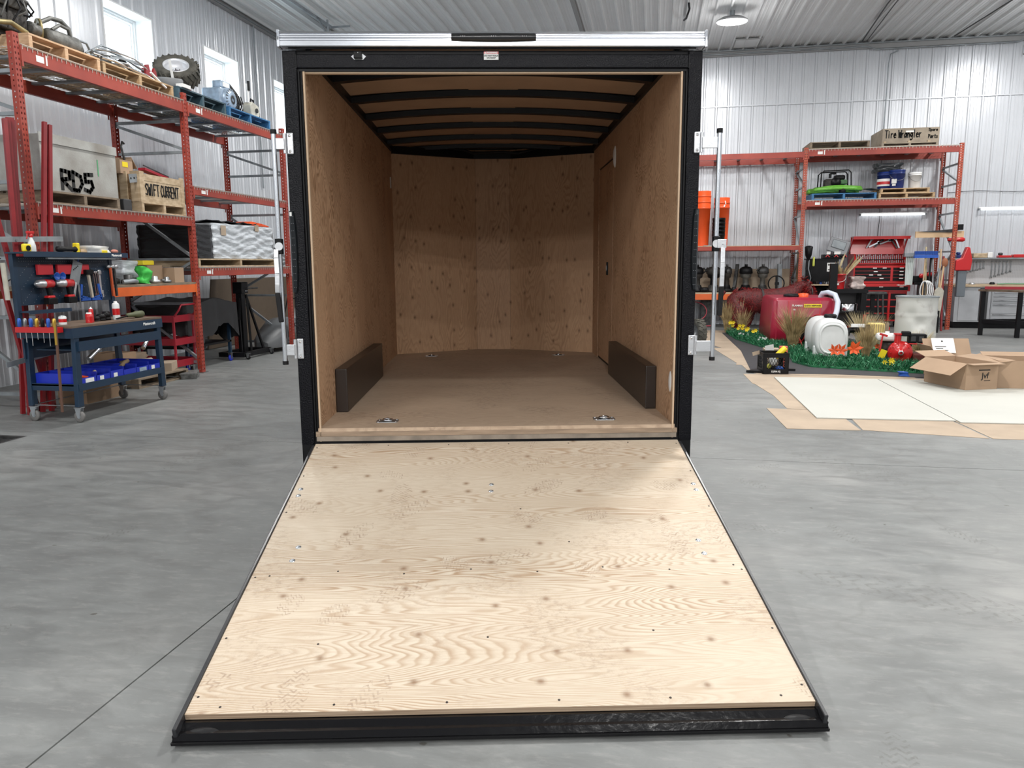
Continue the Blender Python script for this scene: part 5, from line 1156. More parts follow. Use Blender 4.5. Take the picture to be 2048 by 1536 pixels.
def wrench(t, L, w, m, x=0, z=0, tilt=0.0, adj=False):
    c, s = math.cos(tilt), math.sin(tilt)
    q = lambda a, b: (x+a*c+b*s, -0.02, z-a*s*0-b*c)
    MB().bar((x, -0.02, z), (x+L*s, -0.02, z-L*c), w, 0.008, (0, 1, 0)).lathe([(w*0.5, -0.005), (w*1.15, -0.005), (w*1.15, 0.005), (w*0.5, 0.005)], (x, -0.02, z), 14, 'y').box((x+L*s, -0.02, z-L*c-0.01), (w*2.3, 0.012, w*1.6)).build('shaft', m, t)
    for sg in (-1, 1): MB().box((x+L*s+sg*w*0.9, -0.02, z-L*c-0.02-w), (w*0.7, 0.012, w*1.4)).build('jaw', m, t)
for i, (v, L) in enumerate(((3.13, 0.22), (3.16, 0.26), (3.19, 0.20))):
    t = hang('combination_wrench', 'steel combination wrench on the pegboard, %s of three' % ('nearest', 'middle', 'farthest')[i], 'wrench', v, 1.40, group='wrenches on the pegboard')
    wrench(t, L, 0.013, chrome, tilt=0.08)
t = hang('adjustable_wrench', 'large adjustable wrench hanging jaw down on the pegboard', 'wrench', 3.22, 1.40)
wrench(t, 0.20, 0.026, alu_m, tilt=0.03)
t = hang('pliers', 'black handled pliers hanging beside the pale mallet', 'pliers', 3.09, 1.44)
for s in (-1, 1): MB().tube([(0, -0.02, 0), (s*0.02, -0.02, -0.05), (s*0.012, -0.02, -0.14)], 0.007, 6).build('handle', black_r, t)
for i, (v, m, lab) in enumerate(((3.385, mat('orange_handle', (0.5, 0.08, 0.02), 0.5), 'ball hammer with an orange handle hanging at the far end of the pegboard'), (3.44, steel_d, 'hammer with a dark handle at the far upright of the pegboard'))):
    t = hang('hammer', lab, 'hammer', v, 1.46)
    MB().lathe([(0.0, -0.05), (0.018, -0.045), (0.018, -0.02), (0.012, 0), (0.02, 0.02), (0.022, 0.05), (0, 0.055)], (0, -0.03, 0), 12, 'x').build('head', alu_m, t)
    MB().bar((0, -0.03, 0), (0.012, -0.03, -0.32), 0.024, 0.018, (0, 1, 0)).build('handle', m, t)
# on the top shelf
def bench(name, label, cat, v, u, z, rz=R90, group=None): return thing(name, label, cat, (u, v, z), rz, group)
uT = -4.745-YH+0.045
t = bench('spray_bottle', 'white spray bottle with a red trigger on top of the pegboard shelf', 'bottle', 2.33, uT, 1.6005)
MB().lathe([(0.034, 0), (0.036, 0.01), (0.036, 0.06), (0.026, 0.10), (0.014, 0.13), (0.013, 0.14)], n=18).build('bottle', milky, t)
MB().lathe([(0.016, 0.138), (0.018, 0.142), (0.018, 0.165), (0.014, 0.17)], n=14).build('collar', redp, t)
MB().bx(-0.045, 0.035, -0.012, 0.012, 0.17, 0.195).bar((-0.035, 0, 0.175), (-0.05, 0, 0.12), 0.01, 0.012).build('trigger_head', redp, t, bevel=0.005)
t = bench('tape_measure', 'yellow and black tape measure at the near corner of the pegboard shelf', 'tape measure', 2.215, uT+0.045, 1.6005)
MB().bx(-0.045, 0.045, -0.02, 0.02, 0, 0.075).build('case', yellow, t, bevel=0.015)
MB().cyl((0, -0.021, 0.035), (0, -0.026, 0.035), 0.025, n=16).build('disc', black_s, t)
t = bench('angle_grinder', 'black and yellow power tool lying on the pegboard shelf', 'tool', 2.80, uT, 1.6005)
MB().lathe([(0, -0.16), (0.028, -0.15), (0.03, -0.10), (0.020, -0.05), (0.022, 0.06), (0.03, 0.08), (0.028, 0.12)], (0, 0, 0.035), 14, 'x').build('body', black_r, t)
MB().bx(0.08, 0.12, -0.03, 0.03, 0.0, 0.10).build('gear_head', yellow, t, bevel=0.01)
MB().bx(0.13, 0.22, -0.03, 0.03, 0.0, 0.035).build('guard', beige, t, bevel=0.01)
tag(crumple(MB(), -0.16, 0.16, -0.06, 0.06, 0, 0.07, 0.01, 10, 6, 6, 31).build('white_glove', glove, None, (uT, 3.16, 1.6005), (0, 0, R90)), 'crumpled white cloth on the pegboard shelf', 'cloth')
tag(MB().bx(-0.04, 0.04, -0.015, 0.015, 0, 0.03).build('yellow_clip', yellow, None, (uT+0.06, 3.22, 1.6005), (0, 0, R90), bevel=0.005), 'small yellow clip in front of the white cloth', 'clip')
tag(MB().ball((0, 0, 0.022), 0.05, 12, 6, 1, 0.6, 0.45).build('pink_rag', mat('pink_cloth', (0.5, 0.2, 0.15), 0.8), None, (uT, 3.46, 1.6005), (0, 0, R90)), 'small pinkish rag at the far end of the pegboard shelf', 'rag')
# on the worktop
ZW = 0.9155
def can(name, label, v, u, r, h, m, capm, z=ZW, neck=0.5, cat='can'):
    t = bench(name, label, cat, v, u, z)
    MB().lathe([(r, 0), (r, h*0.8), (r*0.8, h*0.88)], n=18).build('body', m, t)
    MB().lathe([(r*0.8, h*0.88), (r*neck, h*0.92), (r*neck, h)], n=14).build('cap', capm, t)
    MB().lathe([(r*1.01, h*0.25), (r*1.01, h*0.6)], n=18, caps=False).build('label_band', redp if capm is not redp else paper, t)
    return t
can('small_jar', 'small white jar with a red band near the screwdriver rack', 2.33, -4.72, 0.035, 0.09, milky, steel, neck=0.7, cat='jar')
can('spray_can', 'short red and white can in the middle of the worktop', 2.56, -4.62, 0.034, 0.10, redp, paper, neck=0.7)
can('glue_bottle', 'thin red bottle with a white nozzle beside the short red can', 2.64, -4.66, 0.022, 0.15, redp, white_p, neck=0.3, cat='bottle')
can('aerosol_can', 'tall white and red aerosol can towards the far end of the worktop', 3.0, -4.66, 0.036, 0.19, milky, white_p, neck=0.45)
for i, (v, h) in enumerate(((2.74, 0.05), (2.82, 0.07), (2.90, 0.09))):
    o = MB().lathe([(0.015, 0), (0.045, 0.002), (0.045, h*0.3), (0.034, h*0.34), (0.045, h*0.38), (0.045, h*0.7), (0.03, h), (0.012, h)], n=18).build('black_coupling', black_s, None, (-4.70, v, ZW))
    tag(o, 'black stacked disc on the worktop, %s of three' % ('lowest', 'middle', 'tallest')[i], 'disc', 'black discs on the worktop')
t = bench('heat_gun', 'olive and black gun tool lying at the far end of the worktop', 'tool', 3.22, -4.60, ZW)
MB().lathe([(0, -0.14), (0.022, -0.13), (0.026, -0.02), (0.036, 0.0), (0.036, 0.10), (0.02, 0.12)], (0, 0, 0.038), 14, 'x').build('body', mat('olive', (0.09, 0.10, 0.05), 0.5), t)
MB().bar((-0.30, 0, 0.012), (-0.13, 0, 0.03), 0.02, 0.012).build('barrel', black_s, t)
# screwdriver rack on the near end
t = thing('screwdriver_rack', 'red rack fixed to the near end of the workbench', 'rack', (-4.745, 2.125, 0.86), 0)
MB().bx(-0.25, 0.20, -0.07, 0.0, 0, 0.05).build('rail', redp, t)
for i in range(7):
    x = -0.225+i*0.062; m = (blue_c, steel, blue_c, gold, black_s, blue_c, gold)[i]
    t = thing('screwdriver', 'screwdriver standing in the red rack with a %s handle, %s from the poles' % (('blue', 'grey', 'blue', 'yellow', 'black', 'blue', 'yellow')[i], ('first', 'second', 'third', 'fourth', 'fifth', 'sixth', 'seventh')[i]), 'screwdriver', (-4.745+x, 2.085, 0.915), 0, 'screwdrivers in the red rack')
    MB().lathe([(0.010, -0.01), (0.017, 0.0), (0.017, 0.06), (0.012, 0.075), (0, 0.078)], (0, 0, 0), 10).build('handle', m, t)
    MB().cyl((0, 0, -0.12-0.03*(i % 3)), (0, 0, -0.008), 0.004, n=6).build('shaft', chrome, t)
t = thing('pry_bar', 'long brown bar with a yellow clip hanging from the near end of the workbench', 'bar', (-4.555, 2.05, 0.92), 0)
MB().bar((0, 0, 0.02), (-0.02, 0.0, -0.80), 0.022, 0.012, (0, 1, 0)).build('bar', mat('rusty', (0.12, 0.06, 0.04), 0.7), t)
MB().bar((0.0, -0.008, 0.03), (-0.004, -0.008, -0.17), 0.02, 0.01, (0, 1, 0)).build('yellow_end', gold, t)
tag(MB().cyl((-5.04, 2.06, 1.16), (-5.045, 2.05, 1.50), 0.022, n=12).build('grease_tube', cream), 'cream tube hanging on the near side of the pegboard', 'tube')
tag(MB().tube([(-5.05, 2.04, 1.54), (-5.08, 1.95, 1.56), (-5.15, 1.80, 1.57)], 0.006, 6).build('black_cable', black_r), 'thin black cable sticking out left of the pegboard', 'cable')
# blue bins on the tray
for i in range(6):
    v = 2.31+i*0.195
    t = bench('parts_bin', 'blue plastic parts bin on the workbench tray, %s' % ('nearest, holding a white roll', 'second, holding tan hose', 'third, empty', 'fourth, with grey strips', 'fifth, with a pale label', 'farthest, with red caps')[i], 'bin', v, -4.745, 0.3605, R90, group='blue parts bins on the tray')
    w2 = 0.093
    MB().bx(-w2, -w2+0.004, -0.27, 0.25, 0, 0.095).bx(w2-0.004, w2, -0.27, 0.25, 0, 0.095).bx(-w2+.004, w2-.004, 0.246, 0.25, 0, 0.095).bx(-w2+.004, w2-.004, -0.27, -0.266, 0, 0.055 if i != 2 else 0.07).bx(-w2+.004, w2-.004, -.266, .246, 0, 0.004).build('bin_body', blue_b, t)
    if i != 3: MB().bx(-0.05, 0.06 if i in (0, 4) else 0.0, -0.2745, -0.2705, 0.006, 0.045).build('bin_label', paper if i != 4 else pblue, t)
tubething('tan_hose', 'coil of tan hose in the second blue bin', 'hose', [(-4.60, 2.46, 0.40), (-4.56, 2.50, 0.44), (-4.60, 2.55, 0.41), (-4.75, 2.54, 0.40), (-4.80, 2.47, 0.40)], 0.018, card_l)
tag(MB().ball((0, 0, 0), 0.05, 12, 6, 1, 1, 0.5).build('white_roll', white_p, None, (-4.68, 2.33, 0.41)), 'white roll lying in the nearest blue bin', 'roll')
tag(MB().box((0, 0, 0), (0.16, 0.05, 0.015), (0.1, 0.15, 0.2)).build('red_strip', orange_b, None, (-4.58, 2.30, 0.42)), 'orange-red strip in the nearest blue bin', 'strip')
tubething('strap_coil', 'brown strap coil across the fourth and fifth blue bins', 'strap', [(-4.60, 2.92, 0.43), (-4.62, 3.0, 0.46), (-4.64, 3.08, 0.47), (-4.68, 3.12, 0.46), (-4.74, 3.1, 0.44)], 0.022, mat('brown_strap', (0.20, 0.14, 0.08), 0.8))
# ---------------------------------------------------------------- right: rack against the back wall
V0 = 13.54
braces_r = (0.15, 1.05, 1.65, 2.45, 3.05, 3.45)
br = rack('red-orange pallet rack against the back wall right of the trailer', (0, V0, 0), 0, (0.86, 3.96, 7.0), 1.06,
     [[(3.77, 0.12, red_rack, 2), (1.80, 0.09, red_rack, 0), (0.76, 0.13, org_rack, 0)], [(3.80, 0.13, red_rack, 1), (2.745, 0.12, red_rack, 1)]], 3.85, mat('rack_red_orange', (0.42, 0.070, 0.032), 0.42, 0, var=0.25, vscale=3), 0.1, braces=braces_r)
MB().bx(0.9, 3.92, 0.0, 1.05, 0.762, 0.79).build('shelf_board', bench_w, br)
MB().bx(0.9, 3.92, 0.0, 1.05, 1.802, 1.815).build('shelf_board', crate_t, br)
MB().bx(4.4-0.44+0.07, 4.03, 0.5, 0.9, 0.9, 1.7).build('side_board', crate_t, br)
gpR = 'pallets on the right rack'
def rp(label, u0, u1, z, m, h=0.13, D=0.9, dv=0.02, **k): return pallet(label, ((u0+u1)/2, V0+dv+D/2, z), u1-u0, D, m, 0, group=gpR, h=h, **k)
rp('empty grey pallet on top of the right rack', 4.03, 5.22, 3.82, wood_o, h=0.14)
rp('grey pallet under the Tire Wrangler crate', 5.45, 6.55, 3.82, crate_g, h=0.075)
t = thing('long_crate', 'grey-tan crate hand lettered Tire Wrangler Spare Parts', 'crate', (5.98, V0+0.48, 3.896))
MB().bx(-0.52, 0.58, -0.44, 0.45, 0, 0.29).build('crate_body', crate_g, t, bevel=0.004)
for x in (-0.49, -0.02, 0.36): MB().bx(x, x+0.05, -0.455, -0.441, -0.0, 0.03).build('block', crate_t, t)
hand('painted_letters', 'Tire Wrangler', 0.15, 0.070, ink, t, (-0.47, -0.442, 0.10), thick=0.020, gap=0.06)
hand('painted_letters', 'Spare', 0.055, 0.042, ink, t, (0.37, -0.442, 0.215), thick=0.013, gap=0.1)
hand('painted_letters', 'Parts', 0.075, 0.044, ink, t, (0.37, -0.442, 0.075), thick=0.014, gap=0.1)
MB().bx(-0.07, 0.10, -0.4425, -0.4405, 0.205, 0.238).build('shipping_label', paper, t)
Z5 = 2.765
rp('blue pallet under the green hose and pump', 4.12, 5.42, Z5, blue_w, h=0.13)
rp('lower tan pallet of the two stacked under the buckets', 5.46, 6.56, Z5, wood, h=0.11, dv=0.02)
rp('upper tan pallet of the two stacked under the buckets', 5.50, 6.46, Z5+0.1105, wood, h=0.10, dv=0.05)
Z6 = Z5+0.211
# green hose coils
pts = []
for k in range(70):
    a = k/69*PI*2*3.2; r = 0.36+0.07*math.sin(a*0.7); pts.append((r*1.35*math.cos(a), r*0.8*math.sin(a), 0.045+0.085*(k/69)*1.2+0.01*math.sin(a*3)))
tag(MB().tube(pts, 0.040, 8).build('green_hose', green_h, None, (4.64, V0+0.42, Z5+0.13)), 'bright green suction hose coiled on the blue pallet', 'hose')
t = thing('water_pump', 'black motor pump in a tubular frame on top of the green hose', 'pump', (4.65, V0+0.42, Z5+0.24))
for y in (-0.16, 0.16): MB().tube([(-0.32, y, 0.0), (-0.31, y, 0.33), (-0.26, y, 0.38), (0.24, y, 0.39), (0.29, y, 0.34), (0.31, y, 0.0)], 0.014, 8).build('frame_hoop', black_s, t)
MB().bx(-0.22, 0.05, -0.12, 0.12, 0.04, 0.22).build('engine_block', engine, t, bevel=0.03)
MB().lathe([(0, -0.14), (0.10, -0.13), (0.11, -0.05), (0.05, 0)], (0.0, 0, 0.14), 18, 'y').build('pump_housing', black_s, t)
MB().bx(-0.02, 0.20, -0.08, 0.08, 0.20, 0.30).build('fuel_tank', black_s, t, bevel=0.03)
MB().bx(0.10, 0.24, -0.1, 0.1, 0.10, 0.20).build('muffler', mat('pump_green', (0.05, 0.14, 0.05), 0.5), t, bevel=0.02)
MB().cyl((-0.12, -0.1, 0.24), (-0.12, -0.1, 0.33), 0.03, n=10).cyl((-.12, -.1, .33), (0.0, -.1, .33), 0.02, n=8).build('pipe', black_s, t)
MB().lathe([(0.06, 0), (0.07, 0.02), (0.07, 0.10), (0.05, 0.12)], (0.10, -0.30, -0.10), 14).build('strainer', black_s, t)
def bucket(label, u, v, z, r, h, m, lid=None, lab=None, bail=True, group=None):
    t = thing('bucket', label, 'bucket', (u, v, z), 0, group)
    MB().lathe([(r*0.86, 0), (r*0.88, 0.005), (r, h*0.80), (r*1.04, h*0.80), (r*1.04, h*0.83), (r, h*0.835), (r*1.0, h*0.89), (r*1.05, h*0.89), (r*1.05, h*0.92), (r, h*0.925), (r*1.02, h), (r*0.97, h), (r*0.84, 0.01), (0, 0.01)], n=26).build('bucket_body', m, t)
    if lid: MB().lathe([(r*1.05, h*0.97), (r*1.06, h*1.01), (r*0.95, h*1.02), (r*0.93, h*1.0), (0, h*1.0)], n=24).build('lid', lid, t)
    if lab: MB().lathe([(r*0.96, h*0.18), (r*1.0, h*0.6)], n=24, caps=False).build('label_band', lab, t)
    if bail: MB().tube([(r*1.03*math.cos(a), -r*1.03*abs(math.sin(a))*1.0, h*0.85-h*0.42*abs(math.sin(a))) for a in [PI*k/12 for k in range(13)]], 0.004, 5).build('bail', steel, t)
    return t
t = bucket('dark blue drum with a printed white label on the stacked pallets', 5.66, V0+0.38, Z6, 0.16, 0.36, navy, lab=paper, bail=False)
MB().lathe([(0.158, 0.10), (0.160, 0.16)], n=24, caps=False).build('red_band', redp, t)
t = bucket('plain dark blue pail with small stickers on the stacked pallets', 5.86, V0+0.26, Z6, 0.155, 0.38, navy, lid=navy)
MB().box((-0.085, -0.128, 0.15), (0.10, 0.004, 0.09), (0, 0, -0.6)).build('sticker', paper, t); MB().box((-0.085, -0.128, 0.075), (0.07, 0.004, 0.04), (0, 0, -0.6)).build('sticker', paper, t)
bucket('white pail with a wire bail on the stacked pallets', 6.22, V0+0.28, Z6, 0.125, 0.33, white_p)
tag(crumple(MB(), -0.24, 0.26, -0.15, 0.2, 0, 0.18, 0.02, 10, 8, 8, 77).build('black_film', mat('black_clear_film', (0.05, 0.055, 0.06), 0.15), None, (5.72, V0+0.52, Z6+0.372)), 'crumpled black plastic film on top of the blue drum', 'film')
tag(MB().box((0, 0, 0.012), (0.22, 0.30, 0.02), (0.05, 0.1, 0.4)).build('dark_board', steel_d, None, (5.38, V0+0.25, Z5+0.20)), 'dark board poking out between the blue and tan pallets', 'board')
# orange and black nested buckets on the left bay shelf
Z7 = 1.8155
def stack(label, u, v, r, n, h, m, group, z=Z7, tagm=None, step=0.075):
    for i in range(n):
        t = thing('nested_bucket', label[i] if isinstance(label, list) else label, 'bucket', (u, v, z+i*step), 0, group)
        MB().lathe([(r*0.85, 0), (r, h*0.86), (r*1.04, h*0.86), (r*1.04, h*0.9), (r, h*0.9), (r*1.02, h), (r*0.96, h), (r*0.82, 0.01), (0, 0.01)], n=24).build('bucket_body', m, t)
stack(['orange bucket at the bottom of the taller nested stack', 'orange bucket in the middle of the taller nested stack', 'orange bucket at the top of the taller nested stack by the trailer'], 1.88, V0+0.35, 0.165, 3, 0.95, orange_b, 'orange buckets', step=0.13)
t = stack(['lower orange bucket of the shorter stack behind the lock rod', 'upper orange bucket of the shorter stack, with white marks'], 2.30, V0+0.50, 0.17, 2, 0.97, orange_b, 'orange buckets', step=0.10)
MB().box((2.34, V0+0.326, 2.70), (0.03, 0.003, 0.05), (0, .3, 0)).box((2.36, V0+0.326, 2.77), (0.02, 0.003, 0.08), (0, -.2, 0)).build('tape_mark', paper, bpy.data.objects['nested_bucket.004'] , (-2.30, -V0-0.50, -Z7-0.10), kind='stuff')
stack(['black bucket, lowest of the nested black stack', 'second black bucket up in the nested black stack', 'third black bucket up in the nested black stack', 'fourth black bucket up in the nested black stack', 'black bucket, topmost of the nested black stack'], 2.22, V0+0.16, 0.14, 5, 0.27, black_s, 'black buckets', step=0.085)
tag(MB().box((0, 0, 0.01), (0.5, 0.25, 0.015)).build('flat_tray', galv, None, (2.15, V0+0.2, Z7-0.0+0.0)), 'flat grey tray under the buckets', 'tray').location.z = Z7+0.0
# drive parts on the lowest left bay shelf
Z8 = 0.7905
def axle(label, u, v, s, m1, m2, kind=0):
    t = thing('driveline_part', label, 'part', (u, v, Z8), u*7, 'driveline parts on the low shelf')
    MB().lathe([(0.05*s, 0), (0.15*s, 0.01), (0.15*s, 0.05), (0.10*s, 0.09), (0.08*s, 0.16)], n=16).build('flange', m1, t)
    MB().lathe([(0.06*s, 0.16), (0.055*s, 0.30), (0.10*s, 0.33), (0.11*s, 0.40)], n=14).build('shaft', m2, t)
    MB().lathe([(0.11*s, 0.40), (0.13*s, 0.42), (0.12*s, 0.52), (0.08*s, 0.56), (0.03*s, 0.57), (0.03*s, 0.62)], n=14).build('yoke', steel_d if kind else m1, t)
    MB().tube([(0.10*s, -0.02, 0.42), (0.17*s, -0.03, 0.48), (0.12*s, 0, 0.54)], 0.018*s, 6).build('bracket', m1, t)
axle('black and white driveshaft joint standing left of the grey boot', 2.88, V0+0.5, 1.15, black_s, eng_l)
axle('grey ribbed driveshaft boot standing upright on the low shelf', 3.25, V0+0.5, 1.0, steel_d, eng_l, 1)
axle('dark greasy joint just right of the lock lever on the low shelf', 2.46, V0+0.45, 0.9, black_s, engine, 1)
axle('dark joint with green paint nearest the trailer on the low shelf', 2.16, V0+0.35, 1.3, engine, black_s)
axle('black joint half hidden by the trailer on the low shelf', 1.80, V0+0.30, 1.1, black_s, engine)
for i, (u, r) in enumerate(((3.05, .07), (1.95, .1), (2.6, .06))):
    tag(MB().lathe([(0, 0), (r, 0.01), (r, 0.08), (r*.7, 0.11), (0, 0.11)], n=16).build('round_part', black_s, None, (u, V0+0.18, Z8)), 'black round cap on the low shelf, %s' % ('between the upright joints', 'beside the trailer', 'behind the red figure rump')[i], 'cap')
tag(MB().bar((3.62, V0+0.45, Z8), (3.60, V0+0.5, Z8+0.62), 0.09, 0.05).build('grey_post', galv), 'grey upright square post on the low shelf', 'post')
tag(MB().bar((2.62, V0+0.45, Z8), (2.70, V0+0.6, Z8+0.62), 0.07, 0.05).build('grey_post', steel_d), 'dark slanted post on the low shelf behind the red figure rump', 'post')
t = thing('steering_wheel', 'black open ring handle standing on the low shelf behind the red figure', 'wheel', (3.52, V0+0.32, Z8+0.19))
MB().tube([(0.17*math.cos(a), 0, 0.17*math.sin(a)) for a in [2*PI*k/20 for k in range(20)]], 0.014, 8, closed=True).build('ring', black_s, t)
MB().bx(-0.02, 0.02, -0.01, 0.01, -0.16, 0.16).bx(-0.03, 0.06, -0.02, 0.02, -0.03, 0.03).build('spoke', black_s, t)
tag(MB().bx(0.98, 3.9, V0+0.93, V0+0.96, 0.791, 1.30).build('corrugated_card', card_l), 'tan corrugated backing sheet behind the low shelf parts', 'sheet')
t = thing('pressure_hose', 'red hose hanging in a loop under the low shelf beside the trailer', 'hose', (1.72, V0+0.15, 0.0))
MB().tube([(0.30*math.cos(a), 0.05*math.sin(a*2), 0.36+0.22*math.sin(a)) for a in [2*PI*k/24 for k in range(24)]], 0.012, 6, closed=True).tube([(-0.2, -.1, 0.02), (0.1, -.12, .03), (0.38, -.05, 0.04), (0.45, .02, 0.08)], 0.014, 6).build('loop', mat('hose_red', (0.40, 0.05, 0.07), 0.5), t)
for u in (1.45, 2.05): tag(MB().bx(-0.14, 0.14, -0.1, 0.2, 0, 0.60).build('dark_board', steel_d, None, (u, V0+0.5, 0)), 'dark grey box standing under the low shelf, %s' % ('nearer the trailer' if u < 2 else 'right one'), 'box')
tyre('tyre', 'small knobbly grey tyre beside the lower lock bracket', (1.62, 9.6, 0.24), (0, R90, 0.3), 0.235, 0.15, steel, tire_g, 18)

# ---------------------------------------------------------------- tubes on the wall
def tubelight(label, u0, u1, z):
    t = thing('tube_light', label, 'lamp', ((u0+u1)/2, VB-0.06, z), 0, 'tube lights on the back wall')
    L = (u1-u0)/2
    MB().bx(-L, L, -0.02, 0.03, 0.015, 0.05).build('housing', white_p, t)
    MB().cyl((-L+0.03, -0.035, 0), (L-0.03, -0.035, 0), 0.017, n=10).build('tube', mat('tube_glow', (1, 1, 1), 0.4, emit=3.2, ecol=(0.95, 0.98, 1.0)), t)
    for s in (-1, 1): MB().bx(s*L, s*(L-0.035), -0.055, 0.02, -0.022, 0.022).build('end_cap', galv, t)
tubelight('white tube light on the back wall above the red tool chest', 5.37, 6.77, 2.49)
tubelight('white tube light on the back wall at the right edge', 7.83, 9.25, 2.57)
tubething('light_cord', 'thin dark cord dropping on the wall behind the tool chest', 'cord', [(5.8, VB-0.03, 2.74), (5.82, VB-0.03, 2.5), (5.80, VB-0.03, 2.0)], 0.006, black_r)
tubething('wall_wire', 'thin wire sagging across the back wall at right', 'wire', [(7.2, VB-0.03, 2.95), (7.8, VB-0.03, 2.98), (8.5, VB-0.03, 2.94), (9.4, VB-0.03, 2.97)], 0.005, black_r)

# ---------------------------------------------------------------- red tool chest
t = thing('tool_chest', 'tall red tool chest with black drawers and its lid raised', 'tool chest', (5.76, 14.0, 0))
MB().bx(-0.56, 0.56, 0.10, 0.66, 0.14, 0.80).build('lower_cabinet', redp, t)
MB().bx(-0.58, 0.58, 0.06, 0.66, 0.98, 1.36).bx(-0.60, 0.60, 0.04, 0.66, 0.80, 0.97).build('upper_cabinet', redp, t)
MB().prism([(-0.0+0.06, 1.361), (0.66, 1.361), (0.66, 1.62), (0.16, 1.62), (0.06, 1.50)], 0.545, 0.58, 'x').prism([(0.06, 1.361), (0.66, 1.361), (0.66, 1.62), (0.16, 1.62), (0.06, 1.50)], -0.58, -0.545, 'x').bx(-0.545, 0.545, 0.62, 0.66, 1.361, 1.62).build('till', redp, t)
for i in range(4):
    z = 1.285-i*0.075
    MB().bx(-0.555, 0.18, 0.048, 0.059, z-0.030, z+0.032).bx(-0.555, 0.18, 0.040, 0.048, z+0.02, z+0.032).build('drawer', black_s, t)
    MB().bx(0.235, 0.555, 0.048, 0.059, z-0.030, z+0.032).bx(0.235, 0.555, 0.040, 0.048, z+0.02, z+0.032).build('drawer', black_s, t)
    for x in ((-0.15, 0.05), (-0.13,), (-0.22, -0.05), (0.0,))[i]: MB().bx(x-0.04, x+0.04, 0.036, 0.040, z+0.014, z+0.034).build('drawer_label', paper, t)
    MB().bx(0.36, 0.44, 0.036, 0.040, z+0.014, z+0.034).build('drawer_label', paper, t)
MB().bx(-0.55, 0.55, 0.028, 0.039, 0.825, 0.905).build('drawer', black_s, t)
for x in (-0.42, 0.0, 0.42): MB().bx(x-0.04, x+0.04, 0.022, 0.028, 0.89, 0.905).build('drawer_label', paper, t)
text('maker_name', 'Milwaukee', 0.045, paper, t, (0.42, 0.037, 0.937), bold=0.001)
for i in range(4):
    z = 0.68-i*0.15
    MB().bx(-0.54, 0.17, 0.085, 0.099, z-0.05, z+0.07).build('drawer', black_s, t); MB().bx(0.23, 0.54, 0.085, 0.099, z-0.05, z+0.07).build('drawer', black_s, t)
MB().bx(0.18, 0.22, 0.08, 0.0995, 0.15, 0.79).build('divider', redp, t)
for x in (-0.48, 0.48):
    for y in (0.18, 0.58): caster(t, x, y, 0.055)
# raised lid
MB().box((0, 0.56, 1.80), (1.12, 0.02, 0.38), (-0.16, 0, 0)).build('lid_panel', redp, t)
for sg in (-1, 1): MB().prism([(0.62, 1.62), (0.30, 1.985), (0.36, 2.0), (0.66, 1.64)], sg*0.575, sg*0.56, 'x').build('lid_side', redp, t)
MB().bx(-0.575, 0.60, 0.22, 0.54, 1.985, 2.005).box((0, 0.235, 1.965), (1.175, 0.02, 0.05)).build('lid_top', redp, t)
# sockets in rows
sk = MB().cyl((0, 0, 0), (0, 0, 0.05), 0.013, n=8)
s0 = None; k = 0
for row, (y, z, nn, h) in enumerate(((0.40, 1.50, 26, 1.6), (0.22, 1.42, 24, 0.9))):
    MB().bx(-0.52, 0.52, y-0.04, y+0.06, z-0.02, z-0.001).build('socket_rail', redp if row else black_s, t)
    for i in range(nn):
        x = -0.50+i*1.0/(nn-1); g_ = 'sockets in the tool chest'
        o = sk.build('socket', (chrome, steel_d, chrome, steel)[(i*3+row) % 4], None, (5.76+x, 14.0+y, z)) if s0 is None else s0.copy()
        if s0 is None: s0 = o
        else: COL.objects.link(o); o.location = (5.76+x, 14.0+y, z)
        o.scale = (1, 1, h*(1+0.2*((i*7) % 3)))
        tag(o, 'upright steel socket in the %s row of the red tool chest, %s from the left' % (('back', 'front')[row], ORD[i]), 'socket', g_)
for i, (x, z, m, r_) in enumerate(((-0.18, 1.86, steel, 0.5), (-0.08, 1.83, chrome, 1.1), (0.02, 1.86, steel_d, 0.8), (0.15, 1.88, steel, 1.2), (0.34, 1.84, steel_d, -0.6), (0.40, 1.86, chrome, -0.4))):
    tag(MB().box((0, 0, 0), (0.03, 0.02, 0.24), (0, r_, 0)).box((0.10*math.sin(r_), 0, 0.10*math.cos(r_)), (0.06, 0.02, 0.04), (0, r_, 0)).build('hand_tool', m, None, (5.76+x, 14.0+0.50-(z-1.86)*0.0, z)), 'steel hand tool held inside the raised red lid, %s from the left' % ('first', 'second', 'third', 'fourth', 'fifth', 'sixth')[i], 'tool', 'tools in the raised lid')
# black cabinet left of the chest
t = thing('black_cabinet', 'black steel cabinet with a printed white sheet beside the rack post', 'cabinet', (4.62, 13.98, 0))
MB().bx(-0.38, 0.22, 0.0, 0.5, 1.02, 1.50).bx(-0.42, 0.26, -0.02, 0.52, 1.50, 1.525).build('upper_box', black_s, t)
MB().bx(-0.38, 0.22, 0.0, 0.5, 0.93, 0.96).build('shelf', bench_w, t)
for x in (-0.38, 0.18):
    for y in (0.0, 0.46): MB().bx(x, x+0.04, y, y+0.04, 0, 1.02).build('post', black_s, t)
for z in (0.3, 0.6): MB().bx(-0.34, 0.18, 0.0, 0.5, z, z+0.02).build('shelf', black_s, t)
MB().bx(-0.38, 0.22, 0.45, 0.5, 0.0, 0.93).build('back', black_s, t)
s_ = MB().bx(-0.02, 0.17, -0.003, 0.0, 1.24, 1.43).build('printed_sheet', paper, t)
mb = MB()
for q in range(3): mb.bx(0.0+q*0.055, 0.03+q*0.055, -0.005, -0.0035, 1.37, 1.41)
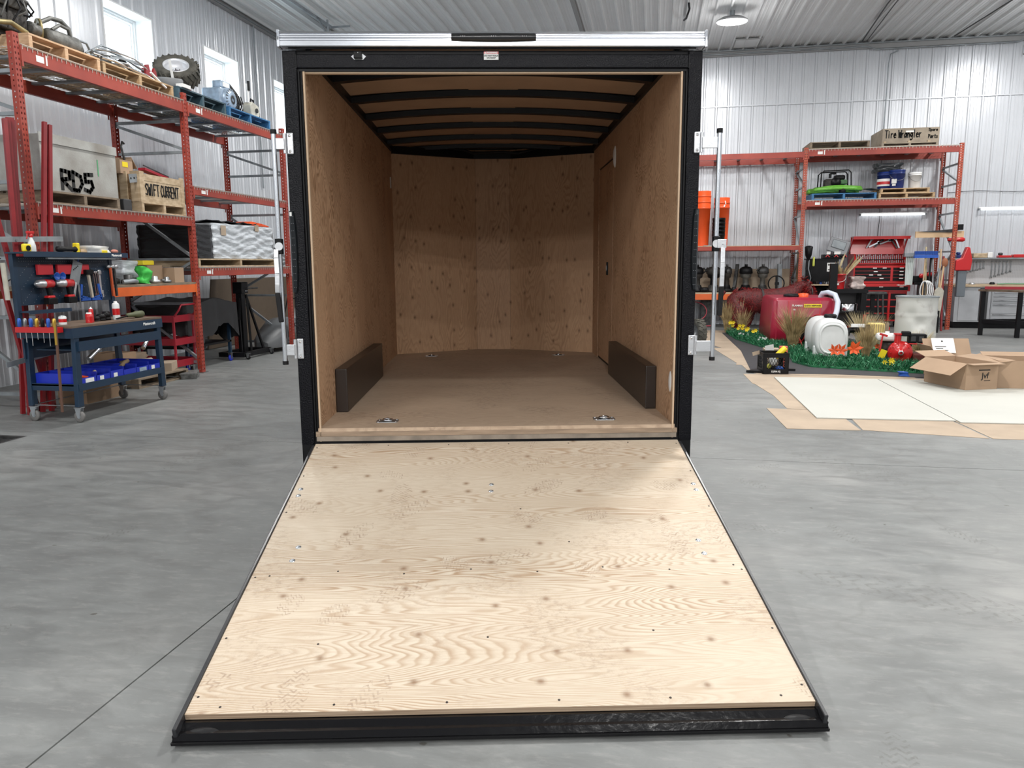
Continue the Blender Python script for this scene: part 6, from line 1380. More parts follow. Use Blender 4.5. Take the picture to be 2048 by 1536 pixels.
mb.ball((0.09, -0.004, 1.30), 0.03, 8, 5, 1, 0.1, 1).bx(0.0, 0.05, -.005, -.0035, 1.27, 1.29).bx(0.12, 0.16, -.005, -.0035, 1.27, 1.30); mb.build('sheet_print', ink, s_, kind='stuff')
for i, (x, m) in enumerate(((-0.26, black_r), (-0.12, blue_c), (0.0, steel), (0.10, black_r))):
    tag(MB().lathe([(0.03, 0), (0.03, 0.06+0.02*(i % 2)), (0.02, 0.09)], n=12).build('small_jar', m, None, (4.62+x, 14.06, 0.9605)), 'small jar on the pale shelf of the black cabinet, %s from the left' % ('first', 'second', 'third', 'fourth')[i], 'jar', 'jars on the cabinet shelf')
t = thing('drill_case', 'open grey plastic drill case with its lid standing up', 'case', (4.78, 14.15, 1.5255))
MB().bx(-0.26, 0.20, -0.14, 0.14, 0, 0.09).build('case_base', black_s, t, bevel=0.01)
MB().box((0.10, 0.14, 0.27), (0.44, 0.06, 0.32), (-0.15, 0.32, 0)).build('case_lid', mat('case_grey', (0.33, 0.34, 0.36), 0.4), t, bevel=0.015)
MB().box((0.10, 0.10, 0.30), (0.30, 0.02, 0.18), (-0.15, 0.32, 0)).build('lid_recess', galv, t, bevel=0.01)
for x in (-0.20, -0.04): MB().bx(x, x+(0.08 if x < -.1 else .13), -0.145, -0.125, 0.09, 0.15).build('label_card', paper, t)
for i in range(5): MB().tube([(-0.22+i*0.09, -0.16, 0.03), (-0.18+i*0.09, -0.17, 0.07), (-0.14+i*0.09, -0.16, 0.03)], 0.012, 6).build('cord', black_r if i % 2 else redp, t)
t = thing('hanging_torch', 'black welding torch and hoses hanging beside the rack post', 'torch', (4.12, 13.9, 1.0))
MB().lathe([(0.02, 0), (0.07, 0.12), (0.09, 0.30), (0.06, 0.32), (0, 0.33)], (0.06, 0, 0.48), 14).build('body', black_s, t)
for i in range(3): MB().tube([(0.04+i*.04, 0, 0.5), (0.02+i*0.05, -.02, 0.3), (0.10+i*0.03, -.02, 0.10), (0.05+i*.05, 0, -0.02)], 0.014, 6).build('hose', (black_r, galv, black_r)[i], t)
MB().lathe([(0.02, 0), (0.026, 0.02), (0.02, 0.20), (0, 0.2)], (0.17, -0.03, 0.36), 10).build('strap', mat('yellow_green', (0.55, 0.60, 0.10), 0.5), t)
# red bucket with feathers, on a black stand
t = thing('black_stand', 'black box stand holding the red bucket of dry plants', 'stand', (4.72, 12.55, 0))
MB().bx(-0.30, 0.40, 0, 0.5, 0.82, 0.90).bx(-0.34, -0.20, 0.02, 0.14, 0, 1.42).bx(0.28, 0.38, 0.02, 0.12, 0, 0.82).bx(0.28, .38, .38, .48, 0, .82).bx(-.34, -.24, .38, .48, 0, .82).bx(-0.3, 0.38, 0.0, 0.48, 0.42, 0.45).build('frame', black_s, t)
MB().bx(-0.20, 0.28, 0.40, 0.42, 0.0, 0.82).build('back', dark_g, t)
tag(MB().lathe([(0.20, 0), (0.21, 0.14), (0.19, 0.16), (0, 0.16)], n=20).build('steel_bowl', chrome, None, (4.78, 12.78, 0.4505)), 'shiny steel pot of oddments in the black stand', 'pot')
ZS = 0.9005
t = thing('plant_bucket', 'red bucket with dry plants and feathers standing on the black stand', 'bucket', (4.56, 12.75, ZS))
MB().lathe([(0.135, 0), (0.155, 0.28), (0.163, 0.28), (0.163, 0.305), (0.15, 0.305), (0.13, 0.02), (0, 0.02)], n=24).build('bucket_body', redp, t)
MB().tube([(0.16*math.cos(a), -0.165*abs(math.sin(a)), 0.27-0.13*abs(math.sin(a))*1.0) for a in [PI*k/10 for k in range(11)]], 0.005, 5).build('bail', paper, t)
MB().bx(-0.12, 0.0, -0.158, -0.150, 0.08, 0.12).build('bucket_print', paper, t)
rr = random.Random(21)
mats = (straw, mat('feather_brown', (0.20, 0.09, 0.05), 0.8), mat('feather_green', (0.10, 0.12, 0.06), 0.8), straw_p)
for i in range(22):
    a = rr.uniform(-0.25, 0.75); L = rr.uniform(0.25, 0.72) if a > 0.2 else rr.uniform(0.2, 0.4); x = rr.uniform(-0.09, 0.09); y = rr.uniform(-0.08, 0.08)
    e = Vector((x+L*math.sin(a), y, 0.28+L*math.cos(a))); w2 = rr.uniform(0.012, 0.03)
    MB().prism([(0, 0), (w2, L*0.3), (w2*0.9, L*0.75), (0, L), (-w2*0.9, L*0.75), (-w2, L*0.3)], -0.002, 0.002, 'y').build('plume', mats[i % 4], t, (x, y, 0.18), (rr.uniform(-.15, .15), a, 0))
tag(crumple(MB(), -0.11, 0.13, -0.1, 0.12, 0, 0.24, 0.016, 8, 6, 10, 51).build('clear_bag', mat('bag_pink', (0.55, 0.45, 0.42), 0.35, var=0.5, vscale=14), None, (4.93, 12.75, ZS)), 'clear bag of pale bits beside the red plant bucket', 'bag')
# stool / work stand
t = thing('work_stool', 'dark square work stool in front of the red tool chest', 'stool', (5.33, 12.9, 0))
MB().bx(-0.22, 0.24, -0.02, 0.40, 0.78, 0.83).build('seat', steel_d, t, bevel=0.008)
for x in (-1, 1):
    for y in (0, 0.36): MB().bar((x*0.16+0.01, y+0.02, 0.78), (x*0.21+0.01, y+0.02, 0.0), 0.045, 0.03).build('leg', steel_d, t)
MB().bx(-0.19, 0.21, 0.02, 0.04, 0.30, 0.34).build('rung', steel_d, t)
MB().bx(-0.02, 0.06, 0.15, 0.2, 0.3, 0.78).build('screw_post', black_s, t)
t = thing('red_dolly', 'low red dolly under the work stool', 'dolly', (5.35, 12.45, 0))
MB().bx(-0.55, 0.2, 0, 0.3, 0.08, 0.14).build('deck', redp, t)
for x in (-0.45, 0.1): MB().cyl((x, 0.02, 0.04), (x, 0.28, 0.04), 0.04, n=12).build('wheel', black_r, t)
tag(MB().cyl((0, 0, 0), (0, 0, 0.40), 0.03, n=12).build('red_bottle', redp, None, (5.02, 12.3, 0)), 'tall thin red bottle behind the white tank', 'bottle')
carton('tan carton standing between the work stool and the steel drum', (4.62, 9.95, 0), (0.30, 0.25, 0.42), card_l, 0.2)

# ---------------------------------------------------------------- display: ground sheet, turf, figure, tanks
def flat(name, label, cat, poly, z0, z1, m, group=None):
    return tag(MB().prism(poly, z0, z1).build(name, m), label, cat, group)
cg = 'cardboard sheets laid on the floor'
flat('cardboard_sheet', 'flattened cardboard at the far left edge of the display, by the trailer', 'cardboard', [(1.75, 12.9), (1.80, 10.2), (2.0, 9.4), (2.5, 9.4), (2.5, 12.9)], 0.0005, 0.0035, card_l, cg)
flat('cardboard_sheet', 'flattened cardboard along the left edge of the black ground cloth', 'cardboard', [(1.85, 9.39), (2.05, 7.4), (2.02, 7.2), (2.6, 7.2), (2.6, 9.39)], 0.0005, 0.0040, card_l, cg)
flat('cardboard_sheet', 'flattened cardboard under the black milk crate', 'cardboard', [(2.10, 7.19), (2.12, 6.5), (2.20, 6.31), (4.1, 6.15), (4.1, 7.19)], 0.0005, 0.0038, card_l, cg)
flat('cardboard_sheet', 'torn cardboard strip at the back left of the white boards', 'cardboard', [(2.02, 6.29), (2.04, 5.45), (2.36, 5.35), (2.7, 6.0), (4.3, 5.99), (4.3, 6.13)], 0.0005, 0.0030, card_l, cg)
flat('cardboard_sheet', 'tan cardboard strip left of the white boards with a creased edge', 'cardboard', [(2.06, 5.44), (2.16, 4.6), (2.18, 3.85), (2.6, 3.8), (2.6, 5.30)], 0.0005, 0.0035, card_l, cg)
flat('cardboard_sheet', 'near corner cardboard left of the white boards', 'cardboard', [(1.98, 3.84), (2.02, 2.88), (2.64, 2.90), (2.62, 3.79)], 0.0005, 0.0040, card_l, cg)
flat('cardboard_sheet', 'long cardboard in front of the white boards, left piece', 'cardboard', [(2.66, 2.92), (2.70, 3.7), (3.55, 3.7), (3.60, 2.74)], 0.0005, 0.0035, card_l, cg)
flat('cardboard_sheet', 'long cardboard in front of the white boards, right piece', 'cardboard', [(3.625, 2.735), (3.57, 3.7), (5.4, 3.7), (5.4, 2.70)], 0.0005, 0.0035, card_l, cg)
wg = 'white boards on the floor'
flat('white_board', 'white hardboard sheet on cardboard, left of the open cartons', 'board', [(2.365, 3.37), (3.585, 3.42), (3.585, 5.97), (2.365, 5.98)], 0.0050, 0.0150, white_c, wg)
flat('white_board', 'white hardboard sheet under the open cartons', 'board', [(3.60, 3.35), (6.1, 3.47), (6.1, 5.93), (3.60, 5.98)], 0.0055, 0.0140, white_c, wg)
flat('ground_cloth', 'black ground cloth spread under the turf and tanks', 'cloth', [(2.25, 12.3), (2.28, 9.0), (2.15, 6.55), (2.36, 6.34), (3.2, 6.38), (4.35, 6.20), (4.95, 6.3), (4.9, 7.5), (5.0, 9.0), (4.4, 12.0)], 0.0045, 0.0075, tarp_g)
def inpoly(p, poly):
    c = False; j = len(poly)-1
    for i in range(len(poly)):
        if (poly[i][1] > p[1]) != (poly[j][1] > p[1]) and p[0] < (poly[j][0]-poly[i][0])*(p[1]-poly[i][1])/(poly[j][1]-poly[i][1])+poly[i][0]: c = not c
        j = i
    return c
TP = [(2.32, 12.2), (2.38, 10.9), (2.66, 9.6), (2.95, 8.5), (2.85, 7.55), (3.0, 7.05), (3.7, 6.75), (4.4, 6.55), (4.85, 6.6), (4.82, 7.6), (4.95, 8.9), (4.3, 10.2), (3.6, 12.0)]
t = thing('artificial_turf', 'green plastic grass carpet around the tanks', 'turf', (0, 0, 0))
MB().prism(TP, 0.0080, 0.03).build('turf_backing', turf, t)
rr = random.Random(5); mb = MB(); cnt = 0
while cnt < 15000:
    x, y = rr.uniform(2.3, 5.0), rr.uniform(6.5, 12.2)
    if not inpoly((x, y), TP): continue
    if y > 9 and x > 3.3 and rr.random() < 0.8: cnt += 1; continue
    cnt += 1; h = rr.uniform(0.04, 0.12); a = rr.uniform(0, 2*PI); w2 = rr.uniform(0.005, 0.011); lx, ly = rr.uniform(-.06, .06), rr.uniform(-.06, .06)
    dx, dy = w2*math.cos(a), w2*math.sin(a)
    mb.add([(x-dx, y-dy, 0.02), (x+dx, y+dy, 0.02), (x+lx+dx*0.5, y+ly+dy*.5, 0.02+h*0.7), (x+lx*1.5, y+ly*1.5, 0.02+h), (x+lx-dx*.5, y+ly-dy*.5, 0.02+h*0.7)], [(0, 1, 2, 3, 4)])
mb.build('turf_blades', turf, t, kind='stuff')
mb = MB()
for i in range(2200):
    x, y = rr.uniform(2.35, 5.4), rr.uniform(6.6, 12.1)
    if not inpoly((x, y), TP): continue
    h = rr.uniform(0.05, 0.13); s = rr.uniform(0.012, 0.022); a = rr.uniform(0, 2*PI); tl = rr.uniform(-0.8, 0.8)
    R = Euler((tl, rr.uniform(-.8, .8), a)).to_matrix(); c = Vector((x, y, h))
    mb.add([c+R @ Vector(q) for q in ((-s*0.5, 0, 0), (0, -s*.6, 0), (s*1.6, 0, 0.004), (0, s*.6, 0))], [(0, 1, 2, 3)])
mb.build('turf_leaves', leaf_g, t, kind='stuff')
# grass tufts
def tuft(label, u, v, H, n, spread, m, seed, z=0.02, lean=0):
    r = random.Random(seed); mb = MB()
    for i in range(n):
        a = r.uniform(0, 2*PI); s = r.random()**0.7*spread; h = H*r.uniform(0.55, 1.0); b = r.uniform(0.0, 0.05)
        x0, y0 = b*math.cos(a), b*math.sin(a); w2 = r.uniform(0.0025, 0.006)
        P0 = Vector((x0, y0, 0)); P1 = Vector((x0+s*0.3*math.cos(a), y0+s*.3*math.sin(a), h*0.55)); P2 = Vector((x0+s*math.cos(a)+lean, y0+s*math.sin(a), h))
        sd = Vector((math.cos(r.uniform(-.6, .6)), math.sin(r.uniform(-.6, .6)), 0))*w2
        mb.add([P0-sd, P0+sd, P1+sd, P2, P1-sd], [(0, 1, 2, 3, 4)])
    t = thing('dry_grass', label, 'grass', (u, v, z)); mb.build('blades', m, t, kind='stuff')
    MB().cyl((0, 0, 0), (0, 0, 0.06), 0.04, n=8).build('base', straw, t); return t
tuft('tall tan dry grass tuft beside the rump of the red figure', 2.36, 12.35, 0.70, 260, 0.20, straw, 1)
tuft('thin brown grass tuft between the red figure and the red tank', 2.62, 11.95, 0.55, 120, 0.20, straw, 2)
tuft('tiny pale grass tuft against the left end of the red tank', 2.60, 12.35, 0.80, 60, 0.10, straw_p, 31)
tuft('wide pale grass tuft in front of the red tank', 3.12, 9.15, 0.80, 420, 0.34, straw, 3)
tuft('tall brown grass tuft right of the white tank', 3.95, 7.95, 0.60, 200, 0.14, straw, 4, lean=-0.02)
tuft('pale bushy grass clump behind the white tank', 4.22, 9.2, 0.66, 420, 0.30, straw_p, 5)
tuft('brown grass clump right of the bushy clump', 4.44, 9.4, 0.60, 220, 0.28, straw, 6)
tuft('green-tan grass at the foot of the bushy clump', 4.22, 8.7, 0.40, 160, 0.16, straw_p, 7)
tuft('yellow dry grass tuft in front of the steel drum', 4.85, 8.45, 0.42, 240, 0.20, straw_p, 8)
tuft('brown dry grass behind the red fire pump', 4.72, 8.1, 0.36, 140, 0.20, straw, 9)
# small flowering plants
def plant(label, u, v, m, seed, n=5, size=0.05, H=0.14, name='flower'):
    r = random.Random(seed); t = thing(name, label, 'flower', (u, v, 0.032))
    for i in range(n):
        x, y, h = r.uniform(-.09, .09), r.uniform(-.09, .09), H*r.uniform(0.7, 1.1)
        MB().tube([(x*.3, y*.3, 0), (x*.7, y*.7, h*.5), (x, y, h)], 0.0035, 5).build('stem', leaf_g, t)
        mb = MB()
        for k in range(6):
            a = k*PI/3+i; e = Vector((math.cos(a), -0.45, math.sin(a)+0.25))*size*0.9; q = Vector((-math.sin(a), 0, math.cos(a)))*size*0.24; c = Vector((x, y, h)); w_ = Vector((0, 0.02, 0))
            mb.add([c, c+e*0.5+q, c+e*1.05-w_*0.5, c+e*0.5-q, c+e*0.5-Vector((0, size*.08, 0))], [(0, 1, 4), (1, 2, 4), (2, 3, 4), (3, 0, 4)])
        mb.build('blossom', m, t)
    mb = MB()
    for i in range(26):
        a = r.uniform(0, 2*PI); d = r.uniform(.03, .11); c = Vector((d*math.cos(a), d*math.sin(a), r.uniform(.015, H*.6))); s = 0.03
        R = Euler((r.uniform(-.7, .7), r.uniform(-.7, .7), a)).to_matrix()
        mb.add([c+R @ Vector(q) for q in ((-s*.4, 0, 0), (0, -s*.4, 0), (s, 0, 0), (0, s*.4, 0))], [(0, 1, 2, 3)])
    mb.build('leaves', leaf_g, t, kind='stuff')
for i, (u, v, lab) in enumerate(((2.42, 11.75, 'yellow flowers at the foot of the red figure'), (2.46, 11.1, 'yellow flowers at the front left corner of the turf'), (2.60, 10.4, 'pale yellow flowers along the left edge of the turf'), (4.0, 6.85, 'yellow flower at the near edge of the turf below the red pump'))):
    plant(lab, u, v, flower_y, 40+i, 5, 0.045, 0.22 if i < 3 else 0.1)
for i, (u, v, lab) in enumerate(((2.50, 10.75, 'small white flowers on the left edge of the turf'), (2.72, 9.9, 'small white flowers nearer the black crate'), (4.75, 6.72, 'white flowers hidden beside the tan carton'))):
    plant(lab, u, v, white_p, 50+i, 6, 0.022, 0.10)
for i, (u, v, s, lab) in enumerate(((3.43, 7.45, 0.10, 'orange lily in front of the white tank, left of two'), (3.66, 7.38, 0.11, 'orange lily in front of the white tank, right of two'), (3.42, 9.0, 0.06, 'orange lilies behind the white tank beside the pale tuft'), (4.15, 7.9, 0.05, 'orange flower behind the red pump lever'))):
    plant(lab, u, v, flower_o, 60+i, 2 if i < 2 else 3, s, 0.20 if i < 2 else 0.26)

# red tinsel animal figure: continuous skinned body
def skinned(name, verts, edges, m, parent, subdiv=2):
    me = bpy.data.meshes.new(name); me.from_pydata([v[:3] for v in verts], [], []); me = bpy.data.meshes.new(name)
    me.from_pydata([v[:3] for v in verts], edges, [])
    o = bpy.data.objects.new(name, me); COL.objects.link(o); o.parent = parent
    mo = o.modifiers.new('skin', 'SKIN'); sv = me.skin_vertices[0] if me.skin_vertices else None
    if sv is None:
        import bmesh
        bm = bmesh.new(); bm.from_mesh(me); bm.verts.layers.skin.verify(); bm.to_mesh(me); bm.free(); sv = me.skin_vertices[0]
    for i, v in enumerate(verts):
        r = v[3]; sv.data[i].radius = (r, v[4] if len(v) > 4 else r)
    sv.data[0].use_root = True
    s = o.modifiers.new('sub', 'SUBSURF'); s.levels = subdiv; s.render_levels = subdiv
    o.data.materials.append(m)
    for p in me.polygons: p.use_smooth = True
    mo.use_smooth_shade = True
    return o
H = thing('bull_figure', 'dark red tinsel covered animal figure with its head lowered behind the red tank', 'figure', (2.52, 12.55, 0.0), 0.10)
V = [(0.30, 0, 0.66, 0.27, 0.27), (0.10, 0, 0.67, 0.28, 0.27), (-0.04, 0, 0.64, 0.20, 0.22), (0.70, 0, 0.66, 0.24, 0.24), (1.02, 0, 0.68, 0.24, 0.24), (1.22, 0, 0.84, 0.19, 0.17), (1.36, 0, 1.00, 0.13, 0.12), (1.46, -0.02, 0.92, 0.12, 0.11), (1.54, -0.03, 0.78, 0.10, 0.09), (1.58, -0.04, 0.67, 0.095, 0.085),
     (0.06, -0.12, 0.48, 0.22), (0.02, -0.15, 0.34, 0.17), (0.0, -0.16, 0.22, 0.135), (0.0, -0.16, 0.11, 0.10), (0.03, -0.18, 0.08, 0.075),
     (0.26, 0.10, 0.50, 0.21), (0.27, 0.12, 0.36, 0.165), (0.27, 0.12, 0.22, 0.13), (0.26, 0.12, 0.11, 0.11), (0.29, 0.12, 0.08, 0.08),
     (1.14, -0.13, 0.60, 0.11), (1.16, -0.14, 0.36, 0.065), (1.13, -0.14, 0.20, 0.05), (1.14, -0.14, 0.06, 0.055),
     (1.06, 0.13, 0.60, 0.11), (1.05, 0.14, 0.36, 0.065), (1.04, 0.14, 0.20, 0.05), (1.05, 0.14, 0.06, 0.055)]
Ed = [(0, 1), (1, 2), (0, 3), (3, 4), (4, 5), (5, 6), (6, 7), (7, 8), (8, 9), (2, 10), (10, 11), (11, 12), (12, 13), (13, 14), (0, 15), (15, 16), (16, 17), (17, 18), (18, 19), (4, 20), (20, 21), (21, 22), (22, 23), (4, 24), (24, 25), (25, 26), (26, 27)]
body = skinned('body', V, Ed, fuzz, H)
d = body.modifiers.new('fuzz', 'DISPLACE'); tx = bpy.data.textures.new('fuzz', 'CLOUDS'); tx.noise_scale = 0.03; d.texture = tx; d.strength = 0.05; d.mid_level = 0.5
body.modifiers['sub'].levels = 3; body.modifiers['sub'].render_levels = 3
rr = random.Random(77); mb = MB()
for q in range(3600):
    e_ = rr.choice(Ed[:9]+Ed[:9]+Ed[9:13]+Ed[:3]); a_, b_ = V[e_[0]], V[e_[1]]; f_ = rr.random()
    c = Vector(a_[:3]).lerp(Vector(b_[:3]), f_); r_ = a_[3]*(1-f_)+b_[3]*f_
    n_ = Vector((rr.gauss(0, 1), rr.gauss(0, 1), rr.gauss(0, 1))).normalized(); d_ = (Vector(b_[:3])-Vector(a_[:3])).normalized(); n_ = (n_-d_*n_.dot(d_)).normalized()
    p_ = c+n_*r_*0.93; g_ = n_.cross(Vector((rr.random(), rr.random(), rr.random()))).normalized()
    mb.add([p_-g_*0.004, p_+g_*0.004, p_+n_*0.045+n_.cross(g_)*rr.uniform(-.03, .03)-Vector((0, 0, 0.02))], [(0, 1, 2)])
mb.build('tinsel', mat('tinsel_bright', (0.30, 0.012, 0.012), 0.35), H, kind='stuff')
for s in (-1, 1):
    MB().prism([(0, 0), (0.10, 0.03), (0.15, 0.0), (0.09, -0.03)], -0.01, 0.01, 'y').build('ear', fuzz, H, (1.40, s*0.11, 1.07), (0.2, 0.4, s*0.9+PI/2*(1-s)))
    MB().ball((1.50, -0.03+s*0.10, 0.90), 0.018, 8, 6).build('eye', ink, H)
    MB().tube([(1.37, s*0.06, 1.10), (1.37, s*0.13, 1.13), (1.41, s*0.16, 1.17)], [0.025, 0.018, 0.006], 8).build('horn', fuzz, H)
MB().tube([(-0.22, 0, 0.86), (-0.30, 0.0, 0.74), (-0.31, -0.02, 0.50), (-0.28, -0.03, 0.34)], [0.035, 0.03, 0.025, 0.05], 8).build('tail', fuzz, H)
mb = MB()
for k in range(20):
    a = 2*PI*k/20; b_ = 2*PI*(k+1)/20
    mb.bar((0.52, 0.26*math.cos(a), 0.655+0.262*math.sin(a)), (0.52, 0.26*math.cos(b_), 0.655+0.262*math.sin(b_)), 0.035, 0.012, (0, math.cos(a), math.sin(a)))
mb.build('dark_strap', steel_d, H)
MB().tube([(1.52, -0.03+0.12*math.cos(a), 0.83+0.12*math.sin(a)) for a in [2*PI*k/14 for k in range(14)]], 0.012, 6, closed=True).build('halter', steel_d, H)

# red poly tank: local x right, y back
t = thing('poly_tank', 'large dark red plastic tank with ribs and a printed sticker', 'tank', (2.90, 10.15, 0.035), 0.0)
L_, D_, HT = 1.12, 1.55, 0.79
def rring(z, ins, r, n=5):
    P = []; x0, x1, y0, y1 = ins, L_-ins, ins, D_-ins*1.0
    for cx, cy, a0 in ((x1-r, y1-r, 0), (x0+r, y1-r, PI/2), (x0+r, y0+r, PI), (x1-r, y0+r, 1.5*PI)):
        for k in range(n): a = a0+PI/2*k/(n-1); P.append((cx+r*math.cos(a), cy+r*math.sin(a), z))
    return P
rings = [rring(z, i, r) for z, i, r in ((0, 0.02, 0.06), (0.03, 0.0, 0.07), (0.30, 0.005, 0.07), (HT-0.06, 0.035, 0.07), (HT-0.02, 0.055, 0.07), (HT, 0.10, 0.07))]
mb = MB().grid(rings, 6, 20, True, False, True); mb.add(rings[0], [tuple(reversed(range(20)))]); mb.add(rings[-1], [tuple(range(20))]); mb.build('tank_body', tank_r, t)
for x in (0.10, 0.30, 0.83, 1.03):
    MB().bar((x, 0.0, 0.05), (x, 0.034, HT-0.05), 0.025, 0.018, (0, -1, 0)).build('rib', tank_d if x in (0.30, 0.83) else tank_r, t, bevel=0.006)
st = MB().box((0.705, 0.0185, 0.655), (0.30, 0.004, 0.06), (-0.07, 0, 0)).build('yellow_sticker', yellow, t)
text('sticker_text', 'QUICK RESPONSE', 0.036, ink, t, (0.70, 0.013, 0.655), (PI/2-0.07, 0, 0), bold=0.001, sx=0.95)
text('tank_text', 'FLAMAN', 0.045, paper, t, (0.44, 0.016, 0.655), (PI/2-0.07, 0, 0), bold=0.0015)
text('tank_text', '102', 0.036, paper, t, (0.395, 0.010, 0.585), (PI/2-0.07, 0, 0), bold=0.001)
MB().lathe([(0.15, 0), (0.16, 0.01), (0.16, 0.04), (0.12, 0.055), (0, 0.055)], (0.45, 0.6, HT-0.005), 24).build('filler_lid', black_s, t)
MB().lathe([(0.09, 0), (0.09, 0.06), (0, 0.07)], (0.62, 0.5, HT), 18).build('orange_cap', orange_b, t)
MB().bx(-0.03, L_+0.05, -0.03, D_, -0.022, -0.001).build('skid', steel_d, t)
tubething('clear_hose', 'thick pale hose arching from the red tank to the pump', 'hose', [(3.78, 10.45, 0.83), (3.80, 10.40, 0.90), (3.87, 10.3, 0.92), (3.96, 10.15, 0.88), (3.98, 10.0, 0.76), (3.90, 9.7, 0.62), (3.78, 9.35, 0.50), (3.68, 9.1, 0.42)], 0.045, hose_w, 12)
t = thing('hose_reel', 'red hose reel with black hose in front of the red tank', 'reel', (3.45, 9.75, 0.012))
for x in (-0.22, 0.22): MB().tube([(x, 0.24*math.cos(a), 0.30+0.24*math.sin(a)) for a in [2*PI*k/22 for k in range(22)]], 0.010, 6, closed=True).build('flange', redp, t, rot=(0, 0, 0.5))
MB().lathe([(0.18, -0.19), (0.21, -0.17), (0.21, 0.17), (0.18, 0.19)], (0, 0, 0.30), 24, 'x').build('hose', black_r, t, rot=(0, 0, 0.5))
MB().bar((-0.25, -0.2, 0.01), (0.25, -0.2, 0.01), 0.03, 0.02).bar((-0.25, 0.2, 0.01), (0.25, 0.2, 0.01), 0.03, 0.02).bar((-0.24, -0.2, 0.02), (-0.24, 0, 0.30), .02, .02).bar((0.24, -0.2, 0.02), (0.24, 0, 0.30), .02, .02).build('stand', redp, t, rot=(0, 0, 0.5))
t = thing('brass_pump', 'yellow zinc pump head with black valves above the white tank', 'pump', (3.72, 8.85, 0.012))
MB().lathe([(0.12, 0), (0.13, 0.02), (0.13, 0.14), (0.08, 0.17)], n=16).build('base', redp, t)
MB().lathe([(0.08, 0.17), (0.13, 0.19), (0.13, 0.22), (0.07, 0.25), (0.06, 0.30), (0.10, 0.33), (0.10, 0.36), (0.05, 0.40)], n=18).build('pump_body', gold, t)
MB().lathe([(0.04, -0.10), (0.06, -0.09), (0.06, 0.04), (0.045, 0.06), (0.045, 0.10), (0.06, 0.12)], (0.06, -0.06, 0.33), 14, 'x').build('valve', black_s, t)
MB().lathe([(0.02, -0.08), (0.05, -0.07), (0.055, 0), (0.03, 0.02)], (-0.02, -0.12, 0.32), 14, 'y').build('valve_knob', black_s, t)
MB().cyl((0.15, -0.05, 0.36), (0.52, -0.05, 0.42), 0.045, n=12).cyl((0.30, -.05, .385), (0.40, -.05, .4), 0.06, n=12).build('pipe', black_s, t)
MB().bx(0.48, 0.70, -0.10, 0.1, 0.30, 0.48).build('engine_cover', mat('cream_yellow', (0.72, 0.55, 0.20), 0.5), t, bevel=0.02)
MB().bx(0.20, 0.40, -0.11, -0.07, 0.42, 0.47).build('label_block', paper, t)
mb = MB()
for i in range(6): mb.bx(0.50+i*0.033, 0.512+i*0.033, -0.106, -0.10, 0.31, 0.47)
mb.build('cover_slots', straw, t, kind='stuff')
# white elliptical leg tank
t = thing('leg_tank', 'white oval end plastic tank standing on the turf', 'tank', (3.45, 7.85, 0.015), 0.0)
ell = lambda a, s: (0.0+0.235*s*(abs(math.cos(a))**0.75)*(1 if math.cos(a) > 0 else -1), 0.31+0.29*s*(abs(math.sin(a))**0.8)*(1 if math.sin(a) > 0 else -1))
P = []
for y, s in ((0.0, 0.86), (0.012, 0.93), (0.03, 0.97), (0.07, 1.0), (0.35, 1.0), (0.37, 0.975), (0.40, 0.975), (0.42, 1.0), (0.85, 1.0), (0.90, 0.95), (0.92, 0.85)):
    P.append([(ell(2*PI*k/36, s)[0], y, ell(2*PI*k/36, s)[1]) for k in range(36)])
mb = MB().grid(P, len(P), 36, True, False, True); mb.add(P[0], [tuple(range(36))]); mb.add(P[-1], [tuple(range(36))]); mb.build('tank_body', milky, t)
mb = MB(); P2 = [[(ell(2*PI*k/36, s)[0], y, ell(2*PI*k/36, s)[1]) for k in range(36)] for y, s in ((-0.002, 0.80), (-0.014, 0.78), (-0.014, 0.70), (-0.001, 0.68))]
mb.grid(P2, 4, 36, True, False, True); mb.build('end_ring', milky, t)
for y in (0.12, 0.75): MB().bx(-0.24, 0.24, y-0.05, y+0.05, -0.004, 0.20).build('leg', milky, t, bevel=0.02)
MB().lathe([(0.09, 0.59), (0.095, 0.63), (0.08, 0.65), (0, 0.65)], (0.05, 0.45, 0), 20).build('filler_lid', black_s, t)
# drum
t = thing('steel_drum', 'dented stained white drum standing behind the red pump', 'drum', (4.98, 9.15, 0.0), 0.3)
prof_ = [(0.31, 0), (0.32, 0.01), (0.315, 0.03), (0.305, 0.05)]
for k in range(1, 30):
    z = 0.05+0.80*k/30; r = 0.300+0.012*math.exp(-((z-0.30)/0.014)**2)+0.012*math.exp(-((z-0.60)/0.014)**2); prof_.append((r, z))
prof_ += [(0.305, 0.87), (0.315, 0.89), (0.31, 0.90)]
P = []
for r, z in prof_:
    row = []
    for k in range(48):
        a = 2*PI*k/48
        dn = 0.035*math.exp(-(((a-4.35)/0.28)**2+((z-0.48)/0.10)**2))+0.03*math.exp(-(((a-3.85)/0.2)**2+((z-0.62)/0.08)**2))+0.02*math.exp(-(((a-4.9)/0.2)**2+((z-0.75)/0.06)**2))
        rr_ = r-dn; row.append((rr_*math.cos(a), rr_*math.sin(a), z))
    P.append(row)
mb = MB().grid(P, len(P), 48, True, False, True); mb.add(P[-1], [tuple(range(48))]) if False else None
mb.add([(x*0.98, y*0.98, 0.885) for x, y, z in P[-1]], [tuple(range(48))])
mb.build('drum_body', mat('drum_stained', (0.55, 0.55, 0.52), 0.4, 0.1, var=0.5, vscale=3.5, col2=(0.27, 0.24, 0.22), thr=(0.30, 0.46), detail=7), t)
MB().tube([(0.312*math.cos(2*PI*k/40), 0.312*math.sin(2*PI*k/40), 0.898) for k in range(40)], 0.010, 6, closed=True).build('rim', galv, t)
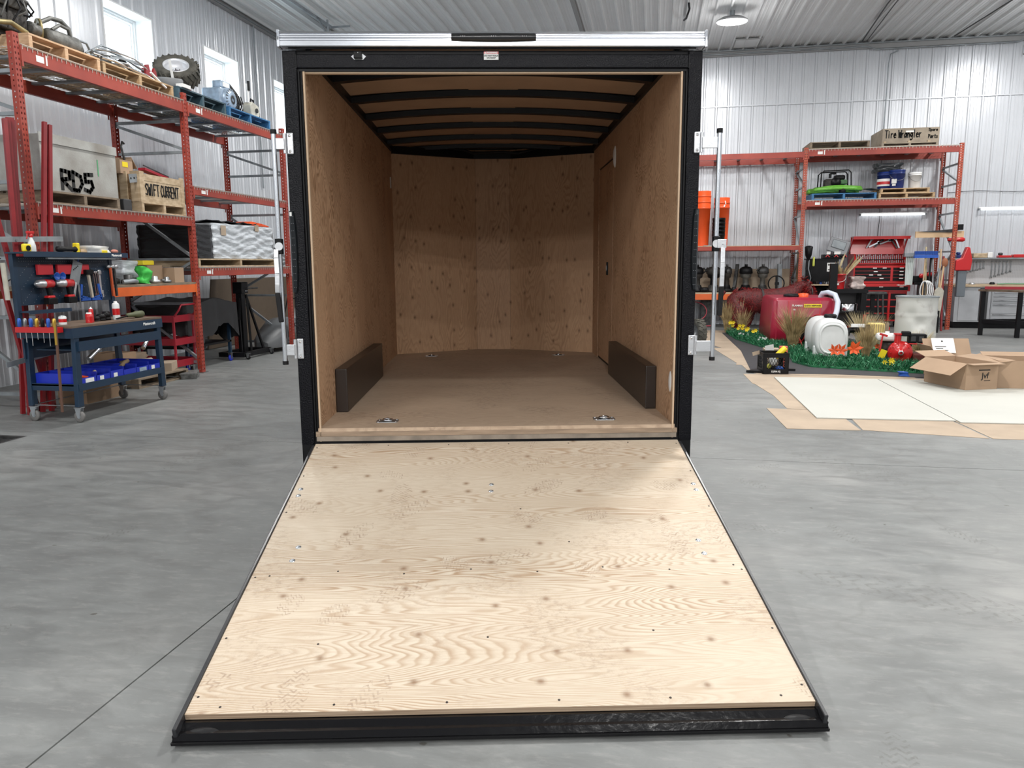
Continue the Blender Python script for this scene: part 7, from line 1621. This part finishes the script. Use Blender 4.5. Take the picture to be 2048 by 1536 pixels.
# red fire pump
t = thing('fire_pump', 'red volute pump with a white tank on top, nearest on the turf', 'pump', (4.28, 7.45, 0.012), -0.15)
MB().lathe([(0.0, -0.04), (0.035, -0.04), (0.035, -0.02), (0.10, -0.01), (0.155, 0.02), (0.165, 0.05), (0.15, 0.09), (0.10, 0.11), (0, 0.11)], (0, 0, 0.17), 28, 'y').build('volute', redp, t)
MB().lathe([(0.022, -0.055), (0.034, -0.055), (0.034, -0.04)], (0, 0, 0.17), 16, 'y', caps=False).build('inlet', alu_m, t)
mb = MB()
for k in range(10): a = 2*PI*k/10; mb.cyl((0.125*math.cos(a), -0.012, 0.17+0.125*math.sin(a)), (0.125*math.cos(a), 0.02, 0.17+0.125*math.sin(a)), 0.010, n=6)
mb.build('bolts', redp, t, kind='stuff')
MB().cyl((-0.04, 0.05, 0.30), (-0.04, 0.05, 0.42), 0.045, n=12).cyl((-0.04, 0.05, 0.42), (-0.04, 0.05, 0.44), 0.06, n=12).build('outlet', redp, t)
MB().bx(-0.30, -0.02, 0.08, 0.34, 0.32, 0.42).build('fuel_tank', white_p, t, bevel=0.035)
MB().cyl((-0.16, 0.2, 0.42), (-0.16, 0.2, 0.45), 0.03, n=12).build('fuel_cap', white_p, t)
MB().bx(0.10, 0.33, 0.06, 0.22, 0.30, 0.43).build('muffler_guard', black_s, t, bevel=0.012)
mb = MB()
for i in range(2): mb.bx(0.13+i*0.10, 0.19+i*0.10, 0.054, 0.06, 0.33, 0.40)
mb.build('guard_slots', dark_g, t, kind='stuff')
MB().bx(-0.22, 0.16, 0.11, 0.38, 0.05, 0.30).build('engine_block', engine, t, bevel=0.03)
MB().bx(0.0, 0.12, 0.0, 0.1, 0.40, 0.47).build('regulator', black_s, t, bevel=0.015)
MB().cyl((0.10, -0.02, 0.30), (0.44, -0.05, 0.30), 0.009, n=8).build('handle', redp, t)
MB().bar((-0.24, 0.0, 0.42), (-0.27, 0.0, 0.18), 0.03, 0.02).bar((-0.28, 0, .43), (-.18, 0, .40), .03, .03).build('lever', redp, t)
MB().box((-0.23, -0.03, 0.15), (0.085, 0.003, 0.12), (0.1, 0.35, 0)).build('yellow_tag', yellow, t)
MB().bx(0.16, 0.44, 0.0, 0.3, 0.0, 0.16).build('base_frame', mat('dark_red', (0.10, 0.015, 0.01), 0.6), t, bevel=0.02)
tag(crumple(MB(), -0.06, 0.06, -0.04, 0.04, 0, 0.05, 0.01, 6, 5, 4, 61).build('blue_wrapper', blue_c, None, (4.00, 6.34, 0.008)), 'crumpled blue wrapper on the black cloth beside the open carton', 'wrapper')
# milk crate
t = thing('milk_crate', 'black plastic milk crate stencilled at the base, on the cardboard', 'crate', (2.415, 6.47, 0.0045), 0.10)
mb = MB(); X, Y, Hh = 0.165, 0.165, 0.275
for s in (-1, 1):
    mb.bx(-X, X, s*Y, s*(Y-0.008), 0, 0.065).bx(-X, X, s*Y, s*(Y-0.008), 0.215, Hh).bx(-X, -X+0.05, s*Y, s*(Y-.008), .065, .215).bx(X-.05, X, s*Y, s*(Y-.008), .065, .215)
    mb.bx(s*X, s*(X-.008), -Y, Y, 0, .065).bx(s*X, s*(X-.008), -Y, Y, .215, Hh).bx(s*X, s*(X-.008), -Y, -Y+.05, .065, .215).bx(s*X, s*(X-.008), Y-.05, Y, .065, .215)
    mb.bx(-X-0.004, X+0.004, s*(Y+0.006), s*Y, Hh-0.012, Hh)
mb.bx(-X, X, -Y, Y, 0, 0.006); mb.build('crate_body', black_s, t)
mb = MB()
for s in (-1, 1):
    for k in range(-5, 6):
        for d in (-1, 1):
            x0 = k*0.035; a = Vector((x0-0.075*d*0.5, 0, 0.065)); b = Vector((x0+0.075*d*0.5, 0, 0.215))
            if abs(a.x) > X-0.04 or abs(b.x) > X-0.04: continue
            mb.bar((a.x, -s*(-Y+0.004), a.z), (b.x, -s*(-Y+0.004), b.z), 0.005, 0.005, (0, 1, 0)); mb.bar((s*(X-0.004), a.x, a.z), (s*(X-0.004), b.x, b.z), 0.005, 0.005, (1, 0, 0))
mb.build('lattice', black_s, t, kind='stuff')
text('stencil', '15/04-Xj', 0.034, paper, t, (0, -Y-0.001, 0.032), bold=0.0008)
t = thing('yellow_tube', 'yellow cylinder sticking up out of the milk crate', 'tube', (2.44, 6.47, 0.02))
MB().lathe([(0.036, 0.0), (0.038, 0.01), (0.038, 0.17), (0.030, 0.182), (0, 0.185)], (0, 0, 0), 18).build('body', yellow, t, (0.0, -0.03, 0.19), (0, 0.75, 0))
MB().lathe([(0.02, 0), (0.03, 0.02), (0.03, 0.10)], (0, 0, 0), 14).build('neck', mat('yellow_pale', (0.62, 0.60, 0.12), 0.5), t, (-0.10, -0.05, 0.05), (0, 0.75, 0))
tag(MB().ball((0, 0, 0), 0.055, 12, 8, 1, 0.7, 1.1).build('milky_bottle', milky, None, (2.40, 6.36, 0.17)), 'white bottle top inside the milk crate', 'bottle')
tag(MB().ball((0, 0, 0), 0.05, 12, 8, 1.2, 0.8, 0.8).build('blue_can', blue_c, None, (2.49, 6.42, 0.06)), 'blue can lying inside the milk crate', 'can')
tag(MB().box((0, 0, 0), (0.10, 0.003, 0.05), (0, -0.25, 0.2)).build('paper_slip', card_l, None, (2.20, 6.50, 0.255)), 'small tan card poking out left of the milk crate', 'card')
tag(MB().box((0, 0, 0), (0.12, 0.003, 0.09), (0.2, -0.2, 0.2)).build('paper_slip', paper, None, (2.40, 6.72, 0.30)), 'printed white card behind the milk crate rim', 'card')
tag(MB().box((0, 0, 0), (0.20, 0.16, 0.28)).build('carton', card_l, None, (2.44, 6.85, 0.145)), 'tan carton just behind the milk crate', 'carton')
tag(MB().box((0, 0, 0), (0.10, 0.1, 0.30)).build('carton', mat('red_card', (0.6, 0.12, 0.08), 0.6), None, (2.62, 6.95, 0.155)), 'small red and tan carton behind the yellow cylinder', 'carton')
tag(MB().prism([(-0.12, -0.05), (0.1, -0.09), (0.12, 0.08), (0.02, 0.1)], 0, 0.03).build('black_pouch', black_r, None, (2.19, 6.45, 0.0045)), 'black pouch on the floor left of the milk crate', 'pouch')
tag(MB().bx(-0.05, 0.05, -0.02, 0.02, 0, 0.03).build('black_clip', black_r, None, (2.68, 6.62, 0.008)), 'small black clip on the cloth right of the milk crate', 'clip')

# ---------------------------------------------------------------- open cartons
def open_box(label, loc, X, Y, Hh, rz, fl, m=card, name='open_carton'):
    t = thing(name, label, 'carton', loc, rz); k = 0.005
    MB().bx(-X, X, -Y, -Y+k, 0, Hh).bx(-X, X, Y-k, Y, 0, Hh).bx(-X, -X+k, -Y+k, Y-k, 0, Hh).bx(X-k, X, -Y+k, Y-k, 0, Hh).bx(-X+k, X-k, -Y+k, Y-k, 0, k).build('carton_body', m, t)
    for side, ang_, L in fl:
        # hinge on top edge; ang from horizontal outwards (up positive)
        c, s = math.cos(ang_)*L, math.sin(ang_)*L
        if side == 'f': q = [(-X, -Y, Hh), (X, -Y, Hh), (X, -Y-c, Hh+s), (-X, -Y-c, Hh+s)]
        if side == 'b': q = [(-X, Y, Hh), (X, Y, Hh), (X, Y+c, Hh+s), (-X, Y+c, Hh+s)]
        if side == 'l': q = [(-X, -Y, Hh), (-X, Y, Hh), (-X-c, Y, Hh+s), (-X-c, -Y, Hh+s)]
        if side == 'r': q = [(X, -Y, Hh), (X, Y, Hh), (X+c, Y, Hh+s), (X+c, -Y, Hh+s)]
        o = MB().add(q, [(0, 1, 2, 3)]).build('flap', m, t); o.modifiers.new('t', 'SOLIDIFY').thickness = 0.004
    return t
b1 = open_box('open brown carton with a printed logo on the white board, nearest', (4.39, 5.60, 0.0155), 0.205, 0.33, 0.30, 0.36, (('l', -0.55, 0.24), ('f', -0.02, 0.10), ('r', 0.10, 0.22), ('b', 0.25, 0.20)))
MB().bx(-0.045, 0.10, -0.0015, 0, 0.215, 0.228).bx(0.03, 0.11, -0.0015, 0, 0.098, 0.104).build('logo_line', ink, b1, (0.0, -0.331, 0.0))
text('printed_words', 'Jvf', 0.095, ink, b1, (0.04, -0.3315, 0.155), (PI/2, 0, 0), bold=0.001)
b2 = open_box('tall open brown carton at the right edge of the photo', (5.13, 5.66, 0.0155), 0.40, 0.24, 0.315, -0.03, (('b', 0.4, 0.1),))
MB().box((0.12, 0.0, 0.325), (0.16, 0.10, 0.004), (0.1, 0.1, 0.2)).build('loose_card', card_l, b2)
b3 = open_box('open brown carton with a white shipping sheet, behind the nearest carton', (4.62, 6.40, 0.0085), 0.29, 0.20, 0.24, 0.10, (('l', 0.95, 0.20), ('b', 1.05, 0.24), ('r', 0.3, 0.1)))
MB().box((-0.05, 0.240, 0.365), (0.28, 0.003, 0.21), (-0.52, 0.0, 0.0)).build('shipping_sheet', paper, b3)
R_s = Euler((-0.52, 0, 0)).to_matrix(); mb = MB()
for k, (x0, x1) in enumerate(((-0.11, 0.03), (-0.10, -0.01), (-0.09, 0.05), (-0.02, 0.0))):
    c0 = Vector((-0.05, 0.240, 0.365)); mb.box(c0+R_s @ Vector(((x0+x1)/2, -0.0025, -0.015-0.026*k if k < 3 else 0.06)), (x1-x0, 0.001, 0.008 if k < 3 else 0.02), R_s)
mb.build('sheet_print', ink, b3, kind='stuff')

# ---------------------------------------------------------------- right end tools and benches
t = thing('bench_vise', 'black and red bench vise on a post between the tool chest and rack', 'vise', (6.52, 13.9, 0))
MB().bx(-0.05, 0.05, -0.05, 0.05, 0, 0.95).build('post', steel_d, t)
MB().bx(-0.16, 0.16, -0.08, 0.08, 0.95, 1.0).bx(-0.20, 0.02, -0.06, 0.06, 1.0, 1.14).build('vise_body', black_s, t, bevel=0.012)
for x in (-0.02, 0.14): MB().lathe([(0, -0.1), (0.05, -0.095), (0.05, -0.06), (0.03, 0)], (x, 0, 1.14+(x > 0)*0.03), 14, 'y').build('knob', redp, t)
MB().bx(0.06, 0.2, -0.06, 0.06, 1.0, 1.22).build('jaw', black_s, t, bevel=0.012)
t = thing('extension_lead', 'white cord looped in a hank hanging in front of the vise post', 'cord', (6.05, 12.2, 0.72))
for k in range(4): MB().tube([(0.07*(1+.25*k)*math.sin(a)+0.02*k, 0.012*k, 0.16+0.19*math.cos(a)) for a in [2*PI*q/18 for q in range(18)]], 0.010, 6, closed=True).build('loop', white_p, t)
MB().tube([(0.0, 0, 0.0), (0.08, 0, -0.08), (0.02, 0, -0.15), (0.10, 0, -0.20), (0.08, 0, -0.32)], 0.012, 6).build('tail', white_p, t)
MB().cyl((0.02, 0.03, -0.72), (0.02, 0.03, 0.36), 0.02, n=8).build('hook_post', steel_d, t)
for x in (-0.17, 0.17): MB().bar((0.02, 0.03, -0.71), (0.02+x, 0.03+abs(x)*0.4, -0.715), 0.03, 0.01).build('foot', steel_d, t)
# long tools leaning at the rack end
gp = 'long handled tools at the right rack end'
tools = [(6.50, 13.35, 6.48, 13.6, 1.75, 0.018, straw_p, 'pale wooden pole leaning left of the rack post'), (6.62, 13.3, 6.60, 13.55, 1.80, 0.020, steel, 'grey pole leaning at the rack end'), (6.70, 13.3, 6.74, 13.5, 1.70, 0.018, beige, 'tan shovel handle at the rack end'), (6.56, 13.2, 6.72, 13.45, 1.30, 0.022, galv, 'shiny metal tube leaning low at the rack end'), (6.78, 13.25, 6.80, 13.5, 1.55, 0.022, redpole, 'dark red pole next to the rack post'), (6.46, 13.25, 6.56, 13.5, 1.55, 0.02, black_s, 'black pole leaning behind the broom')]
for u0, v0, u1, v1, z, r, m, lab in tools:
    tag(MB().cyl((u0, v0, 0), (u1, v1, z), r, n=8).build('long_pole', m), lab, 'pole', gp)
t = thing('push_broom', 'blue bristled push broom standing bristles up at the rack end', 'broom', (6.42, 13.42, 0))
MB().bx(-0.22, 0.24, -0.04, 0.04, 1.52, 1.58).build('head', blue_c, t)
mb = MB()
for i in range(24): mb.bx(-0.21+i*0.0185, -0.20+i*0.0185, -0.035, 0.035, 1.585, 1.66)
mb.build('bristles', blue_c, t, kind='stuff')
MB().cyl((0.0, 0, 0), (0.0, 0, 1.52), 0.013, n=8).build('handle', beige, t)
t = thing('shovel', 'shovel with a pale blade and brown collar leaning at the rack end', 'shovel', (6.60, 13.22, 0))
MB().prism([(-0.09, 0.75), (-0.10, 0.2), (0, 0.12), (0.10, 0.2), (0.09, 0.75), (0.03, 0.82), (-0.03, 0.82)], -0.006, 0.006, 'y').build('blade', mat('pale_blade', (0.55, 0.52, 0.44), 0.5, 0.2, var=0.3), t, (0, 0, 0.10), (0, 0.1, 0))
MB().cyl((0.09, 0, 0.90), (0.14, 0.02, 1.5), 0.018, n=8).build('handle', beige, t)
MB().ball((0.145, 0.02, 1.42), 0.07, 10, 8, 0.9, 0.5, 1.4).build('grip', mat('rust_brown', (0.30, 0.11, 0.05), 0.7), t)
t = thing('clear_tube_bundle', 'pale clear tubing hanging under a grey bracket left of the broom', 'tubing', (6.22, 13.75, 0.95))
for i in range(5): MB().cyl((-0.05+i*0.03, 0, 0), (-0.06+i*0.035, 0.02, 0.62), 0.018, n=8).build('tube', mat('clear_tube', (0.55, 0.60, 0.58), 0.3), t)
MB().bx(-0.12, 0.12, -0.05, 0.06, 0.60, 0.68).build('bracket', galv, t)
t = thing('tool_bin', 'dark bin of loose tools and red rags at the foot of the rack end', 'bin', (6.42, 12.95, 0))
MB().bx(-0.16, 0.16, -0.12, 0.12, 0, 0.45).build('bin_body', black_s, t)
for i in range(6): MB().ball((-0.12+i*0.05, -0.02+0.03*(i % 2), 0.47), 0.045, 8, 6).build('rag', (redp, steel_d, navy)[i % 3], t)
t = thing('fire_hose_bag', 'blue and red straps lying on the floor beside the drum', 'strap', (6.10, 12.55, 0))
for i in range(4): MB().tube([(-0.1, 0.05*i, 0.03), (0.05, 0.05*i-0.03, 0.05), (0.2, 0.05*i, 0.03)], 0.028, 6).build('strap', (navy, redp, navy, black_r)[i], t)
t = thing('saw_holder', 'short tan board between rack posts holding a saw', 'holder', (6.72, V0+0.30, 2.02))
MB().bx(-0.40, 0.55, -0.02, 0.02, -0.07, 0.06).build('board', beige, t)
MB().prism([(-0.35, 0.05), (0.3, 0.10), (0.50, 0.20), (0.50, 0.10), (0.3, 0.03)], -0.035, -0.025, 'y').build('saw_blade', steel_d, t)
MB().bx(0.34, 0.52, -0.06, -0.02, 0.08, 0.20).build('saw_handle', black_s, t, bevel=0.01)
MB().lathe([(0, -0.2), (0.03, -0.19), (0.05, 0.1), (0.03, 0.14), (0, 0.15)], (0.42, -0.06, -0.12), 12, 'x').build('red_handle', redp, t)
t = thing('red_wall_box', 'red bag and long grey case hanging on the end of the right rack', 'bag', (7.20, 13.62, 0.75))
MB().prism([(-0.14, 0.50), (0.16, 0.50), (0.18, 0.72), (0.12, 0.98), (0.06, 1.0), (-0.02, 0.76), (-0.14, 0.72)], -0.08, 0.06, 'y').build('red_bag', redp, t, bevel=0.02)
MB().bx(-0.07, 0.10, -0.05, 0.06, -0.05, 0.50).build('grey_case', mat('slate', (0.13, 0.15, 0.17), 0.4), t, bevel=0.015)
# grey workbench with drawers
t = thing('grey_workbench', 'grey steel workbench cabinet with silver drawer pulls at the right edge', 'workbench', (8.6, 14.0, 0))
MB().bx(-1.33, -0.62, 0.02, 0.68, 0.14, 0.90).build('left_cabinet', grey_cab, t)
MB().bx(-0.61, 0.2, 0.02, 0.68, 0.14, 0.90).build('drawer_cabinet', grey_cab, t)
MB().bx(0.21, 1.3, 0.02, 0.68, 0.14, 0.90).build('right_cabinet', dark_g, t)
MB().bx(-1.25, -0.85, 0.005, 0.019, 0.17, 0.87).build('cabinet_door', grey_cab, t); MB().bx(-0.84, -0.68, 0.0, 0.019, 0.17, 0.87).build('door_pull', dark_g, t)
for i, (z0, z1) in enumerate(((0.80, 0.88), (0.72, 0.79), (0.63, 0.71), (0.54, 0.62), (0.33, 0.53), (0.16, 0.32))):
    MB().bx(-0.60, 0.19, 0.003, 0.019, z0, z1).build('drawer', grey_cab, t); MB().bx(-0.58, 0.17, -0.012, 0.0028, z1-0.028, z1-0.006).build('drawer_pull', chrome, t)
for i, z in enumerate((0.80, 0.55, 0.36)): MB().bx(0.30, 1.25, -0.012, 0.0195, z-0.02, z).build('drawer_pull', chrome, t)
MB().bx(-1.30, 1.3, 0.10, 0.66, 0.0, 0.139).build('plinth', black_s, t)
MB().bx(-1.38, 1.35, -0.03, 0.70, 0.901, 0.945).build('worktop', bench_w, t)
MB().bx(-1.30, 1.3, 0.66, 0.70, 0.95, 1.49).build('pegboard', mat('pegboard_white', (0.48, 0.49, 0.52), 0.5), t)
mb = MB()
for i in range(76):
    for j in range(16): mb.box((-1.22+i*0.032, 0.6595, 0.975+j*0.032), (0.006, 0.001, 0.006))
mb.build('pegboard_holes', dark_g, t, kind='stuff')
MB().bx(-1.32, 1.35, 0.42, 0.70, 1.491, 1.515).build('top_shelf', galv, t)
gp = 'wrenches hanging on the white pegboard'
def wr_mesh(L, w):
    mb = MB().bar((0, 0, 0), (0, 0, -L), w, 0.006, (0, 1, 0)).lathe([(w*0.35, -0.004), (w*0.95, -0.004), (w*0.95, 0.004), (w*0.35, 0.004)], (0, 0, w*0.3), 12, 'y')
    mb.box((-w*0.75, 0, -L-w*0.8), (w*0.6, 0.008, w*1.5)).box((w*0.75, 0, -L-w*0.8), (w*0.6, 0.008, w*1.5)).box((0, 0, -L), (w*2.1, 0.008, w*0.9)); return mb
for i in range(17):
    u = 7.36+i*0.066 if i < 11 else 8.19+(i-11)*0.075; L = 0.30-0.018*i if i < 11 else 0.32-0.025*(i-11)
    tag(wr_mesh(L, 0.022).build('hanging_wrench', steel, None, (u, 14.64, 1.42)), 'steel wrench on the white pegboard, %s of the %s set' % (('longest', 'second longest', 'third longest', 'fourth longest', 'fifth longest', 'sixth longest', 'seventh longest', 'eighth longest', 'ninth longest', 'tenth longest', 'shortest')[i if i < 11 else i-11], 'left' if i < 11 else 'right'), 'wrench', gp)
for u, m, lab, sz in ((7.50, navy, 'blue tool on the pegboard shelf', (0.22, 0.12, 0.07)), (7.86, crate_t, 'pale carton on the pegboard shelf', (0.28, 0.15, 0.10)), (8.06, paper, 'small white box on the pegboard shelf', (0.10, 0.12, 0.12)), (8.36, redp, 'red tool on the pegboard shelf', (0.26, 0.14, 0.05)), (8.66, redp, 'red tray at the right edge of the pegboard shelf', (0.28, 0.14, 0.07))):
    t2 = thing('shelf_item', lab, 'tool' if 'tool' in lab else 'box', (u, 14.5, 1.5155)); MB().bx(-sz[0]/2, sz[0]/2, -sz[1]/2, sz[1]/2, 0, sz[2]).build('body', m, t2, bevel=0.012)
    if 'tool' in lab: MB().lathe([(0.02, 0), (0.045, 0.01), (0.045, 0.05), (0.02, 0.06)], (-sz[0]*0.3, 0, sz[2]), 12).build('knob', m if m is navy else dark_g, t2)
for u, w2, h, m, lab in ((7.40, 0.06, 0.07, yellow, 'small yellow box on the grey workbench'), (8.02, 0.10, 0.05, black_r, 'dark round item on the grey workbench'), (7.62, 0.12, 0.04, alu_m, 'round silver cap on the grey workbench')):
    tag(MB().lathe([(w2/2, 0), (w2/2*1.1, h*.5), (w2/2*.7, h), (0, h)], n=14).build('bench_item', m, None, (u, 14.12, 0.9455)), lab, 'item')
tubething('power_cable', 'green cord lying on the grey workbench', 'cord', [(8.1, 14.05, 0.955), (8.3, 14.1, 0.96), (8.6, 14.02, 0.958), (8.9, 14.1, 0.96)], 0.012, mat('cord_green', (0.1, 0.25, 0.12), 0.6))
# black low bench in front
t = thing('black_bench', 'black steel leg bench with a worn top at the right edge', 'bench', (7.93, 12.05, 0), 0.0)
for x, y in ((-0.72, 0.37), (-0.30, -0.20), (0.9, 0.37), (0.9, -0.2)): MB().bx(x-0.035, x+0.035, y-0.03, y+0.03, 0, 0.86).build('leg', black_s, t)
MB().bar((-0.72, 0.37, 0.28), (-0.30, -0.20, 0.28), 0.04, 0.07).bar((-0.30, -0.2, 0.28), (0.9, -0.2, 0.30), 0.04, 0.07).bar((-0.72, 0.37, 0.28), (0.9, 0.37, 0.3), 0.04, 0.07).build('rail', black_s, t)
MB().prism([(-0.80, 0.42), (-0.34, -0.26), (1.0, -0.26), (1.0, 0.42)], 0.861, 0.90).build('top', dk_wood, t)
tag(MB().bar((7.20, 12.35, 0.932), (7.95, 11.98, 0.932), 0.07, 0.055).build('red_level', redcart), 'dark red bar lying on the black bench', 'bar')
t = thing('yellow_drill', 'yellow power drill lying on the black bench at the right edge', 'drill', (8.05, 11.92, 0.9005))
MB().lathe([(0.02, -0.14), (0.035, -0.12), (0.045, 0.0), (0.045, 0.12), (0.03, 0.16), (0, 0.16)], (0.0, 0, 0.05), 14, 'x').build('body', yellow, t)
MB().bx(0.02, 0.10, -0.02, 0.02, 0.0, 0.03).build('trigger', black_r, t)
MB().bx(0.12, 0.26, -0.05, 0.05, 0.0, 0.08).build('battery', black_s, t, bevel=0.01)
